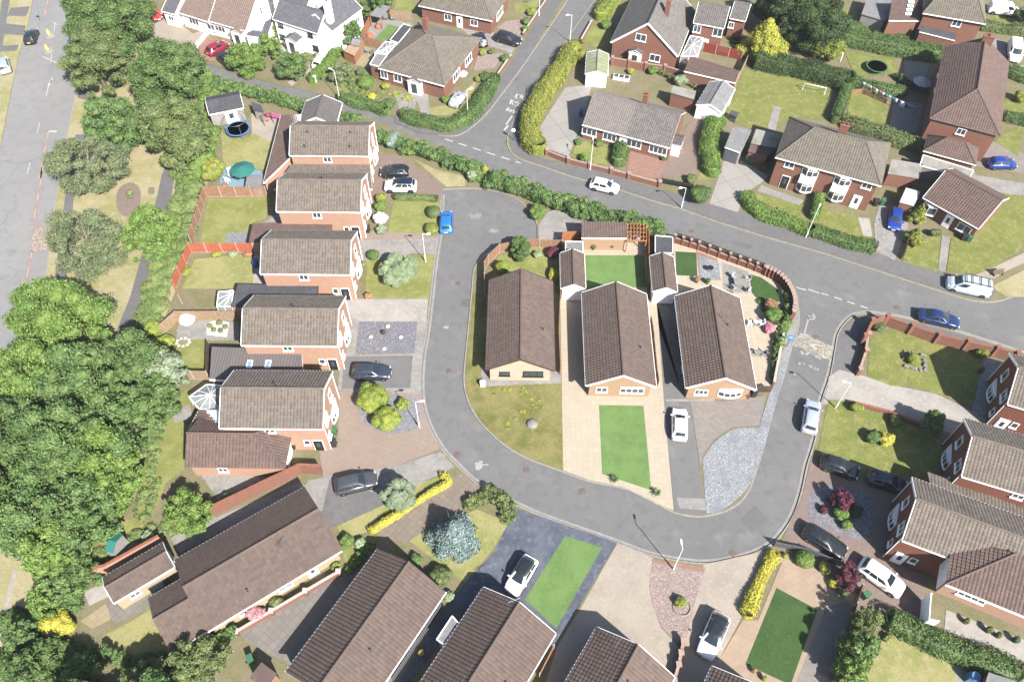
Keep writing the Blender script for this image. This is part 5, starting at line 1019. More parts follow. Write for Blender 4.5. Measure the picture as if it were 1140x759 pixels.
aerial([c for c in s3.children if c.name.startswith('roof')][0], 6.2, .4, 4.7, -.6); aerial([c for c in s4.children if c.name.startswith('roof')][0], 5.6, 1.6, 4.0, -.2)
flat_building('porch', 'small grey flat porch on the side of the bungalow by the slate-blue drive', W("W4 420,540 450,575 395,640 367,620", 2.4), 2.4, 'brick_cream', 'felt_grey', 'porch')
m_ = W("W3 285,745 325,693 375,730 345,775", 2.1); flat_building('garden_shed', 'small brown-roofed shed at the bottom edge beside the green water butt', m_, 2.1, 'fence_brown', 'felt_brown', 'shed', lip=0)
def hip_one(label, rc, he, hr, rl0, rl1, wall, tile, chim=(), feats=(), name='house', cat='house', seg=3, sky=True):
    c, a, L, Wd = rc; root = place(c, a, name, label, cat); x, y = L/2, Wd/2; w = MB(); wx, wy = x-.35, y-.35; w.prism([(-wx, -wy), (wx, -wy), (wx, wy), (-wx, wy)], 0, he-.02)
    if rl0 <= -x+.01: w.add([(-wx, -wy, he-.02), (-wx, wy, he-.02), (-wx, 0, hr-.15)], [(2, 1, 0)])
    w.obj('wall', [wall], root); r = MB(); S = [[(-x, -y, he), (x, -y, he), (rl1, 0, hr), (rl0, 0, hr)], [(x, y, he), (-x, y, he), (rl0, 0, hr), (rl1, 0, hr)], [(x, -y, he), (x, y, he), (rl1, 0, hr)]]
    if rl0 > -x+.01: S.append([(-x, y, he), (-x, -y, he), (rl0, 0, hr)])
    for s in S: tile_face(r, s, seg=seg); slab_face(r, s, .05, 1)
    ro = r.obj('roof', [tile, 'white_plastic'], root); k = MB(); k.tube([(rl0, 0, hr+.05), (rl1, 0, hr+.05)], .14, 8)
    for s in (-1, 1): k.tube([(x, s*y, he+.05), (rl1, 0, hr+.05)], .12, 7)
    k.obj('hip_tiles', [tile], ro); features(root, 2*wx, 2*wy, feats)
    for ch in chim: chimney(ro, *ch)
    if not sky: return root
    m = MB(); m.box((.3, -1.9, 0), (.9, .6, .12)); o = m.obj('skylight', ['pale_metal'], ro); o.location = (1.0, -0.5, he + (hr-he)*(1-2.4/y)+.12); o.rotation_euler.x = math.atan2(hr-he, y); g = MB(); g.box((.3, -1.9, .065), (.7, .4, .02)); g.obj('pane', 'sky_glass', o); return root
# west extensions
a_, b_ = W("U2 430,318 505,30", 2.6); d_, e_ = W("U2 560,200 590,30", 3.6)
lean_to('house_extension', 'brown lean-to roof along the back of the farthest west-row house', (a_, b_), (d_, e_), 2.5, 3.7, 'brick_orange', 'tile_maroon', 'extension')
gable_building('house_extension', 'grey-roofed rear wing standing under the lane hedge beside the farthest west-row house', (sum(W("T2 430,512 585,505 480,432 578,437", 3.0), Vector())/4, R(88), 5.2, 5.4), 2.6, 3.9, 'brick_orange', 'grey_tile', cat='extension')
a_, b_ = W("U2 475,345 890,345", 2.5); d_, e_ = W("U2 560,232 905,262", 3.9); d_, e_ = W("U2 548,240 880,242", 3.5)
lean_to('house_extension', 'weathered grey lean-to garage roof between the two farthest west-row houses', (a_, b_), (d_, e_), 2.5, 3.5, 'brick_orange', 'tile_weathered', 'extension')
flat_building('house_extension', 'flat brown-roofed garage on the house beside the hydrangea', W("U2 385,487 720,490 722,560 368,566", 2.5), 2.5, 'brick_orange', 'felt_brown', 'extension', lip=.03, lipmat='felt_brown')
flat_building('house_extension', 'flat charcoal-roofed garage between two west-row houses with a small glass lean-to', W("U3 322,22 663,32 660,118 292,118", 2.5), 2.5, 'brick_orange', 'felt_dark', 'extension', lip=.03, lipmat='fence_dark')
a_, b_ = W("U3 203,427 600,440", 2.5); d_, e_ = W("U3 212,290 592,302", 3.0)
e4 = lean_to('house_extension', 'grey ribbed-roof garage with two skylights beside the patchy lawn', (a_, b_), (d_, e_), 2.5, 3.0, 'brick_orange', 'metal_ribbed', 'extension', seg=2)
for s in ("U3 372,362", "U3 450,362"):
    p = W(s, 2.83)[0]; m = MB(); m.box((0, 0, .06), (.62, .95, .12)); o = m.obj('skylight', ['white_plastic'], e4); o.location = p - e4.location; o.location.z = 2.80; o.rotation_euler = (R(8), 0, 0); q = MB(); q.box((0, 0, .125), (.46, .78, .02)); q.obj('pane', 'sky_glass', o)
# the hipped wing on the south of the last west-row house
a_, b_ = W("W3 75,58 402,64", 2.5); c_ = (a_+b_)/2
hip_one('broad brown tiled single-storey wing on the south of the conservatory house', (Vector((c_.x, c_.y+3.0, 0)), R(0), (b_-a_).length, 6.0), 2.5, 4.3, -(b_-a_).length/2, (b_-a_).length/2-3.4, 'brick_orange', 'tile_maroon', name='house_extension', cat='extension', feats=[('w', 'S', -1.6, 1.4, 1.0, .9), ('g', 'E', -.4, 1.05, 2.4, 2.0), ('w', 'W', 0, 1.4, 1.4, 1.)], sky=False)
a_, b_ = W("U3 115,640 160,556", 2.4); d_, e_ = W("U3 238,640 243,556", 3.4)
lean_to('house_extension', 'small dark brown tiled lean-to next to the glass conservatory', (a_, b_), (d_, e_), 2.4, 3.4, 'brick_orange', 'tile_maroon', 'extension')
def conservatory(label, pts, h, apex, name='conservatory', dwarf='brick_orange', zt=None):
    P = W(pts, h); c = sum(P, Vector())/len(P); c = Vector((c.x, c.y, 0)); root = thing(name, label, 'conservatory', c, 0); P = [p-c for p in P]; n = len(P); ap = W(apex, zt or h+.9)[0]-c; ap.z = zt or h+.9
    w = MB(); w.prism([(p.x*.97, p.y*.97) for p in P], 0, .6); w.obj('wall', [dwarf], root)
    f = MB()
    for i in range(n):
        a, b = P[i], P[(i+1) % n]
        for p in (a, (a+b)/2): f.tube([(p.x, p.y, .6), (p.x, p.y, h)], .03, 5); f.tube([(p.x, p.y, h), ap], .03, 5)
        f.tube([a, b], .06, 5)
    f.obj('frame', ['white_plastic'], root); g = MB()
    for i in range(n):
        a, b = P[i], P[(i+1) % n]; g.add([a, b, ap], [(0, 1, 2)]); g.add([(a.x, a.y, .6), (b.x, b.y, .6), b, a], [(0, 1, 2, 3)])
    g.obj('pane', ['conservatory_glass'], root); return root
conservatory('white-framed glass conservatory with a faceted end on the last west-row house', "U3 115,500 160,552 243,552 247,450 190,447", 2.3, "U3 205,488")
conservatory('small white-framed glass lean-to on the end of the flat charcoal roof', "U3 240,56 303,50 295,118 232,118", 2.2, "U3 300,60", zt=2.6)
# right-hand extensions
a_, b_ = W("W7 550,418 905,562", 2.6); d_, e_ = W("W7 600,312 905,440", 4.0)
rc = edge_from("W7 550,418 905,566", 2.6, 5.6)
root = thing('garage', 'brown hipped-roof garage with a wide white door beside the white parked crossover', 'garage', (rc[0].x, rc[0].y, 0), rc[1], None)
def wedge_garage(root, L, Wd, he, hr):
    x, y = L/2, Wd/2; w = MB(); w.prism([(-x+.2, -y+.3), (x, -y+.3), (x, y-.1), (-x+.2, y-.1)], 0, he-.05); w.obj('wall', ['brick_orange'], root)
    r = MB(); S = [[(-x, -y, he), (x, -y, he), (x, y, hr), (-x+Wd, y, hr)], [(-x, y, he), (-x, -y, he), (-x+Wd, y, hr)]]
    for s in S: tile_face(r, s); slab_face(r, s, .05, 1)
    ro = r.obj('roof', ['tile_maroon', 'white_plastic'], root); k = MB(); k.tube([(-x, -y, he+.06), (-x+Wd, y, hr+.06)], .12, 7); k.obj('hip_tiles', ['tile_maroon'], ro)
    g = MB(); sweep(g, [Vector((-x, -y-.06, he)), Vector((x, -y-.06, he))], .12, -.1, .02); g.obj('gutter', ['white_plastic'], root)
    features(root, L-.4, Wd-.6, [('g', 'W', .1, 1.15, 3.4, 2.1), ('w', 'S', -1.4, 1.7, 2.4, .9, dict(nx=4))])
wedge_garage(root, rc[2], 4.9, 2.6, 4.2); u = Vector((math.cos(rc[1]), math.sin(rc[1]), 0)); v = Vector((-u.y, u.x, 0)); root.location = rc[0] - v*.35
d_, e_ = W("V6 515,612 905,752", 3.3); a_, b_ = W("V6 500,552 905,705", 2.7)
lean_to('house_extension', 'narrow grey roof strip squeezed between two dark red brick houses', (a_, b_), (d_, e_), 2.7, 3.3, 'brick_dark', 'tile_weathered', 'extension', trim='fence_dark')
flat_building('garden_shed', 'grey-roofed shed at the bottom right corner below the clipped hedge', W("W7 765,720 870,755 850,800 750,770", 2.2), 2.2, 'fence_brown', 'felt_grey', 'shed', lip=0)
# ---- north
rc = rect_from("F 422,77 496,95.7 465,24.5 535,43.5", 2.7)
n3 = hip_building('bungalow', 'square red brick bungalow with a hipped grey-brown roof and white bay porch', rc, 2.7, 5.7, 'brick_red', 'tile_old', rl=1.2, chim=((-2.2, 3.0, 3.2, 6.4, .8, .7, 'brick_red', 2),), feats=[('w', 'S', -2.6, 1.5, 1.4, 1.1), ('p', 'S', .6, 1.15, 2.1, 2.3, dict(d=.8)), ('w', 'S', -5, 1.5, 1.2, 1.2), ('w', 'E', -2.0, 1.5, 2.4, 1.3, dict(nx=3)), ('w', 'E', 2.4, 1.5, 2.4, 1.3, dict(nx=3)), ('w', 'W', 0, 1.5, 1.4, 1.1)])
p = W("Z8 660,280", 4.6)[0]-n3.location; p.rotate(Matrix.Rotation(-n3.rotation_euler.z, 4, 'Z')); m = MB(); m.box((0, 0, .05), (.9, .7, .1)); o = m.obj('skylight', ['white_plastic'], n3); o.location = (p.x, p.y, 4.75); o.rotation_euler = (R(35), 0, 0); q = MB(); q.box((0, 0, .105), (.7, .5, .02)); q.obj('pane', 'sky_glass', o)
flat_building('house_extension', 'dark slate-grey flat roof on the garden side of the square hipped bungalow', W("Z8 475,185 545,205 440,335 370,310", 2.5), 2.5, 'brick_red', 'felt_dark', 'extension', lip=.05)
flat_building('house_extension', 'pale grey flat roof beyond the white roof lantern on the square bungalow', W("Z8 275,400 355,425 290,515 215,495", 2.5), 2.5, 'brick_red', 'felt_grey', 'extension', lip=.05)
conservatory('white-framed glass roof lantern extension on the square hipped bungalow', "Z8 340,320 430,335 350,420 255,410", 2.5, "Z8 350,365", zt=3.2)
a_, b_ = W("F 466,6.6 548,23.7", 2.7); rc = edge_from("F 466,6.6 548,23.7", 2.7, 9.0); n4 = hip_building('bungalow', 'red brick hipped bungalow at the top edge beside the side road', rc, 2.7, 5.6, 'brick_red', 'tile_old', rl=5.0, feats=[('w', 'S', -1.5, 1.5, 1.3, 1.1), ('w', 'S', 3.2, 1.5, 1.3, 1.1), ('d', 'S', .6, 1.1, .9, 2.0), ('w', 'E', 0, 1.5, 3.0, 1.3, dict(nx=4))])
rc = edge_from("F 648,139 746,165", 2.7, 8.6); L_ = rc[2]; u = Vector((math.cos(rc[1]), math.sin(rc[1]), 0))
for sx, tl_, lb, ft in ((-1, 'tile_taupe', 'semi-detached brick bungalow with a smooth taupe roof beside the slab drive', [('w', 'S', -2.2, 1.5, 2.2, 1.2, dict(nx=3)), ('w', 'S', .9, 1.5, 2.0, 1.2, dict(nx=3)), ('d', 'S', 2.9, 1.1, .9, 2.0), ('w', 'W', 0, 1.4, 1.2, 1.0)]), (1, 'tile_grey', 'semi-detached brick bungalow with a darker grey-brown roof behind the pink forecourt', [('w', 'S', -2.0, 1.5, 2.2, 1.2, dict(nx=3)), ('w', 'S', 1.6, 1.5, 2.6, 1.2, dict(nx=4)), ('p', 'E', -1.5, 1.1, 2.0, 2.2, dict(d=1.2))])):
    gable_building('bungalow', lb, (rc[0]+u*sx*L_/4, rc[1], L_/2-.004, 8.6), 2.7, 5.4, 'brick_red', tl_, ov=.4, og=.06, feats=ft, tw=.3, th=.3, barge=False, chim=((-2.4, 1.2, 4.4, 6.2, .7, .6, 'brick_red', 2),) if sx > 0 else ())
def gable_front(px_l, px_r, z, L, Wd=None):
    a, b = W(px_l, z)[0], W(px_r, z)[0]; u = (b-a).normalized(); v = Vector((-u.y, u.x, 0)); ang = math.atan2(-v.y, -v.x); return ((a+b)/2 + v*L/2, ang, L, Wd or (b-a).length)
rc = gable_front("T4 75,180", "T4 360,240", 2.8, 13.5)
n6 = gable_building('dormer_bungalow', 'large red brick gabled house with a little white porch facing the red boundary fence', rc, 2.8, 7.3, 'brick_red', 'tile_grey', ov=.3, og=.2, feats=[('p', 'E', -1.2, 1.15, 1.9, 2.3, dict(d=.9)), ('w', 'E', -.8, 4.6, 1.7, 1.2, dict(nx=2)), ('w', 'E', 1.9, 1.6, 1.7, 1.2, dict(nx=2)), ('w', 'S', 2, 1.5, 1.4, 1.1), ('w', 'N', 2, 1.5, 1.4, 1.1)], chim=((1.0, 1.8, 5.0, 8.2, .7, .7, 'brick_red', 1),), tw=.3, th=.3)
rc = edge_from("T4 425,98 555,122", 4.6, 6.0); gable_building('house_wing', 'two-storey brick rear wing of the large gabled house at the top edge', rc, 4.6, 6.6, 'brick_red', 'tile_grey', ov=.2, cat='extension', feats=[('w', 'S', -1.7, 3.6, 1.2, 1.2), ('w', 'S', 1.6, 3.6, 1.5, 1.3), ('d', 'S', 0, 1.1, .9, 2.0)], tw=.3, th=.3)
rc = edge_from("T4 578,78 645,92", 3.6, 5.0); gable_building('house_wing', 'smaller brick block at the end of the rear wing near the yellow conifer', rc, 3.6, 5.2, 'brick_red', 'tile_grey', ov=.2, cat='extension', feats=[('w', 'S', -.8, 2.4, .9, 1.0)], tw=.3, th=.3)
conservatory('white lean-to conservatory against the large gabled house', "T4 372,238 440,240 468,162 412,152", 2.4, "T4 420,190", zt=2.9)
a_, b_ = W("T4 385,302 602,352", 2.4); d_, e_ = W("T4 412,242 622,302", 2.8)
lean_to('garage', 'long brick garage with a shallow brown roof behind the red-brick forecourt garden', (a_, b_), (d_, e_), 2.4, 2.8, 'brick_red', 'tile_maroon', 'garage', group='garages', seg=2)
rc = gable_front("T4 437,445", "T4 545,478", 2.3, 6.4); gable_building('garage', 'grey-roofed garage with a white gable front at the end of the brown drive', rc, 2.3, 3.1, 'white_render', 'felt_grey', ov=.1, og=.1, feats=[('g', 'E', 0, 1.05, 2.3, 2.0)], cat='garage', group='garages', tw=.9, th=.9, seg=2)
flat_building('house_extension', 'pale corrugated lean-to roof behind the grey-brown pair of bungalows', W("T4 340,362 437,385 428,420 328,392", 2.5), 2.5, 'brick_red', 'asbestos', 'extension', lip=0)
rc = gable_front("T4 558,622", "T4 625,645", 2.4, 5.6); a_, b_ = W("T4 558,622 622,645", 2.3); d_, e_ = W("T4 592,535 672,550", 2.5)
g7 = lean_to('garage', 'grey flat-topped garage with a slate-blue door beside the clipped hedge', (a_, b_), (d_, e_), 2.3, 2.5, 'grey_render', 'felt_grey', 'garage', group='garages', tiled=False)
m = MB(); dd = (b_-a_); w_ = dd.length*.86; m.box((0, 0, 1.0), (w_, .08, 1.95)); o = m.obj('garage_door', ['grey_composite'], g7); mid = (a_+b_)/2; o.location = (mid.x-g7.location.x, mid.y-g7.location.y+.05, 0); o.rotation_euler.z = math.atan2(dd.y, dd.x)
flat_building('outbuilding', 'small brick outhouse with a translucent roof beside the hipped semi', W("T4 690,545 795,570 770,625 668,605", 2.4), 2.4, 'brick_red', 'asbestos', 'shed', lip=0)
flat_building('outbuilding', 'low brick lean-to with a dark door next to the hipped semi', W("T4 668,608 770,628 740,660 655,640", 2.1), 2.1, 'brick_red', 'felt_brown', 'shed', lip=0)
rc = rect_from("F 863,175 979,207 879,131 993,160", 5.0)
FB = lambda x, s=1: [('w', 'S', x, 1.45, 2.1, 1.4, dict(nx=3, bow=.55, transom=.35)), ('w', 'S', x, 4.05, 2.1, 1.3, dict(nx=3, bow=.5, transom=.35))]
n8 = hip_building('semi_detached_house', 'grey-roofed hipped pair of brick houses with white two-storey bays and lawns', (rc[0], rc[1], rc[2], rc[3]), 5.0, 7.6, 'brick_red', 'tile_old', rl=rc[2]-7.0, feats=FB(-2.0) + FB(2.3) + [('d', 'S', -4.7, 1.15, 1.0, 2.1, dict(mat='black_trim', arch=False)), ('w', 'S', -4.9, 4.2, 1.3, 1.0), ('d', 'S', 5.0, 1.15, 1.0, 2.1, dict(arch=True)), ('w', 'S', 5.4, 4.2, 1.3, 1.0), ('w', 'E', 0, 4.0, 1.0, 1.0), ('w', 'W', 0, 4.0, 1.0, 1.0)], chim=((.2, 1.0, 6.4, 8.6, 1.1, .7, 'brick_red', 4),))
for x in (-2.0, 2.3):
    m = MB(); m.box((x, -rc[3]/2+.35-.28, 2.75), (2.1, .5, 1.2)); m.obj('bay_panel', ['white_plastic'], n8)
rc = rect_from("F 1051,53 1035,131 1123,69 1113,153", 5.0)
n9 = hip_one('large brick house with a brown hipped roof and a broad end chimney', rc, 5.0, 7.9, -rc[2]/2, rc[2]/2-5.2, 'brick_red', 'tile_maroon', chim=((-rc[2]/2+.9, .3, 5.8, 8.7, .8, 1.5, 'brick_red', 2),), feats=[('w', 'E', 0, 4.0, 1.2, 1.0), ('w', 'S', 0, 4.0, 1.2, 1.0), ('w', 'S', -4, 4.0, 1.2, 1.0), ('w', 'N', 3, 1.4, 1.2, 1.0)], name='detached_house')
rc = rect_from("T5 565,635 780,700 575,575 795,628", 2.7); hip_building('house_extension', 'small brown hipped roof annexe below the big hipped house', rc, 2.7, 4.4, 'brick_red', 'tile_maroon', rl=2.5, cat='extension', ov=.2)
flat_building('garage', 'pale concrete flat-roofed garage block below the small hipped annexe', W("T5 560,655 775,720 755,759 545,700", 2.3), 2.3, 'grey_render', 'asbestos', 'garage', group='garages', lip=.05)
flat_building('garage', 'weathered grey flat-roofed garage beside the brown gabled bungalow', W("V5 320,-10 440,10 425,65 305,45", 2.3), 2.3, 'brick_red', 'asbestos', 'garage', group='garages', lip=0)
flat_building('outbuilding', 'white-roofed lean-to beside the royal blue car', W("V5 375,100 430,115 405,170 350,155", 2.2), 2.2, 'brick_red', 'stone_white', 'shed', lip=0)
rc = edge_from("F 1029,221 1088,254", 2.7, 8.4); n10 = gable_building('bungalow', 'brown gabled bungalow with two white front windows behind the corner lawn', (rc[0], rc[1], rc[2]+.4, 8.4), 2.7, 5.0, 'brick_red', 'tile_maroon', ov=.35, og=.15, feats=[('w', 'S', -2.6, 1.4, 1.9, 1.3, dict(nx=2, bow=.5)), ('d', 'S', .2, 1.1, .9, 2.0), ('w', 'S', 2.4, 1.4, 1.8, 1.2, dict(nx=2)), ('w', 'W', 0, 1.4, 1.2, 1.)])
rc = edge_from("F 1027.5,15 1097,27", 5.0, 8.5); n11 = hip_building('detached_house', 'grey-roofed brick house at the top edge with a slate lean-to and rear window', rc, 5.0, 7.4, 'brick_red', 'tile_old', rl=5.0, feats=[('w', 'S', .8, 4.2, 1.4, 1.2), ('w', 'S', -3.2, 1.4, 1.2, 1.0), ('d', 'S', -.8, 1.1, .9, 2.0)])
a_, b_ = W("T5 545,135 695,172", 2.4); d_, e_ = W("T5 555,108 702,142", 3.2); lean_to('house_extension', 'dark slate lean-to across the back of the grey-roofed house at the top edge', (a_, b_), (d_, e_), 2.4, 3.2, 'brick_red', 'felt_dark', 'extension', tiled=False)
a_, b_ = W("T5 415,88 545,90", 3.2); d_, e_ = W("T5 432,-10 560,-10", 4.6); e11 = lean_to('house_extension', 'brown tiled extension with a row of four small skylights at the top edge', (a_, b_), (d_, e_), 3.2, 4.6, 'brick_red', 'tile_maroon', 'extension', seg=2)
for i in range(4):
    p = W("T5 %d,%d" % (497+i*4, 62-i*16), 3.6+.22*i)[0]; m = MB(); m.box((0, 0, 0), (1.0, .5, .1)); o = m.obj('skylight', ['white_plastic'], e11); o.location = p-e11.location; o.location.z = 3.72+.24*i; o.rotation_euler.x = R(16); q = MB(); q.box((0, 0, .055), (.8, .34, .02)); q.obj('pane', 'sky_glass', o)
flat_building('outbuilding', 'row of old grey garages at the top edge beside the dark conifers', W("T5 300,60 400,90 440,0 330,-20", 2.3), 2.3, 'grey_render', 'felt_grey', 'shed', lip=0)
# north-west: white bungalow and cottage
rc = edge_from("Z3 345,112 540,166", 2.7, 9.5)
n1 = gable_building('white_bungalow', 'white rendered bungalow with a pinkish-brown roof and forecourt at the top left', rc, 2.7, 6.2, 'white_render', 'tile_pink', ov=.3, og=.1, feats=[('w', 'S', -2.0, 1.5, 2.0, 1.1, dict(nx=3)), ('p', 'S', 2.0, 1.2, 2.0, 2.4, dict(d=1.0, roof='tile_pink')), ('w', 'E', 0, 3.6, .5, 1.2, dict(nx=1))])
rc = edge_from("Z3 185,68 345,118", 2.6, 8.0); gable_building('bungalow_wing', 'lower wing of the white bungalow with a wide window, facing the concrete forecourt', rc, 2.6, 4.6, 'white_render', 'tile_pink', ov=.3, og=.1, cat='extension', feats=[('w', 'S', -.6, 1.5, 2.0, 1.1, dict(nx=3)), ('w', 'S', 2.9, 1.5, 1.6, 1.1)])
rc = edge_from("Z3 95,60 165,78", 2.5, 6.0); gable_building('house_wing', 'slate-roofed white end block of the bungalow beside the red car', rc, 2.5, 4.0, 'white_render', 'slate', ov=.2, og=.1, cat='extension', feats=[('w', 'S', 0, 1.4, 1.1, .9)], th=.24, tw=.3, seg=2)
a_, b_ = W("Z3 540,190 650,205", 2.5); d_, e_ = W("Z3 590,110 690,95", 3.6); lean_to('house_extension', 'dark grey lean-to roof between the white bungalow and the white cottage', (a_, b_), (d_, e_), 2.5, 3.6, 'white_render', 'slate', 'extension', seg=2)
rc = edge_from("Z3 682,102 920,180", 4.3, 5.4)
n2 = gable_building('cottage', 'white rendered slate-roofed cottage with a gabled porch and tall chimneys', rc, 4.3, 6.5, 'white_render', 'slate', ov=.2, og=.08, feats=[('w', 'S', -3.2, 3.5, 1.0, .8, dict(frame='black_trim')), ('w', 'S', 2.6, 3.5, 1.0, .8, dict(frame='black_trim')), ('w', 'S', 3.2, 1.3, 1.1, .9, dict(frame='black_trim')), ('p', 'S', -.3, 1.25, 2.2, 2.5, dict(d=1.6, roof='slate')), ('w', 'S', -3.4, 1.3, 1.1, .9, dict(frame='black_trim'))], chim=((5.1, 0, 5.0, 8.4, .8, 1.0, 'white_render', 1), (-5.3, .2, 5.0, 8.2, .8, .8, 'white_render', 1)), th=.24, tw=.3, seg=2)
rc = edge_from("Z3 1010,150 1130,60", 4.3, 5.5); gable_building('cottage_wing', 'slate-roofed rear wing running back from the white cottage', (rc[0], rc[1], rc[2]+2, 6.0), 4.3, 6.3, 'white_render', 'slate', ov=.2, cat='extension', feats=[('w', 'S', 2.5, 3.0, .9, .9), ('w', 'E', 0, 3.2, .9, .9)], th=.24, tw=.3, seg=2)
rc = edge_from("Z3 730,20 860,50", 4.5, 6.0); gable_building('cottage_wing', 'grey slate back range of the white cottage at the top edge', rc, 4.5, 6.4, 'white_render', 'slate', ov=.2, cat='extension', feats=[('w', 'E', 0, 3.2, .9, .9)], th=.24, tw=.3, seg=2)
# small garden buildings
a_, b_ = W("Z8 215,118 305,138", 2.2); d_, e_ = W("Z8 295,32 375,52", 2.5)
def shelter(label, low, high, zl, zh, wood, roof, name='garden_shelter'):
    a, b = low; d, e = high; c = (a+b+d+e)/4; c.z = 0; root = thing(name, label, 'shelter', c); P = [Vector((p.x, p.y, z))-c for p, z in ((a, zl), (b, zl), (e, zh), (d, zh))]
    r = MB(); slab_face(r, P, .1); r.obj('roof', [roof], root)
    for p in P: m = MB(); m.box((p.x*.92, p.y*.92, p.z/2-.06), (.12, .12, p.z-.1)); m.obj('post', [wood], root)
    return root
shelter('curved grey-roofed timber garden shelter in the orange-fenced back garden', (a_, b_), (d_, e_), 2.2, 2.5, 'fence_amber', 'felt_grey')
def shed(label, s, h, wall, roof, rz=None, name='garden_shed', door=True, hr=None, Wd=None, group='garden sheds'):
    """near eave edge in pixels, then depth"""
    c, a, L, D = edge_from(s, h, Wd or 2.0); root = thing(name, label, 'shed', (c.x, c.y, 0), a, group); w, _ = gable_walls(root, L, D, h, hr or h+.5, .08, .06, wall), 0
    r = MB(); hr = hr or h+.5; y = D/2; x = L/2
    for S in ([(-x, -y, h), (x, -y, h), (x, 0, hr), (-x, 0, hr)], [(x, y, h), (-x, y, h), (-x, 0, hr), (x, 0, hr)]): slab_face(r, [Vector(p)+Vector((0, 0, .04)) for p in S], .06)
    r.obj('roof', [roof], root)
    if door: m = MB(); m.box((0, -D/2+.06, h/2), (.8, .06, h*.85)); m.obj('door', [wall], root)
    return root
shed('green-roofed little shed on the scrub beside the big trees', "W2 445,205 480,213", 1.9, 'grey_render', 'cloth_green', Wd=2.0)
shed('grey-roofed timber shed in front of the cottage hedge', "Z8 70,345 135,358", 2.0, 'fence_brown', 'felt_grey', Wd=2.0)
flat_building('garden_shed', 'orange-brown timber shed with a pale flat top beside the cottage hedge', W("Z8 5,385 65,345 140,365 100,430", 1.8), 1.8, 'fence_amber', 'fence_tan', 'shed', lip=0)
# blue-grey play house with trampoline in front
rc = edge_from("T2 110,478 215,412", 2.1, 4.6); ph = gable_building('garden_room', 'pale grey-green garden room with a charcoal roof behind the blue trampoline', (sum(W("T2 60,470 110,478 215,412 68,376", 2.3), Vector())/4, R(20), 5.0, 4.2), 2.2, 3.0, 'grey_render', 'felt_dark', ov=.1, og=.1, cat='garden room', feats=[('d', 'S', .5, 1.1, 1.6, 2.0)], tw=.9, th=.9, seg=2)
flat_building('garden_shed', 'small blue-grey storage shed beside the pink banner at the lane hedge', W("T2 225,430 270,445 280,475 235,465", 1.8), 1.8, 'grey_render', 'felt_dark', 'shed', lip=0)
flat_building('garden_shed', 'grey-roofed timber store beside the green parasol patio', W("U2 360,285 428,280 425,340 352,338", 1.7), 1.7, 'fence_tan', 'felt_grey', 'shed', lip=0)
rc = gable_front("T3 785,320", "T3 860,325", 2.2, 5.2); gable_building('garage', 'mossy-roofed white garage beside the concrete-slab drive and yellow hedge', (sum(W("T3 787,312 895,330 911,225 820,222", 2.3), Vector())/4, rc[1], 5.6, 3.4), 2.3, 2.9, 'white_render', 'roof_mossy', ov=.1, og=.08, feats=[('g', 'E', 0, 1.05, 2.3, 2.0)], cat='garage', group='garages', tw=.9, th=9., seg=2)
flat_building('shed_box', 'dark grey storage box on a stone base at the edge of the big back lawn', W("ZD 185,215 200,190 250,205 235,240", 1.2), 1.2, 'grey_composite', 'felt_dark', 'storage box', lip=0)
# ---------------------------------------------------------------- trees
TG = 'trees along the west path'
def F_(s): return PX(s)[0]
for i, (l, s, r, h, m, kw) in enumerate((
 ('dense dark green broadleaf tree at the top beside the main road', "T1 440,75", 47, 9.5, 'leaf_mid', dict(n=30)),
 ('feathery light green birch-like tree leaning over the main road kerb', "T1 392,262", 38, 9, 'leaf_olive', dict(n=26, leaf=.28)),
 ('broad green tree in the middle of the clump above the path', "T1 700,300", 43, 8.5, 'leaf_mid', dict(n=28)),
 ('mid-green tree on the road side of the clump above the path', "T1 480,520", 36, 7.5, 'leaf_wood', dict(n=24)),
 ('tree with a yellowish top overhanging the tarmac path', "T1 742,545", 41, 8.5, 'leaf_olive', dict(n=28)),
 ('thin grey-leaved tree on the dry verge nearest the road', "T1 370,690", 40, 7, 'leaf_grey', dict(n=26, leaf=.22, dens=1.2, sparse=True, trunk='bark_pale')),
 ('half-bare grey tree with a pale exposed branch on the dry verge', "U1 320,295", 44, 6.5, 'leaf_grey', dict(n=26, leaf=.22, dens=.95, sparse=True, trunk='bark_pale')),
 ('round bright green tree beside the path next to the wooden fence', "U1 572,272", 32, 6.5, 'leaf_bright', dict(n=22)),
 ('tall yellowish green tree at the edge of the wood by the road', "U1 225,610", 50, 10, 'leaf_bright', dict(n=30, leaf=.32)),
 ('bright green low tree behind the long red brick wall', "W3 80,200", 27, 3.6, 'leaf_bright', dict(n=18, leaf=.26)),
 ('yellow-green bushy tree overhanging the corner of the long cream bungalow roof', "W3 115,690", 30, 4.8, 'leaf_olive', dict(n=18, leaf=.24)),
 ('spreading green bush tree at the bottom edge in front of the shaded garden', "W2 640,745", 26, 3.8, 'leaf_olive', dict(n=16, leaf=.24)),
)): px_tree(l, F_(s), r, h, m, seed=i+3, group=TG if i < 9 else None, **kw)
WD = ('dark green woodland tree with a broad crown, one of the wood by the left edge', 'lighter woodland tree, one of the wood by the left edge')
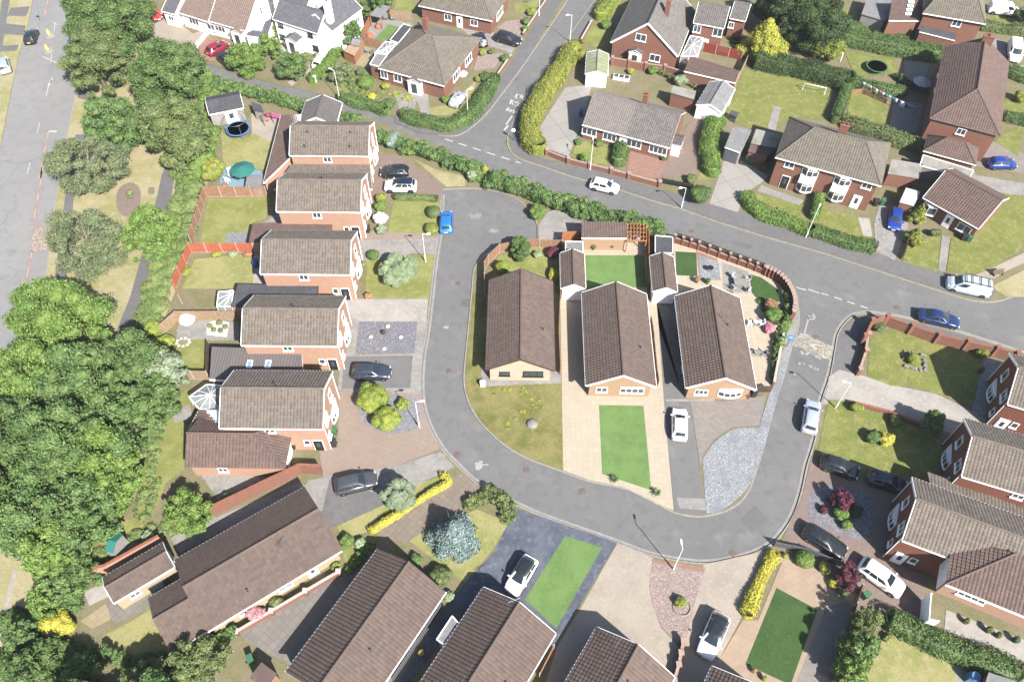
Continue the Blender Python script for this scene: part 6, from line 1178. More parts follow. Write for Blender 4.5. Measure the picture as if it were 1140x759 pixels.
for i, (s, r, h, m, l) in enumerate((
 ("F 40,425", 46, 10, 'leaf_bright', 'pale green crown at the road corner of the wood, next to the left edge'), ("F 92,432", 46, 11, 'leaf_wood', 'middle crown along the top row of the wood, behind the sunlit verge'),
 ("F 148,408", 38, 9.5, 'leaf_mid', 'eastern crown of the wood nearest the little garden with white gravel'), ("F 178,412", 24, 7, 'leaf_silver', 'small blue-green tree touching the fence corner by the patchy lawn'),
 ("F 137,460", 35, 9, 'leaf_wood', 'large crown of the wood directly left of the grass strip'), ("F 20,492", 46, 10.5, 'leaf_mid', 'deep green crown at the left edge halfway down the wood'),
 ("F 78,498", 50, 12, 'leaf_wood', 'tallest crown in the heart of the wood'), ("F 118,518", 38, 9.5, 'leaf_bright', 'lighter crown on the garden side of the wood beside the grass strip'),
 ("F 30,560", 48, 10.5, 'leaf_wood', 'wide crown low on the left edge above the dry field'), ("F 86,572", 38, 10, 'leaf_wood', 'crown above the green-roofed little shed'), ("F 60,610", 32, 8, 'leaf_bright', 'crown that overhangs the top of the dry field'),
 ("F 14,540", 34, 9.5, 'leaf_mid', 'dark crown squeezed against the left edge in the wood'), ("F 122,556", 20, 5.5, 'leaf_bright', 'small outlying crown at the foot of the wood by the grass'), ("F 84,632", 16, 5, 'leaf_mid', 'low crown between the wood and the green-roofed shed'),
 ("F 175,440", 22, 6.5, 'leaf_mid', 'narrow dark crown below the small blue-green tree'))): px_tree(l, F_(s), r, h, m, n=30, leaf=.32, seed=40+i, group='trees of the wood on the left')
for i, (l, s, r, h, m, kw) in enumerate((
 ('blue-grey spruce with tiered branches on the front lawn', "W4 425,268", 28, 4.6, 'leaf_blue', dict(n=60, leaf=.2, shape='cone', name='spruce_tree', z0=.25)),
 ('clipped pale green dome of a tree beside the grey estate car', "W4 243,143", 17, 3.0, 'leaf_silver', dict(n=44, leaf=.12, dens=1.4, jit=.15, z0=.4, name='round_tree')),
 ('round pale variegated willow on the lawn by the white lamp post', "U4 315,487", 20, 2.9, 'leaf_variegated', dict(n=40, leaf=.15, dens=1.3, jit=.22, z0=.4, name='round_tree')),
 ('yellow-leaved conifer in the corner of the big back lawn', "T4 735,148", 28, 7, 'leaf_lemon', dict(n=40, leaf=.26, shape='cone', z0=.3, name='conifer')),
 ('big dark conifer mass left of the top garden hedge', "T4 845,45", 32, 9, 'leaf_dark', dict(n=30, leaf=.3)),
 ('very dark tall tree on the right of the conifers at the top edge', "T5 95,60", 38, 9, 'leaf_dark', dict(n=30, leaf=.3)),
 ('dark evergreen behind the yellow conifer at the top edge', "T4 770,10", 22, 8, 'leaf_dark', dict(n=24, leaf=.3)),
 ('small bright yellow-green tree in front of the dark conifers', "T5 165,195", 18, 3.8, 'leaf_lime', dict(n=18, leaf=.24)),
 ('weeping willow with pale trailing leaves beside the maroon car', "T2 200,240", 21, 4.5, 'leaf_bright', dict(n=24, leaf=.24, z0=.3)),
 ('rounded garden tree in front of the white cottage', "T2 395,275", 18, 4.2, 'leaf_wood', dict(n=20, leaf=.24)),
 ('light green garden tree behind the weeping willow', "T2 305,190", 13, 4, 'leaf_bright', dict(n=16, leaf=.24)),
 ('small copper-green tree between the white cottage and the willow', "T2 320,125", 9, 3.4, 'leaf_olive', dict(n=14, leaf=.22)),
 ('leafy tree at the gable end of the white cottage', "T2 640,130", 14, 4.4, 'leaf_wood', dict(n=18, leaf=.24)),
 ('open grey-green tree on the cottage side of the lane hedge', "T2 600,310", 12, 3.2, 'leaf_grey', dict(n=14, leaf=.2)),
 ('ball-shaped glossy green bush on a stem at the turning-head fence', "V1 248,400", 12.5, 2.6, 'leaf_mid', dict(n=30, leaf=.12, jit=.18, z0=.4, name='round_tree')),
 ('purple-leaved acer beside the white crossover', "W7 222,348", 15, 2.8, 'leaf_purple', dict(n=24, leaf=.16, z0=.2, name='acer')),
 ('purple-leaved acer at the top of the round slate bed', "W7 200,55", 13, 2.6, 'leaf_purple', dict(n=22, leaf=.16, z0=.2, name='acer')),
 ('shaded olive-green tree by the pale shared drive', "V6 532,342", 14, 3.6, 'leaf_olive', dict(n=18, leaf=.2)),
 ('tall leafy tree beside the white crossover drive, topmost of three', "W7 295,520", 17, 4.4, 'leaf_olive', dict(n=18, leaf=.22)),
 ('tall leafy tree beside the pale stone path, middle of three', "W7 265,620", 20, 4.6, 'leaf_wood', dict(n=20, leaf=.24)),
 ('tall leafy tree at the bottom edge beside the small lawn, lowest of three', "W7 235,715", 19, 4.4, 'leaf_bright', dict(n=20, leaf=.24)),
 ('twin yellow conifer beside the royal blue car, the taller rear one', "V5 428,190", 11, 3.4, 'leaf_yellowgreen', dict(n=26, leaf=.2, shape='cone', z0=.2, name='conifer')),
 ('twin yellow conifer beside the royal blue car, the nearer one', "V5 412,278", 12, 2.8, 'leaf_yellowgreen', dict(n=26, leaf=.2, shape='cone', z0=.2, name='conifer')),
 ('small tree behind the orange-fenced garden at the top', "T2 690,40", 11, 4, 'leaf_mid', dict(n=14, leaf=.24)), ('leafy tree at the top edge above the timber shelter', "T2 775,5", 14, 4.5, 'leaf_wood', dict(n=16, leaf=.26)),
 ('dark shaded tree below the golden shrub in the bottom left garden', "W2 190,640", 19, 3.4, 'leaf_mid', dict(n=20, leaf=.26)), ('dark leafy tree at the bottom left corner beside the dry field', "W2 120,715", 27, 4.6, 'leaf_mid', dict(n=20, leaf=.26)),
 ('shaded tree at the bottom edge between the golden shrub and the bungalow lawn', "W2 340,715", 20, 3.6, 'leaf_wood', dict(n=20, leaf=.26)), ('green tree between the dry field and the golden shrub', "W2 90,560", 16, 4.5, 'leaf_wood', dict(n=18, leaf=.28)), ('round green tree beside the slab path of the bottom left garden', "W2 260,350", 20, 5, 'leaf_wood', dict(n=20, leaf=.28)),
 ('broad tree above the golden shrub at the edge of the wood', "W2 190,410", 19, 5, 'leaf_bright', dict(n=20, leaf=.28)),
 ('leafy tree cut by the bottom edge, casting shade over the bottom left garden', "F 172,778", 30, 6.5, 'leaf_wood', dict(n=24, leaf=.3)), ('dark tree cut by the bottom edge nearest the bottom left corner', "F 92,790", 32, 7, 'leaf_mid', dict(n=24, leaf=.3)),
 ('dark leafy bush tree at the right edge by the white van', "T5 1000,60", 12, 3, 'leaf_dark', dict(n=14, leaf=.26)),
)): px_tree(l, F_(s), r, h, m, seed=70+i, **kw)
# ---------------------------------------------------------------- shrubs
for i, (l, s, r, m, kw) in enumerate((
 ('large lime-yellow mound of a shrub next to the dark estate car, upper of two', "U5 208,312", 20, 'leaf_lime', dict(hr=.9, n=16)), ('large lime-yellow mound of a shrub in the slate bed, lower of two', "U5 268,398", 18, 'leaf_lime', dict(hr=.8, n=16)), ('small round lime shrub beside the white lamp post bed', "U5 335,340", 9, 'leaf_lime', dict(hr=.8)),
 ('white and lilac hydrangea against the orange brick house', "U4 240,278", 9.5, 'flower_white', dict(leaf=.24)), ('fresh green shrub above the hydrangea', "U4 243,225", 8.5, 'leaf_bright', {}), ('yellow shrub at the corner of the brown drive', "U4 243,190", 8, 'leaf_yellowgreen', {}), ('pale silver shrub below the hydrangea', "U4 245,325", 7, 'leaf_silver', {}),
 ('small dark green ball bush by the concrete drive', "U4 210,432", 7, 'leaf_mid', dict(ball=True)), ('low yellow ground plant against the second west-row house wall', "U4 170,470", 3, 'leaf_yellowgreen', {}), ('reddish heather clump at the front lawn corner', "U4 190,603", 5, 'leaf_copper', {}),
 ('clipped dark box block by the blue car, upper of two', "U4 466,250", 8, 'leaf_olive', dict(ball=True, ry=1.1)), ('clipped gold box block by the blue car, lower of two', "U4 458,322", 8, 'leaf_yellowgreen', dict(ball=True, ry=1.1)),
 ('yellow shrub inside the curved fence at the turning head', "V1 165,492", 9.5, 'leaf_lime', dict(hr=1.1)), ('bright yellow shrub against the narrow garage wall', "V1 405,530", 7, 'leaf_gold', dict(ry=1.5, hr=1.1)), ('purple shrub in the corner by the orange fence', "V1 400,425", 9, 'leaf_purple', {}), ('silvery low shrub along the turning-head fence', "V1 330,435", 6, 'leaf_variegated', {}),
 ('narrow golden cypress column on the lane hedge line', "T3 380,722", 6, 'leaf_lime', dict(hr=2.2, n=5)), ('cream pampas-like grass at the end of the drive by the turning head', "T3 325,738", 8, 'leaf_variegated', dict(hr=1.2)), ('tidy green shrub below the hedge beside the turning head', "V1 330,235", 11, 'leaf_bright', dict(ry=1.2)), ('bluish conifer shrub at the end of the lane hedge', "T2 825,590", 12, 'leaf_blue', dict(hr=1.0)), ('green shrub beside the bluish conifer shrub', "T2 905,635", 8, 'leaf_bright', {}),
 ('golden round shrub in the bottom left garden', "W2 240,515", 21, 'leaf_gold', dict(ry=.75, hr=.8, n=14)), ('bushy shrub with white flowers by the garage brick wall', "W2 625,140", 8, 'leaf_variegated', {}), ('green shrub behind the cream garage', "W2 420,330", 8, 'leaf_wood', {}),
 ('small lavender clump on the gravel by the long brick wall', "W3 215,155", 8, 'leaf_grey', dict(ry=.6)), ('pink rhododendron against the long cream bungalow', "W3 305,535", 12, 'flower_pink', dict(ry=.7)), ('olive shrub beside the pink rhododendron', "W3 372,498", 9, 'leaf_olive', dict(ry=.7)), ('shrub with yellow flowers at the low white-capped wall end', "W3 565,380", 6, 'leaf_yellowgreen', {}),
 ('green shrub at the end of the lawn by the long cream bungalow', "W4 75,300", 9, 'leaf_bright', {}), ('cream and green shrub by the front corner of the bungalow', "W4 120,305", 7, 'leaf_variegated', {}), ('leafy shrub at the gable of the orange-ridged bungalow', "W4 300,360", 8, 'leaf_wood', dict(ry=1.2)), ('round dark shrub beside the orange-ridged bungalow front', "W4 378,415", 15, 'leaf_olive', dict(hr=.8)), ('pale shrub under the round dark shrub', "W4 410,480", 7, 'leaf_variegated', {}),
 ('yellow spiky shrub next to the blue spruce', "W4 488,268", 7, 'leaf_yellowgreen', dict(ry=1.6)), ('rounded yellow plant in a stone ring on the pink gravel', "W5 683,450", 8, 'leaf_yellowgreen', dict(hr=.9)),
 ('large clipped ball shrub along the grey fence of the pale stone garden', "W7 55,285", 11, 'leaf_bright', dict(ball=True)), ('small clipped ball shrub along the grey fence', "W7 133,317", 7, 'leaf_yellowgreen', dict(ball=True, ry=1.2)), ('tiny golden ball shrub beside the purple acer', "W7 165,378", 6, 'leaf_gold', dict(ball=True)), ('dark low shrub below the purple acer', "W7 205,408", 8, 'leaf_olive', {}), ('small yellow shrub at the fence end by the close', "W6 535,270", 4, 'leaf_yellowgreen', {}),
 ('bright green shrub in the middle of the round slate bed', "W7 195,104", 11, 'leaf_bright', {}), ('low green shrub at the foot of the round slate bed', "W7 218,150", 8, 'leaf_bright', {}), ('small red-leaved shrub at the edge of the round slate bed', "W7 128,95", 6, 'leaf_purple', {}), ('dark shrub on the right of the round slate bed', "W7 250,100", 9, 'leaf_dark', {}),
 ('green half of the twin bush on the lawn of the dark brick house', "V6 272,402", 10, 'leaf_mid', {}), ('yellow-flowered half of the twin bush on the lawn', "V6 330,412", 10, 'leaf_gold', dict(leaf=.22)), ('shaded bush against the low wall by the shared drive', "V6 368,335", 8, 'leaf_olive', {}), ('yellow-green low shrub at the drive end of the low wall', "V6 205,278", 9, 'leaf_yellowgreen', dict(ry=.6)), ('spiky yellow plant in the stone square of the corner lawn', "V6 445,72", 9, 'leaf_yellowgreen', {}), ('shrub at the corner pier of the road boundary wall', "V5 272,632", 8, 'leaf_olive', {}), ('shrub spilling over the road wall near the dark red brick gable', "V6 735,45", 9, 'leaf_yellowgreen', {}),
 ('pink-flowered shrub along the curved brick boundary', "V2 597,702", 8, 'flower_pink', {}), ('large leafy shrub inside the curved brick boundary', "V2 610,645", 11, 'leaf_bright', dict(hr=1.1)), ('reddish shrub at the top of the border by the curved brick boundary', "V2 600,605", 9, 'leaf_copper', {}), ('climbing green shrub on the outside of the boundary pier', "V2 660,690", 7, 'leaf_bright', {}), ('leafy border shrub above the pink shrub by the side road', "V4 580,15", 7, 'leaf_wood', dict(ry=1.4)), ('ivy mound spilling over the wall towards the blue sign', "V4 562,85", 8, 'leaf_bright', dict(ry=1.8, sx=.7)),
 ('ball bush on the lane verge below the driveway hedge', "V2 303,135", 14, 'leaf_mid', dict(hr=1.0)), ('leafy bush at the foot of the driveway hedge', "V2 262,72", 7, 'leaf_olive', {}), ('ball-topped green tree shrub in the front garden by the hipped bungalow', "T2 710,347", 10, 'leaf_bright', dict(ball=True)), ('dark green bush behind the ball shrub', "T2 688,302", 6, 'leaf_mid', {}), ('round yellow-edged shrub in front of the hipped bungalow', "T2 795,362", 6, 'leaf_yellowgreen', {}), ('low golden shrub in the bungalow front bed', "T2 735,408", 6, 'leaf_gold', {}), ('green bush at the gateway beside the lane', "T2 803,440", 9, 'leaf_mid', {}), ('yellow globe shrub on the corner lawn by the side road', "T3 350,333", 5, 'leaf_yellowgreen', {}), ('dark shrub in the middle of the corner garden', "T3 382,325", 8, 'leaf_mid', {}), ('white-flowered shrub against the hipped bungalow side wall', "T3 285,312", 6, 'flower_white', {}), ('small green shrub at the corner of the hipped bungalow', "T3 215,420", 6, 'leaf_bright', {}), ('yellowish shrub on the drive edge by the parked cars', "T3 370,222", 5, 'leaf_yellowgreen', {}), ('tiny round bush beside the drive edge shrub', "T3 405,218", 4, 'leaf_mid', {}), ('dark bush by the gravel garden wall', "T3 465,245", 6, 'leaf_mid', {}), ('shrub in the gravel bed at the top of the side road', "T3 555,90", 6, 'leaf_olive', {}), ('yellow-green shrub near the top bungalow wall', "T3 575,50", 6, 'leaf_yellowgreen', {}), ('bush in the gravel bed by the black people carrier', "T3 550,120", 5, 'leaf_bright', {}),
 ('egg-shaped green conifer beside the long yellow hedge', "T3 790,232", 8, 'leaf_yellowgreen', dict(hr=1.6, n=5)), ('green bush on the verge lawn at the top of the side road', "T3 890,105", 7, 'leaf_bright', {}), ('rounded bush in the front lawn of the paired bungalows', "T3 800,665", 7, 'leaf_bright', {}), ('bush at the drive end of the paired bungalows', "T3 775,600", 5, 'leaf_wood', {}), ('row of shrubs under the front windows of the paired bungalows', "T3 860,605", 6, 'leaf_wood', {}), ('small bush between the brown drive and the porch', "T4 300,665", 5, 'leaf_mid', {}), ('garden bush in front of the large gabled house', "T4 252,295", 7, 'leaf_bright', {}), ('flowering yellow bush in front of the large gabled house', "T4 160,300", 5, 'leaf_yellowgreen', {}), ('pale blossom shrub on the clipped hedge by the slate-blue garage door', "ZD 75,495", 8, 'leaf_yellowgreen', {}), ('bush climbing the narrow garage wall at the back', "T4 450,400", 5, 'leaf_bright', {}),
 ('fern-like plant bed along the brick wall of the red forecourt', "T4 370,340", 10, 'leaf_variegated', dict(ry=.6)), ('low shrub beneath the white front window of the gabled bungalow', "V5 487,272", 8, 'leaf_olive', dict(ry=.6)), ('yellow bush at the right edge on the lawn', "T5 975,410", 9, 'leaf_yellowgreen', {}),
 ('bright green domed bush at the corner of the fenced gravel garden', "ZE 35,345", 11, 'leaf_lime', dict(hr=.9)), ('copper-leaved small tree in the fenced gravel garden', "ZE 112,165", 8, 'leaf_copper', {}), ('yellow flower clump against the garden fence', "ZE 380,150", 4, 'leaf_gold', dict(ry=.6)), ('round olive plant in the white gravel square', "ZE 442,200", 4, 'leaf_olive', {}), ('yellow tuft beside the white gravel square', "ZE 510,165", 3, 'leaf_yellowgreen', {}),
 ('yellow-flowered climber on the red fence side of the dry back lawn', "U2 105,690", 5, 'leaf_yellowgreen', dict(ry=2)), ('pale shrub below the red fence, leftmost of three', "U2 232,622", 6, 'leaf_yellowgreen', dict(ry=.5)), ('pale shrub below the red fence, middle of three', "U2 300,620", 6, 'leaf_variegated', dict(ry=.6)), ('reddish shrub below the red fence, rightmost of three', "U2 362,620", 6, 'leaf_copper', dict(ry=.5)), ('tall yellow-green bush outside the fenced square lawn', "U2 215,260", 15, 'leaf_yellowgreen', dict(ry=1.3)), ('bright bush beside the blue patio with the parasol', "U2 160,220", 17, 'leaf_bright', dict(ry=1.2)), ('olive bush outside the brown fence corner', "U2 130,340", 12, 'leaf_scrub', dict(ry=1.3)), ('bright green bush next to the wood and the gravel garden fence', "U1 585,640", 13, 'leaf_lime', dict(hr=.8)), ('orange-leaved low plant at the front of the parasol patio', "U2 265,328", 4, 'leaf_copper', {}),
 ('leafy shrub in front of the long clipped hedge at the bottom right', "ZB 345,525", 9, 'leaf_lime', {}), ('loose shrub along the back patio at the bottom right', "ZB 480,580", 9, 'leaf_bright', dict(ry=.6)), ('yellow shrub at the edge of the bottom right lawn', "W7 375,590", 6, 'leaf_yellowgreen', {}), ('low green shrub at the right edge behind the clipped hedge', "W7 850,690", 10, 'leaf_olive', dict(ry=.6)),
)): shrub(l, F_(s), r, m, seed=200+i, **kw)
# ---------------------------------------------------------------- hedges
for i, (l, s, w, h, m, kw) in enumerate((
 ('long tall lane hedge from the garden room to the turning head', "F 205,92 232,97 262,103 295,110 322,118 345,127 372,133 400,139", 2.2, 1.6, 'leaf_wood', dict(soft=True)),
 ('thick lane hedge behind the parked black and white cars', "F 424,158 445,165 470,172 495,180 520,192 534,200", 2.4, 1.8, 'leaf_wood', dict(soft=True)),
 ('thick bushy hedge around the top of the turning head', "F 546,206 560,210 580,214 604,224 640,236 668,245 700,252 732,262", 3.0, 2.0, 'leaf_wood', dict(soft=True, wob=.3)),
 ('long bright yellow clipped hedge along the side road', "F 641,58 630,72 617,92 603,112 593,130 588,148 592,162 600,170", 2.6, 2.0, 'leaf_yellowgreen', {}),
 ('clipped green hedge wrapping the corner garden at the side road', "F 452,131 470,138 492,143 512,141 528,127 540,110 550,92", 2.2, 1.5, 'leaf_mid', {}),
 ('green hedge continuing along the lane before the gateway', "F 381,111 400,118 415,121 430,127", 1.6, 1.3, 'leaf_wood', {}), ('clipped hedge running up from the lane beside the cottage drive', "F 348,92 356,84 366,73 378,58", 1.4, 1.3, 'leaf_bright', {}),
 ('yellowish hedge at the top right of the side road', "F 668,22 678,6 690,-10", 2.4, 1.6, 'leaf_lime', {}),
 ('tall dark hedge along the far side of the big back lawn', "F 840,72 860,76 882,80 905,86 925,92 940,96", 3.2, 2.4, 'leaf_dark', {}), ('dark hedge behind the trampoline garden', "F 935,45 950,50 975,55 1000,60 1030,64 1045,66", 2.6, 2.0, 'leaf_mid', {}), ('hedge between the washing-line lawn and the big back lawn', "F 945,90 940,105 934,122 928,136", 1.6, 1.6, 'leaf_mid', {}), ('clipped hedge across the trampoline garden behind the washing line', "F 948,96 965,101 985,105 1005,107", 1.6, 1.5, 'leaf_mid', {}), ('long hedge behind the hipped semi chimney', "F 940,138 960,148 980,154 1005,162 1024,166", 2.0, 1.6, 'leaf_olive', {}),
 ('leafy hedge beside the brown drive, up to the grey-topped garage', "F 792,195 790,180 787,165 790,150 797,136", 2.2, 1.5, 'leaf_bright', {}), ('clipped hedge between the red forecourt and the corner lawn', "F 688,184 691,170 692,158", 2.0, 1.5, 'leaf_mid', {}),
 ('clipped hedge round the left bay-window lawn', "F 830,222 835,232 850,241 870,248 890,256 900,259", 2.0, 1.3, 'leaf_bright', {}), ('narrow hedge splitting the two bay-window lawns', "F 905,244 908,232 911,222", 1.3, 1.3, 'leaf_bright', {}), ('clipped low hedge before the right bay-window lawn', "F 905,259 925,266 945,273 970,277", 1.8, 1.2, 'leaf_mid', {}),
 ('hedge behind the white van drive', "T5 800,120 860,130 920,140 1000,150", 1.8, 1.4, 'leaf_olive', {}), ('hedge at the right edge above the front lawns', "T5 915,310 960,330 1000,345", 2.0, 1.4, 'leaf_mid', {}), ('hedge at the right edge between two front lawns', "T5 900,500 950,515 1000,530", 1.6, 1.2, 'leaf_mid', {}),
 ('low clipped hedge at the top of the front lawn beside the brown drive', "U4 305,195 360,196 420,196 478,200", .9, .7, 'leaf_olive', dict(leaf=.12)),
 ('golden L-shaped clipped hedge beside the brown paved path', "W4 155,270 230,225 300,180 360,140 412,112 402,92 388,88", .62, .7, 'leaf_gold', dict(leaf=.13)), ('golden hedge strip between the beige drive and the pale stone garden', "W6 490,275 465,310 440,360 410,430 385,500", 1.3, .8, 'leaf_gold', dict(leaf=.14)),
 ('dark mixed shrub border at the road end of the blue spruce lawn', "W4 475,185 530,150 570,170 605,205 600,230", 1.8, .9, 'leaf_olive', dict(soft=True, wob=.35)),
 ('long dark clipped hedge across the bottom right garden', "W7 375,525 450,560 540,610 640,650 740,690 850,725", 2.2, 1.6, 'leaf_mid', {}),
 ('rambling hedge below the long cream bungalow', "W3 150,640 210,610 240,600", 1.4, 1.1, 'leaf_wood', dict(soft=True)), ('scrubby hedge at the right of the woodland garden', "W2 330,330 340,400 330,450", 1.4, 1.2, 'leaf_wood', dict(soft=True, wob=.3)),
)): hedge(l, W(s), w, h, m, seed=300+i, **kw)
scrub('tangled green undergrowth between the tarmac path and the back fences', W("U1 715,40 740,90 700,200 680,300 650,380 600,470 580,560 590,620"), 3.0, .9, 'leaf_scrub', 120, seed=1)
scrub('mixed bushes and ivy between the path trees and the garden room', W("T1 880,330 870,420 870,560 840,680 800,740"), 3.6, 1.2, 'leaf_bright', 70, seed=2); scrub('dark undergrowth under the bottom left trees', W("W2 100,520 110,600 60,700 250,700 400,720"), 4, .8, 'leaf_mid', 70, seed=3); scrub('low weeds along the edge of the wood', W("W1 690,300 640,420 640,600 600,740"), 1.6, .5, 'leaf_scrub', 60, seed=4, r=(.3, .7)); scrub('rough plants around the green-roofed shed', W("W2 340,340 400,250 560,180 640,140 720,100"), 2, .6, 'leaf_scrub', 50, seed=5, r=(.3, .7))
scrub('low plants along the cottage front gardens', W("T2 590,180 470,230 640,370 760,430"), 2.5, .8, 'leaf_olive', 40, seed=6, r=(.4, .8)); scrub('flower border in front of the hipped bungalow', W("T2 700,400 780,400 860,400 900,430"), 1.6, .6, 'leaf_yellowgreen', 30, seed=7, r=(.25, .5)); scrub('weedy yellow tufts on the corner lawn of the cream bungalow', W("V3 110,290 215,275 300,350 150,440 380,300"), 1.2, .35, 'leaf_yellowgreen', 34, seed=8, r=(.12, .3), leaf=.12); scrub('plants under the curved brick boundary', W("V2 560,600 600,640 640,600 650,700"), 1.0, .8, 'leaf_mid', 24, seed=9, r=(.3, .6)); scrub('bushes at the back of the dark conifers', W("T5 230,100 300,150 380,180 460,170"), 2.4, 1.1, 'leaf_mid', 44, seed=10); scrub('rough bushes beside the drive of the large gabled house', W("T4 590,160 620,190 640,220"), 1.4, .8, 'leaf_dark', 16, seed=11, r=(.4, .8))

for i, (l, s, w, h, m) in enumerate((('leafy border along the side road wall of the cobble bungalow', "V4 558,20 546,90 538,150 528,230", .9, .9, 'leaf_wood'), ('mixed shrub border inside the curved brick boundary', "V2 655,560 668,600 670,650 660,700 648,745", 1.0, 1.0, 'leaf_mid'), ('shrub border at the north end of the paired bungalow gardens', "T4 285,315 330,335 390,355 430,372", 1.0, .7, 'leaf_olive'), ('overgrown border below the cream garage lawn', "W2 450,640 560,690 700,660", 1.2, .9, 'leaf_wood'), ('loose shrub row along the slab yard edge by the orange-ridged bungalow', "W3 610,395 660,350 690,310", 1.0, .8, 'leaf_bright'), ('planting at the foot of the long red brick wall', "W3 200,178 260,150 330,118", .8, .6, 'leaf_scrub'), ('shrub row beside the washing-line lawn patio', "T5 440,330 500,370 560,390", 1.4, 1.1, 'leaf_dark'), ('scruffy border in front of the hipped bungalow by the lane', "Z8 20,520 80,600 110,700", 1.6, .8, 'leaf_scrub'))): hedge(l, W(s), w, h, m, seed=400+i, soft=True, name='shrub_border', cat='shrubs')
# ---------------------------------------------------------------- fences and walls
FG = 'garden fences of the west row'
fence('brown fence with pale posts round the square lawn behind the hydrangea house', W("U2 448,375 190,378 130,580"), 1.8, 'fence_brown', 'coping_white', 1.9, gravelboard='coping_stone', group=FG)
fence('bright orange-red fence with white posts between two back lawns', W("U2 392,612 128,612 60,765 U1 700,545"), 1.7, 'fence_orange', 'coping_white', 1.9, gravelboard='coping_stone', group=FG)
fence('pale tan fence round the gravel and white stone garden', W("U3 320,178 75,178 10,235"), 1.8, 'fence_tan', 'fence_tan', 2.2, group=FG); fence('pale tan fence below the patchy small lawn', W("U3 205,428 75,425"), 1.7, 'fence_tan', 'coping_white', 2.2, gravelboard='coping_stone', group=FG)
fence('dark fence between the patchy lawn and the ribbed-roof garage', W("U3 205,420 208,300"), 1.7, 'fence_dark', 'fence_dark', 2.2)
brickwall('long red brick wall between the brick wing and the long cream bungalow', W("W3 168,215 458,75 525,78"), 1.7, 'brick_red', thick=.3, coping='terracotta')
brickwall('red brick wall behind the cream garage with the speckled roof', W("W2 380,310 470,290 695,165"), 1.6, 'brick_orange', coping='terracotta')
brickwall('low cream-capped wall along the crazy-paved yard', W("W3 250,602 580,408"), .8, 'brick_red', coping='coping_white', pier=3.2, pierh=.1)
fence('dark fence curving round the garden at the turning head', W("V1 82,620 82,510 100,478 152,428 270,405 340,405 440,410"), 1.6, 'fence_brown', 'coping_white', 2.0, gravelboard='coping_stone')
fence('orange panel fence behind the grey flat shed', W("V1 443,420 447,372 545,372"), 1.7, 'wood_orange', 'wood_orange', 1.8); fence('orange fence between the green back lawn and the next garden', W("V1 845,600 845,360"), 1.7, 'wood_orange', 'wood_orange', 1.8)
fence('low brown fence with white post tops along the drive between two bungalows', W("V4 12,0 22,60 30,150 38,230 45,272"), 1.5, 'fence_brown', 'coping_white', 1.9); fence('brown fence in the gap between the cream bungalow and its neighbour', W("V1 437,605 V3 385,60 392,215"), 1.6, 'fence_brown', 'fence_brown', 1.8)
brickwall('brick road wall with dark infill panels behind the two neat back lawns', W("V2 190,342 290,372 420,420 500,448 565,475"), .9, 'brick_dark', pier=1.25, pierh=.62, pierw=.26, thick=.16); fence('dark slatted fence panels set on the brick road wall', W("V2 192,334 290,364 420,412 500,440 560,464"), 1.5, 'fence_dark', 'fence_dark', 1.25)
brickwall('curved brick boundary with tall capped piers at the road junction', smooth_line(W("V2 575,478 620,500 655,535 678,575 690,620 685,660"), 3), .6, 'brick_dark', pier=2.0, pierh=.9, pierw=.45, thick=.18, coping='coping_stone'); brickwall('low wall along the side road below the curved boundary', W("V4 570,60 548,170 530,265"), .9, 'brick_red', coping='coping_white'); fence('dark gate panel between the cobble bed and the bungalow corner', W("V4 458,290 520,290"), 1.2, 'fence_dark', 'fence_dark', 1.4, name='garden_gate', cat='gate')
brickwall('long orange brick road wall with piers round the corner lawn', W("V5 200,700 228,640 285,625 380,660 480,695 590,720 700,745 775,765"), 1.6, 'brick_red', pier=2.7, pierh=.3, pierw=.42, thick=.18, coping='terracotta'); pass
brickwall('low brick wall stub with stone gate pier at the shared drive', W("V6 205,140 232,60 240,-10"), .9, 'brick_red', pier=2.4, pierh=.4); brickwall('low red brick wall along the shared pale drive', W("V6 172,265 330,305 470,360"), .6, 'brick_red', coping='terracotta')
brickwall('low coped wall along the side road frontage of the pink gravel house', W("W5 690,610 672,700 655,760"), .9, 'brick_dark', coping='coping_stone', pier=1.3, pierh=.05)
fence('grey composite fence along the black car drive', W("W6 490,235 620,262 700,295 745,308"), 1.0, 'grey_composite', 'grey_composite', 2.0); fence('white-topped slatted fence down the side of the pale stone garden', W("W7 262,400 240,470 200,610 165,700 140,790"), 1.3, 'fence_dark', 'coping_white', 2.2); brickwall('low stone wall below the white crossover drive', W("W7 330,485 440,525 530,560 620,610"), .7, 'stone_grey', coping='coping_stone')
fence('grey fence strip between two bungalows by the slate-blue drive', W("W4 385,520 230,755"), 1.3, 'grey_composite', 'grey_composite', 2.0); fence('low fence at the corner of the slate-blue drive bungalow', W("W5 195,632 140,740"), 1.3, 'fence_brown', 'coping_white', 2.0)
fence('bright timber fence of the shelter garden, left side', W("Z8 170,310 240,165"), 1.7, 'fence_amber', 'fence_amber', 1.8); fence('tan timber fence behind the shelter garden', W("Z8 375,150 545,165"), 1.7, 'fence_tan', 'fence_tan', 1.8); fence('brown timber fence in front of the little turf lawn', W("Z8 165,345 310,380"), 1.6, 'fence_brown', 'fence_brown', 1.8)
fence('bright red boundary fence beside the white conservatory', W("T4 462,218 625,255"), 1.6, 'fence_red', 'coping_white', 1.9); fence('tan fence line up the side of the big back lawn', W("T4 645,275 600,370 560,480"), 1.6, 'fence_tan', 'fence_tan', 2.0); brickwall('brick garden wall with piers behind the red forecourt garden', W("T4 80,275 220,300 300,310 460,360"), 1.3, 'brick_red', pier=3.0, pierh=.2)
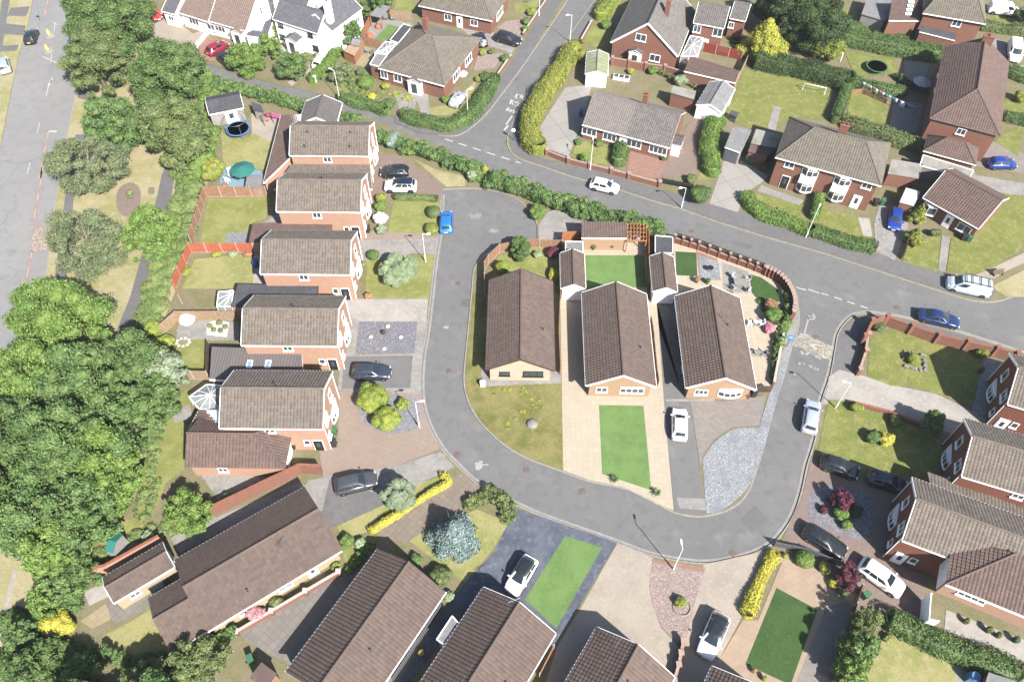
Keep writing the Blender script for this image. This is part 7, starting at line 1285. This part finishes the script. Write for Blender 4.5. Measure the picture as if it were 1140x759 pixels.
brickwall('low brick wall with piers along the red-brick forecourt', W("T3 640,655 730,690 911,735 T4 150,755 280,790"), .8, 'brick_red', pier=3.0, pierh=.25); brickwall('low garden wall along the upper west side of the side road', W("T3 645,0 600,65 540,155"), .6, 'brick_red', coping='coping_white'); brickwall('low garden wall below the parked cars on the side road', W("T3 490,245 430,330"), .6, 'brick_red', coping='coping_white'); brickwall('low wall on the right-hand verge of the side road', W("T3 830,100 785,180"), .6, 'brick_red', coping='coping_white')
brickwall('low white forecourt wall beside the maroon car', W("Z3 355,165 250,290"), .7, 'white_render', coping='coping_white'); fence('wooden fence across the back lawn by the washing line', W("T5 245,400 300,395 400,440"), .8, 'fence_brown', 'fence_brown', 2.0); fence('dark fence beside the royal blue car', W("V5 375,300 355,375"), 1.3, 'fence_dark', 'fence_dark', 2.0); fence('black railing gate across the slab drive by the yellow hedge', W("T3 640,652 722,682"), .9, 'black_trim', 'black_trim', 1.6, name='drive_gate', cat='gate', thick=.03)
fence('dark gate across the brown drive beside the paired bungalows', W("T4 288,775 420,800"), .9, 'black_trim', 'black_trim', 1.6, name='drive_gate', cat='gate', thick=.03)
# pergola
root = thing('pergola', 'bright orange timber pergola at the end of the garden room', 'pergola', W("V1 795,365")[0]); c = root.location
P = W("V1 752,370 842,370 842,295 752,290", 2.2)
for p in P: m = MB(); m.box((p.x-c.x, p.y-c.y, 1.1), (.12, .12, 2.2)); m.obj('post', ['wood_orange'], root)
for i in range(7): a = P[0].lerp(P[1], i/6); b = P[3].lerp(P[2], i/6); m = MB(); sweep(m, [a-c, b-c], .08, .03, .17); m.obj('rafter', ['wood_orange'], root)
for i in range(5): a = P[0].lerp(P[3], i/4); b = P[1].lerp(P[2], i/4); m = MB(); sweep(m, [a-c, b-c], .08, -.14, .025); m.obj('beam', ['wood_orange'], root)
# ---------------------------------------------------------------- street lamps and signs
AZ = lambda d: R(d)
lamp_post('white street lamp on the lawn beside the round variegated willow', "F 473.9,291.5", 5.1, R(0)); lamp_post('white street lamp in the lime shrub bed on the bend', "F 467,475.4", 5.2, R(10)); lamp_post('white street lamp at the corner of the pink gravel garden', "F 749.4,633.4", 5.2, R(95)); lamp_post('white street lamp on the lawn beside the shared pale drive', "F 929.9,453.8", 5.1, R(170)); lamp_post('grey street lamp by the hedge between the bay-window lawns', "F 896.7,264.6", 5.3, R(60)); lamp_post('short white lamp post on the lane kerb by the ball bush', "F 758.5,231.4", 3.6, R(180)); lamp_post('white street lamp in the corner hedge at the side road', "F 520.9,131.8", 5.0, R(30)); lamp_post('white street lamp on the lane before the hipped bungalow gateway', "F 378,110", 5.0, R(150)); lamp_post('white street lamp halfway up the side road', "F 634.5,47", 4.8, R(180)); lamp_post('grey street lamp in front of the paired bungalows', "F 656.8,189", 5.0, R(90)); lamp_post('grey lamp post at the top of the side road by the garden wall', "F 600,18", 4.8, R(0))
def sign(label, base, h, face, round_=True, col='sign_blue', rz=0.0, r=.35, z=0.0):
    p = W(base)[0]; root = thing('road_sign', label, 'road sign', (p.x, p.y, z), rz); m = MB(); m.tube([(0, 0, 0), (0, 0, h)], .05, 8); m.obj('post', ['pale_metal'], root); m = MB(); T = Matrix.Translation((0, -.06, h-r)) @ Matrix.Rotation(R(90), 4, 'X'); m.lathe([(r, -.012), (r, .012)], 24, M=T); o = m.obj('sign_face', [col], root)
    a = MB(); a.add([(-.2, -.0745, h-r-.06), (.08, -.0745, h-r-.06), (.08, -.0745, h-r-.16), (.24, -.0745, h-r), (.08, -.0745, h-r+.16), (.08, -.0745, h-r+.06), (-.2, -.0745, h-r+.06)], [tuple(range(7))]); a.obj('arrow', ['white_paint'], o); return root
sign('round blue road sign with a white arrow on a pale post at the junction', "ZG 130,470", 2.3, 0, rz=R(-20), r=.38); sign('round pale road sign on a post at the end of the yellow hedge', "F 571.5,156.5", 2.2, 0, col='white_paint', r=.3)
for l, s in (('yellow traffic bollard on the island nearer the black car', "T1 210,150"), ('yellow traffic bollard on the island farther down the road', "T1 203,215")):
    p = W(s, ZR)[0]; root = thing('traffic_bollard', l, 'bollard', (p.x, p.y, ZR), 0, 'traffic island bollards'); m = MB(); m.lathe([(.22, 0), (.2, .1), (.17, .9), (.1, 1.05)], 14); m.obj('body', ['yellow_plastic'], root); m = MB(); m.lathe([(.9, 0), (.85, .12)], 18); m.obj('base', ['kerb'], root); m = MB(); m.box((0, -.19, .6), (.2, .03, .35)); m.obj('face', ['white_paint'], root)
p = W("T1 170,88", ZR)[0]; root = thing('road_sign', 'small blue sign on a post in the main road island', 'road sign', (p.x, p.y, ZR), 0); m = MB(); m.tube([(0, 0, 0), (0, 0, 1.6)], .05, 8); m.obj('post', ['pale_metal'], root); m = MB(); m.lathe([(.3, -.015), (.3, .015)], 20, M=Matrix.Translation((0, -.07, 1.4)) @ Matrix.Rotation(R(90), 4, 'X')); m.obj('sign_face', ['blue_pale'], root)
# ---------------------------------------------------------------- vehicles: rear and front in pixels
CG = 'cars parked in the street and on drives'
for args in (
 ('white hatchback parked on the asphalt drive beside the cobble bed', 'hatch', 'car_white', "F 756.5,491 756.5,453", {}), ('dark slate estate car parked beside the lime mounds', 'estate', 'car_slate', "F 391,414 436,414", {}), ('white car with a black roof on the slate-blue drive', 'hatch', 'car_white', "W4 685,345 605,475", dict(roofmat='car_black')), ('bright blue small car parked at the mouth of the turning head', 'hatch', 'car_blue', "F 496.5,259 497,235", dict(z=ZR)), ('black hatchback on the brown drive next to the white crossover', 'hatch', 'car_black', "U4 362,78 238,80", {}), ('white crossover with a dark glass roof on the brown drive', 'suv', 'car_pearl', "U4 405,142 247,140", dict(roofmat='car_darkblue')),
 ('grey estate car on the concrete drive by the clipped pale tree', 'estate', 'car_grey', "W4 40,125 172,93", {}), ('silver hatchback parked at the kerb in the close', 'estate', 'car_silver', "V4 685,458 705,328", dict(z=ZR)), ('black hatchback on the shaded drive nearest the close', 'hatch', 'car_black', "V6 52,500 215,558", {}), ('dark blue car deep in the shade of the dark brick house', 'hatch', 'car_darkblue', "V6 265,570 405,615", {}), ('black estate car beside the grey composite fence', 'estate', 'car_black', "ZF 235,185 505,350", {}), ('white crossover outside the double garage', 'suv', 'car_white', "ZF 620,420 915,625", {}), ('silver-white car with a black roof on the beige shared drive', 'suv', 'car_pearl', "W6 290,500 222,660", dict(roofmat='car_black')),
 ('navy saloon parked along the road by the orange brick wall', 'saloon', 'car_navy', "V5 412,580 592,622", dict(z=ZR)), ('white hatchback parked on the lane beside the pavement', 'hatch', 'car_white', "V1 585,100 706,128", dict(z=ZR)), ('royal blue hatchback in the shade by the yellow conifers', 'hatch', 'car_royal', "V5 338,178 328,262", {}), ('blue hatchback on the block drive at the right edge', 'hatch', 'car_royal', "T5 825,690 965,690", {}),
 ('black people carrier on the top drive by the side road', 'suv', 'car_black', "T3 420,150 535,182", {}), ('dark blue car tucked beside the hipped bungalow', 'hatch', 'car_darkblue', "T3 372,192 350,140", {}), ('maroon hatchback on the pink forecourt', 'hatch', 'car_maroon', "Z3 335,285 440,222", {}), ('black car half hidden under the willow', 'hatch', 'car_black', "Z3 415,300 470,340", {}), ('red hatchback at the top left forecourt', 'small', 'car_red', "Z3 30,50 80,100", {}), ('silver car covered by a cover on the corner lawn', 'small', 'cloth_grey', "T3 245,445 285,395", dict(glass='cloth_grey')), ('silver car cut by the left edge beside the main road', 'estate', 'car_silver', "T1 25,310 5,240", {}), ('white car hidden by the cottage hedge', 'small', 'car_white', "T2 505,280 535,240", {}),
): 
    l, k, pnt, s, kw = args; car(l, k, pnt, s, **kw)
car('black hatchback driving up the main road', 'hatch', 'car_black', "T1 122,182 140,125", z=ZR, name='moving_car', group=None)
car('pale grey panel van with a black roof rack parked at the kerb', 'van', 'car_palegrey', "V5 705,495 525,455", z=ZR, rack=True, cat='van', name='parked_van', group='parked vans', zc=.9); car('white panel van on the concrete drive by the big hipped house', 'van', 'car_white', "T5 945,160 955,268", cat='van', name='parked_van', group='parked vans', zc=.9); car('white panel van at the top right corner', 'van', 'car_white', "T5 850,30 960,45", cat='van', name='parked_van', group='parked vans', zc=.9)
# ---------------------------------------------------------------- garden things
for l, s, c, z in (('green wheelie bin against the conservatory house wall', "U3 733,655", 'bin_green', 10), ('black wheelie bin against the conservatory house wall', "U3 730,705", 'bin_black', 5), ('black bin at the foot of the brick wall by the orange wing', "U3 560,715", 'bin_black', 20), ('black bin beside the hydrangea house corner', "U4 190,335", 'bin_black', 0), ('blue bin in the narrow passage between two west-row houses', "U2 402,672", 'bin_blue', 0), ('green bin in front of the outhouse, left one', "ZD 297,530", 'bin_green', -15), ('green bin in front of the outhouse, right one', "ZD 325,540", 'bin_green', -15), ('brown bin in the shade beside the outhouse', "ZD 400,585", 'bin_brown', -15), ('black bin by the arched white front door', "V5 255,168", 'bin_black', -15), ('green bin by the arched white front door', "V5 280,165", 'bin_green', -15), ('black bin on the slab before the gabled bungalow', "V5 592,300", 'bin_black', -25), ('green bin on the slab before the gabled bungalow', "V5 612,305", 'bin_green', -25), ('black bin beside the brown drive hedge', "T4 350,645", 'bin_black', -15), ('green bin at the corner of the white crossover drive', "W7 283,432", 'bin_green', -60), ('blue bin beside the slab drive by the paired bungalows', "T3 785,490", 'bin_blue', -10), ('black bin by the dark gate of the cobble house', "V4 448,305", 'bin_black', 0), ('brown bin by the dark gate of the cobble house', "V4 418,312", 'bin_brown', 0), ('green water butt at the bottom edge by the little shed', "W3 295,690", 'bin_green', 30)): wheelie_bin(l, s, c, R(z))
for l, s, kw in (('spiky palm in a stone pot at the close end of the turf strip', "V3 622,665", dict(spiky=True, lr=.65, mat='stone_grey')), ('spiky palm at the corner of the cream paving by the asphalt drive', "V3 800,722", dict(spiky=True, lr=.65, mat='stone_grey')), ('leafy plant in a pot before the garden room, left one', "V1 590,412", dict(lr=.5)), ('leafy plant in a pot before the garden room, right one', "V1 677,408", dict(lr=.5)), ('terracotta pot on the dark gravel by the dark red gable', "V6 725,130", dict(r=.3, lr=.35)), ('potted plant along the bungalow back patio', "V2 285,510", dict(lr=.45, leaf='leaf_copper')), ('potted plant next to the patio corner table', "V2 330,515", dict(lr=.4)), ('small red pot at the end of the dark green lawn', "W6 408,718", dict(r=.2, h=.3, lr=.25, leaf='leaf_copper')), ('red and yellow flowers in a pot between two bottom bungalows', "W4 320,668", dict(r=.25, lr=.35, leaf='leaf_gold', mat='red_plastic')), ('yellow flower pot at the wall end of the bottom lawn', "W6 450,750", dict(r=.2, h=.3, lr=.3, leaf='leaf_yellowgreen')), ('plant pot on the back patio under the brick wall, leftmost', "ZB 405,400", dict(lr=.3)), ('plant pot on the back patio under the brick wall, middle', "ZB 540,455", dict(lr=.4)), ('plant pot on the back patio under the brick wall, next to the dish', "ZB 600,485", dict(lr=.35)), ('green pot on the back patio, rightmost', "ZB 705,515", dict(lr=.4, mat='bin_green')), ('small conifer in a pot on the slate-chipping bed', "U5 255,45", dict(r=.15, h=.15, lr=.35, leaf='leaf_dark')), ('planter with shrubs beside the round gravel bed', "U1 505,135", dict(r=.5, h=.35, lr=.6, leaf='leaf_olive', mat='stone_grey'))): plant_pot(l, s, seed=len(l), **kw)
for i, s in enumerate(("U5 272,13", "U5 200,57", "U5 327,58", "U5 257,107", "U4 272,733")):
    p = W(s)[0]; m = MB(); m.lathe([(.28, 0), (.3, .05), (.2, .16), (.05, .2)], 12); link('stone', m.mesh('stone', ['stone_white']), None, (p.x, p.y, .02), label='white ornamental stone set on the slate-chipping bed', cat='stone', group='white stones on the slate bed')
def parasol(label, px, r, h, mat, name='parasol', n=8):
    p = W(px, h)[0]; root = thing(name, label, 'parasol', (p.x, p.y, 0)); m = MB(); m.tube([(0, 0, 0), (0, 0, h+.2)], .03, 6); m.obj('pole', ['bark'], root); m = MB(); V = [(0, 0, h+.25)]
    for i in range(n): a = 2*math.pi*i/n; V.append((math.cos(a)*r, math.sin(a)*r, h-.35))
    V2 = [(x, y, z-.03) for x, y, z in V]; m.add(V, [(0, i+1, (i+1) % n+1) for i in range(n)]); m.add(V2, [(0, (i+1) % n+1, i+1) for i in range(n)]); m.obj('canopy', [mat], root); m = MB(); m.lathe([(.3, 0), (.3, .08), (.06, .12)], 12); m.obj('base', ['stone_grey'], root)
parasol('dark green parasol on the pale blue patio', "U2 338,252", 1.75, 2.3, 'cloth_green'); parasol('pale grey parasol beside the big hipped house', "T5 563,338", 1.5, 2.3, 'cloth_grey')
def table_set(label, px, n, mat, r=.55, rnd=True, top='stone_grey', chairs=True):
    p = W(px)[0]; root = thing('garden_table', label, 'table', (p.x, p.y, 0)); m = MB()
    if rnd: m.lathe([(r, .70), (r, .74)], 18)
    else: m.box((0, 0, .72), (r*2.6, r*1.6, .05))
    m.obj('table_top', [top], root)
    for i in range(4): a = R(45+90*i); m = MB(); m.tube([(math.cos(a)*r*.7, math.sin(a)*r*.6, 0), (math.cos(a)*r*.7, math.sin(a)*r*.6, .7)], .03, 6); m.obj('leg', [mat], root)
    return p
def chair(label, p, rz, mat, group='garden chairs', w=.55):
    root = thing('garden_chair', label, 'chair', (p.x, p.y, 0), rz, group); m = MB(); m.box((0, 0, .43), (w, w, .08)); m.obj('seat', [mat], root); m = MB(); m.box((0, w/2-.03, .72), (w, .07, .55)); m.obj('backrest', [mat], root)
    for sx in (-1, 1):
        for sy in (-1, 1): m = MB(); m.box((sx*(w/2-.04), sy*(w/2-.04), .2), (.05, .05, .4)); m.obj('leg', [mat], root)
        m = MB(); m.box((sx*(w/2-.03), 0, .62), (.06, w, .05)); m.obj('armrest', [mat], root)
def ring(p, r, n, mat, lab, a0=0.0, **kw):
    for i in range(n): a = a0+2*math.pi*i/n; chair(lab, Vector((p.x+math.cos(a)*r, p.y+math.sin(a)*r, 0)), a-math.pi/2, mat, **kw)
p = table_set('small round table on the pale blue patio under the green parasol', "U2 300,298", 4, 'pale_metal', top='stone_white'); ring(p, .95, 3, 'cloth_white', 'white garden chair around the table on the pale blue patio', group='chairs on the blue patio')
p = table_set('grey garden table under the orange pergola', "V1 795,345", 4, 'rattan', top='pale_metal'); ring(p, .95, 4, 'cloth_grey', 'grey chair under the orange pergola', group='chairs under the pergola')
p = table_set('large grey slatted table on the patio beside the curved lawn', "Z7 530,365", 4, 'pale_metal', rnd=False, r=.7, top='stone_grey'); ring(p, 1.25, 4, 'cloth_grey', 'grey chair around the slatted table beside the curved lawn', .6, group='chairs at the slatted table')
p = table_set('black fire-pit table in the middle of the white gravel pad', "Z7 315,265", 4, 'black_trim', r=.4, top='black_trim'); p = table_set('white bistro table on the back patio beside the pink shrub', "Z7 635,645", 4, 'pale_metal', r=.35, top='stone_white'); ring(p, .75, 2, 'cloth_white', 'white bistro chair on the patio by the pink shrub', group='bistro chairs'); p = table_set('grey table in the sun by the side of the cobble house', "V4 462,135", 4, 'rattan', r=.4); ring(p, .8, 2, 'rattan', 'grey wicker chair beside the cobble house', group='wicker chairs by the cobble house')
p = table_set('garden table on the slab patio behind the hipped bungalow', "Z8 200,415", 4, 'rattan', r=.35); ring(p, .8, 2, 'rattan', 'dark chair on the slab patio behind the hipped bungalow', group='chairs on the slab patio')
for l, s, z in (('dark hanging egg chair under the timber shelter, left one', "Z8 345,150", 0), ('dark hanging egg chair beside the timber shelter, right one', "Z8 400,155", 0)): chair(l, W(s)[0], R(z), 'rattan', group='dark shelter chairs', w=.8)
for l, s in (('orange bean bag on the paving beside the little turf lawn', "Z8 220,285"), ('small orange lounger by the fence of the turf lawn', "Z8 285,215")): p = W(s)[0]; m = MB(); m.lathe([(.5, 0), (.6, .2), (.45, .5), (.15, .65)], 14); link('bean_bag', m.mesh('bean_bag', ['fence_orange']), None, (p.x, p.y, .02), label=l, cat='bean bag')
def trampoline(label, px, r, h, rim, net=True, nh=1.7):
    p = W(px, h)[0]; root = thing('trampoline', label, 'trampoline', (p.x, p.y, 0)); m = MB(); m.lathe([(.02, h), (r*.87, h)], 28); m.obj('mat', ['net_black'], root); m = MB(); n = 28; V = []
    for q in (r*.88, r): V += [(math.cos(2*math.pi*i/n)*q, math.sin(2*math.pi*i/n)*q, h+.03) for i in range(n)]
    V += [(x, y, z-.06) for x, y, z in V]; m.add(V, [(i, (i+1) % n, n+(i+1) % n, n+i)[::-1] for i in range(n)] + [(2*n+i, 2*n+(i+1) % n, 3*n+(i+1) % n, 3*n+i) for i in range(n)] + [(n+i, n+(i+1) % n, 3*n+(i+1) % n, 3*n+i)[::-1] for i in range(n)]); m.obj('rim_pad', [rim], root)
    for i in range(6): a = 2*math.pi*i/6; m = MB(); m.tube([(math.cos(a)*r, math.sin(a)*r, 0), (math.cos(a)*r, math.sin(a)*r, h+(nh if net else 0))], .03, 6); m.obj('leg', ['blue_plastic' if net else 'pale_metal'], root)
    if net: m = MB(); m.tube([(math.cos(2*math.pi*i/24)*r, math.sin(2*math.pi*i/24)*r, h+nh) for i in range(25)], .03, 6); m.obj('top_rail', ['pale_metal'], root)
trampoline('blue-rimmed round trampoline with net posts before the garden room', "U2 322,88", 1.75, .9, 'blue_plastic'); trampoline('green-rimmed black trampoline in the hedged top right garden', "T5 367,280", 1.7, .8, 'bin_green', net=False)
def goal(label, s, h=1.6):
    a, b, d = W(s); root = thing('football_goal', label, 'goal', ((a.x+b.x)/2, (a.y+b.y)/2, 0)); c = root.location; u = Vector((0, 0, h)); m = MB(); A_, B_ = a-c, b-c; bk = d-a
    m.tube([A_, A_+u, B_+u, B_], .06, 8); m.obj('frame', ['white_paint'], root); k = MB(); k.tube([A_+u, A_+bk, B_+bk, B_+u], .035, 6); k.obj('net_support', ['white_paint'], root)
goal('white football goal on the big back lawn', "ZD 660,62 800,95 672,20", 1.3); goal('small white goal in the corner by the trampoline hedge', "T5 210,262 218,225 200,235", 1.0)
# washing line
a, b = W("T5 305,345 535,455", 1.9); root = thing('washing_line', 'washing line slung across the top right lawn', 'washing line', (a.x, a.y, 0)); m = MB(); m.tube([Vector((0, 0, 1.9)), (b-a)*.5+Vector((0, 0, 1.7)), (b-a)+Vector((0, 0, 1.9))], .012, 4); m.obj('line', ['white_paint'], root)
for q in (Vector(), b-a): m = MB(); m.tube([(q.x, q.y, 0), (q.x, q.y, 2.0)], .04, 6); m.obj('post', ['pale_metal'], root)
rg = random.Random(4); d = (b-a); nrm = Vector((-d.y, d.x, 0)).normalized()
for i in range(16):
    t = (i+.6)/16.5; w_ = .42 if i < 11 else .9; h_ = rg.uniform(.35, .7) if i < 11 else (1.0 if i < 13 else .7); mt = ['cloth_white', 'cloth_white', 'blue_plastic', 'cloth_grey', 'pink_plastic'][rg.randrange(5)] if i < 11 else ('cloth_white' if i < 13 else ('bin_green' if i == 13 else 'blue_plastic'))
    if 11 <= i and i % 2 and i != 13: continue
    q = a+d*t; m = MB(); V = []; 
    for x in (-.5, -.17, .17, .5):
        for z in (0, -.5, -1): V.append(d.normalized()*x*w_*.95 + nrm*(.09*math.sin(x*9+z*3+i)*abs(z)) + Vector((0, 0, z*h_)))
    m.add(V, [(j*3+k, j*3+k+1, j*3+k+4, j*3+k+3) for j in range(3) for k in range(2)], smooth=True); o = m.obj('hanging_laundry', [mt], None, loc=(q.x, q.y, 1.74+.16*abs(2*t-1)), label='piece of laundry hanging on the washing line in the top right garden', cat='laundry', group='laundry on the line')
    sm = o.modifiers.new('thick', 'SOLIDIFY'); sm.thickness = .012
# stone square planter, bird bath, boulder, misc
p = W("V6 445,85")[0]; root = thing('rockery', 'square stone-edged rockery in the middle of the corner lawn', 'rockery', (p.x, p.y, 0), R(-15))
for i in range(26):
    a = rg.choice((0, 1, 2, 3)); t = rg.uniform(-1.2, 1.2); x, y = ((t, 1.1), (1.2, t), (t, -1.1), (-1.2, t))[a]; m = MB(); m.box((x, y, .12), (rg.uniform(.3, .6), rg.uniform(.25, .45), rg.uniform(.2, .4)), 0, rg.uniform(0, 3), taper=.7); m.obj('rock', ['stone_grey'], root)
p = W("V3 274,425")[0]; m = MB(); m.lathe([(.62, 0), (.66, .12), (.45, .3), (.1, .36)], 14); link('boulder', m.mesh('boulder', ['stone_grey']), None, (p.x, p.y, 0), label='flat grey boulder on the weedy corner lawn', cat='boulder')
p = W("V3 66,262")[0]; m = MB(); m.box((0, 0, .35), (.55, .4, .7)); m.box((0, 0, .72), (.62, .46, .05)); link('meter_box', m.mesh('meter_box', ['white_paint']), None, (p.x, p.y, 0), R(2), label='white utility box at the corner of the cream bungalow path', cat='utility box')
p = W("W5 690,470")[0]; m = MB(); m.tube([(math.cos(i*math.pi/8)*.85, math.sin(i*math.pi/8)*.85, .06) for i in range(17)], .1, 6); link('stone_ring', m.mesh('stone_ring', ['kerb_tan']), None, (p.x, p.y, 0), label='low stone ring around the plant on the pink gravel', cat='edging')
p = W("T2 500,350")[0]; m = MB(); m.box((0, 0, .6), (.35, .25, 1.2)); m.box((0, 0, 1.23), (.45, .35, .07)); link('gate_post', m.mesh('gate_post', ['white_render']), None, (p.x, p.y, 0), label='white gate post at the foot of the cottage drive', cat='gate post')
a, b = W("T2 285,475 355,490", 1.2); c = Vector((a.x, a.y, 0)); root = thing('banner', 'pink banner strung along the lane hedge fence', 'banner', c); m = MB(); sweep(m, [Vector((0, 0, 0)), Vector((b.x-a.x, b.y-a.y, 0))], .03, .6, 1.3); m.obj('sheet', ['pink_plastic'], root)
for q in (Vector(), b-a): m = MB(); m.tube([(q.x, q.y, 0), (q.x, q.y, 1.4)], .04, 6); m.obj('post', ['bark'], root)
p = W("T2 300,520")[0]; root = thing('swing_frame', 'dark wooden play frame on the dry back lawn', 'play frame', (p.x, p.y, 0), R(30))
for x in (-.7, .7):
    for y in (-.5, .5): m = MB(); m.tube([(x, y, 0), (x, 0, 1.7)], .05, 6); m.obj('leg', ['bark'], root)
m = MB(); m.tube([(-.9, 0, 1.7), (.9, 0, 1.7)], .05, 6); m.obj('crossbar', ['bark'], root); m = MB(); m.box((0, 0, .5), (.45, .2, .05)); m.tube([(-.2, 0, .5), (-.2, 0, 1.7)], .012, 4); m.tube([(.2, 0, .5), (.2, 0, 1.7)], .012, 4); m.obj('swing_seat', ['red_plastic'], root)
p = W("ZE 190,165", .8)[0]; m = MB(); m.lathe([(.2, 0), (.9, .35), (1.0, .7), (.7, 1.1), (.1, 1.3)], 16); link('covered_barbecue', m.mesh('covered_barbecue', ['cloth_white']), None, (p.x, p.y, 0), label='white rounded cover on the gravel beside the copper-leaved tree', cat='garden cover')
p = W("ZE 165,350")[0]; m = MB(); 
for i in range(9): a = i*.7; m.lathe([(.2, 0), (.24, .08), (.1, .18)], 8, M=Matrix.Translation((math.cos(a)*.75, math.sin(a)*.6, 0)))
link('stone_border', m.mesh('stone_border', ['stone_white']), None, (p.x, p.y, 0), label='ring of white stones at the corner of the patchy small lawn', cat='edging', kind=None)
for i, s in enumerate(("ZE 372,232", "ZE 402,262", "ZE 456,268", "ZE 492,240")):
    p = W(s)[0]; m = leaf_mesh('grass_tuft', [(0, 0, .2, .3, .3, .25)], .12, 'leaf_olive', 1.0, i); link('grass_tuft', m, None, (p.x, p.y, .02), label='small olive grass tuft planted in the white gravel square', cat='plant', group='tufts in the white gravel')
p = W("W2 680,365")[0]; m = MB(); m.box((0, 0, .55), (1.2, .9, 1.1)); m.box((0, 0, 1.13), (1.3, 1.0, .07)); link('storage_box', m.mesh('storage_box', ['grey_composite']), None, (p.x, p.y, 0), R(35), label='grey storage chest between the cream garage and the tiled wing', cat='storage box')
p = W("V5 725,435")[0]; root = thing('bench', 'small dark bench beside the path on the corner grass', 'bench', (p.x, p.y, 0), R(12)); m = MB(); m.box((0, 0, .43), (1.5, .45, .06)); m.obj('seat', ['bark'], root); m = MB(); m.box((0, .22, .7), (1.5, .05, .4)); m.obj('backrest', ['bark'], root)
for x in (-.6, .6): m = MB(); m.box((x, 0, .2), (.08, .42, .4)); m.obj('leg', ['bark'], root)
p = W("ZB 462,735", .9)[0]; m = MB(); m.box((0, 0, .6), (.9, .7, 1.2)); m.lathe([(.5, 1.2), (.4, 1.45)], 12); link('covered_bike', m.mesh('covered_bike', ['blue_plastic']), None, (p.x, p.y, 0), R(-20), label='blue covered item beside the shed in the bottom right garden', cat='garden cover')
p = W("T4 120,335")[0]; root = thing('cold_frame', 'row of dark glass cold frames behind the paired bungalows', 'cold frame', (p.x, p.y, 0), R(-14)); m = MB(); m.box((0, 0, .25), (2.6, 1.0, .5)); m.obj('frame', ['white_paint'], root)
for i in range(3): m = MB(); m.box((-.85+.85*i, 0, .52), (.7, .8, .04)); m.obj('pane', ['window_glass'], root)

root = thing('side_gate', 'tall white boarded gate beside the garage with the wide white door', 'gate', W("W7 497,540")[0]); c = root.location; P = W("W7 497,545 505,448"); m = MB(); sweep(m, [P[0]-c, P[1]-c], .08, .03, 2.2); m.obj('gate_leaf', ['white_plastic'], root)
for q in P: m = MB(); m.box((q.x-c.x, q.y-c.y, 1.15), (.14, .14, 2.3)); m.obj('gate_post', ['white_plastic'], root)
Q = W("W7 497,545 535,552"); m = MB(); sweep(m, [Q[0]-c, Q[1]-c], .1, .02, 2.25); m.obj('return_panel', ['white_plastic'], root)
# ---------------------------------------------------------------- camera, sun, sky
cam = bpy.data.cameras.new('camera'); cam.sensor_fit = 'HORIZONTAL'; cam.sensor_width = 36.0; cam.lens = FPX/1140*36.0; cam.clip_end = 3000; cam.clip_start = 1
co_ = bpy.data.objects.new('camera', cam); COL.objects.link(co_)
Rw = np.array([RGT, FWD, -DOWN]); M3 = Rw @ np.diag([1, -1, -1]); Mx = Matrix([list(M3[i]) + [0] for i in range(3)] + [[0, 0, 0, 1]]); co_.matrix_world = Matrix.Translation((0, 0, HCAM)) @ Mx; SC.camera = co_
SUN_EL, SUN_AZ = R(42.5), R(-55.5)
sv = Vector((math.cos(SUN_AZ)*math.cos(SUN_EL), math.sin(SUN_AZ)*math.cos(SUN_EL), math.sin(SUN_EL)))
sun = bpy.data.lights.new('sun', 'SUN'); sun.energy = 5.0; sun.angle = R(.55); sun.color = (1, .962, .90); so = bpy.data.objects.new('sun', sun); COL.objects.link(so); so.rotation_euler = sv.to_track_quat('Z', 'Y').to_euler(); so.location = (0, 0, 100)
w = bpy.data.worlds.new('World'); SC.world = w; w.use_nodes = True; nt = w.node_tree; sk = nt.nodes.new('ShaderNodeTexSky'); sk.sky_type = 'NISHITA'; sk.sun_disc = False; sk.sun_elevation = SUN_EL; sk.sun_rotation = math.pi/2 - SUN_AZ; sk.dust_density = 1.5
nt.links.new(sk.outputs[0], nt.nodes['Background'].inputs[0]); nt.nodes['Background'].inputs[1].default_value = .075
SC.view_settings.view_transform = 'Standard'; SC.view_settings.look = 'None'; SC.view_settings.gamma = 1; SC.view_settings.use_curve_mapping = False; SC.view_settings.exposure = 1.66
hz = MB(); hz.box((0, 200, 40.4), (1900, 1900, 83.2)); ho = hz.obj('haze', 'felt_grey', kind='stuff'); ho.data.materials.clear()
hm = bpy.data.materials.new('haze'); hm.use_nodes = True; nt = hm.node_tree; nt.nodes.clear(); o_ = nt.nodes.new('ShaderNodeOutputMaterial')
v_ = nd(nt, 'ShaderNodeVolumePrincipled', {'Color': (.9, .94, 1, 1), 'Density': .0002, 'Anisotropy': .3}); nt.links.new(v_.outputs[0], o_.inputs['Volume']); ho.data.materials.append(hm)
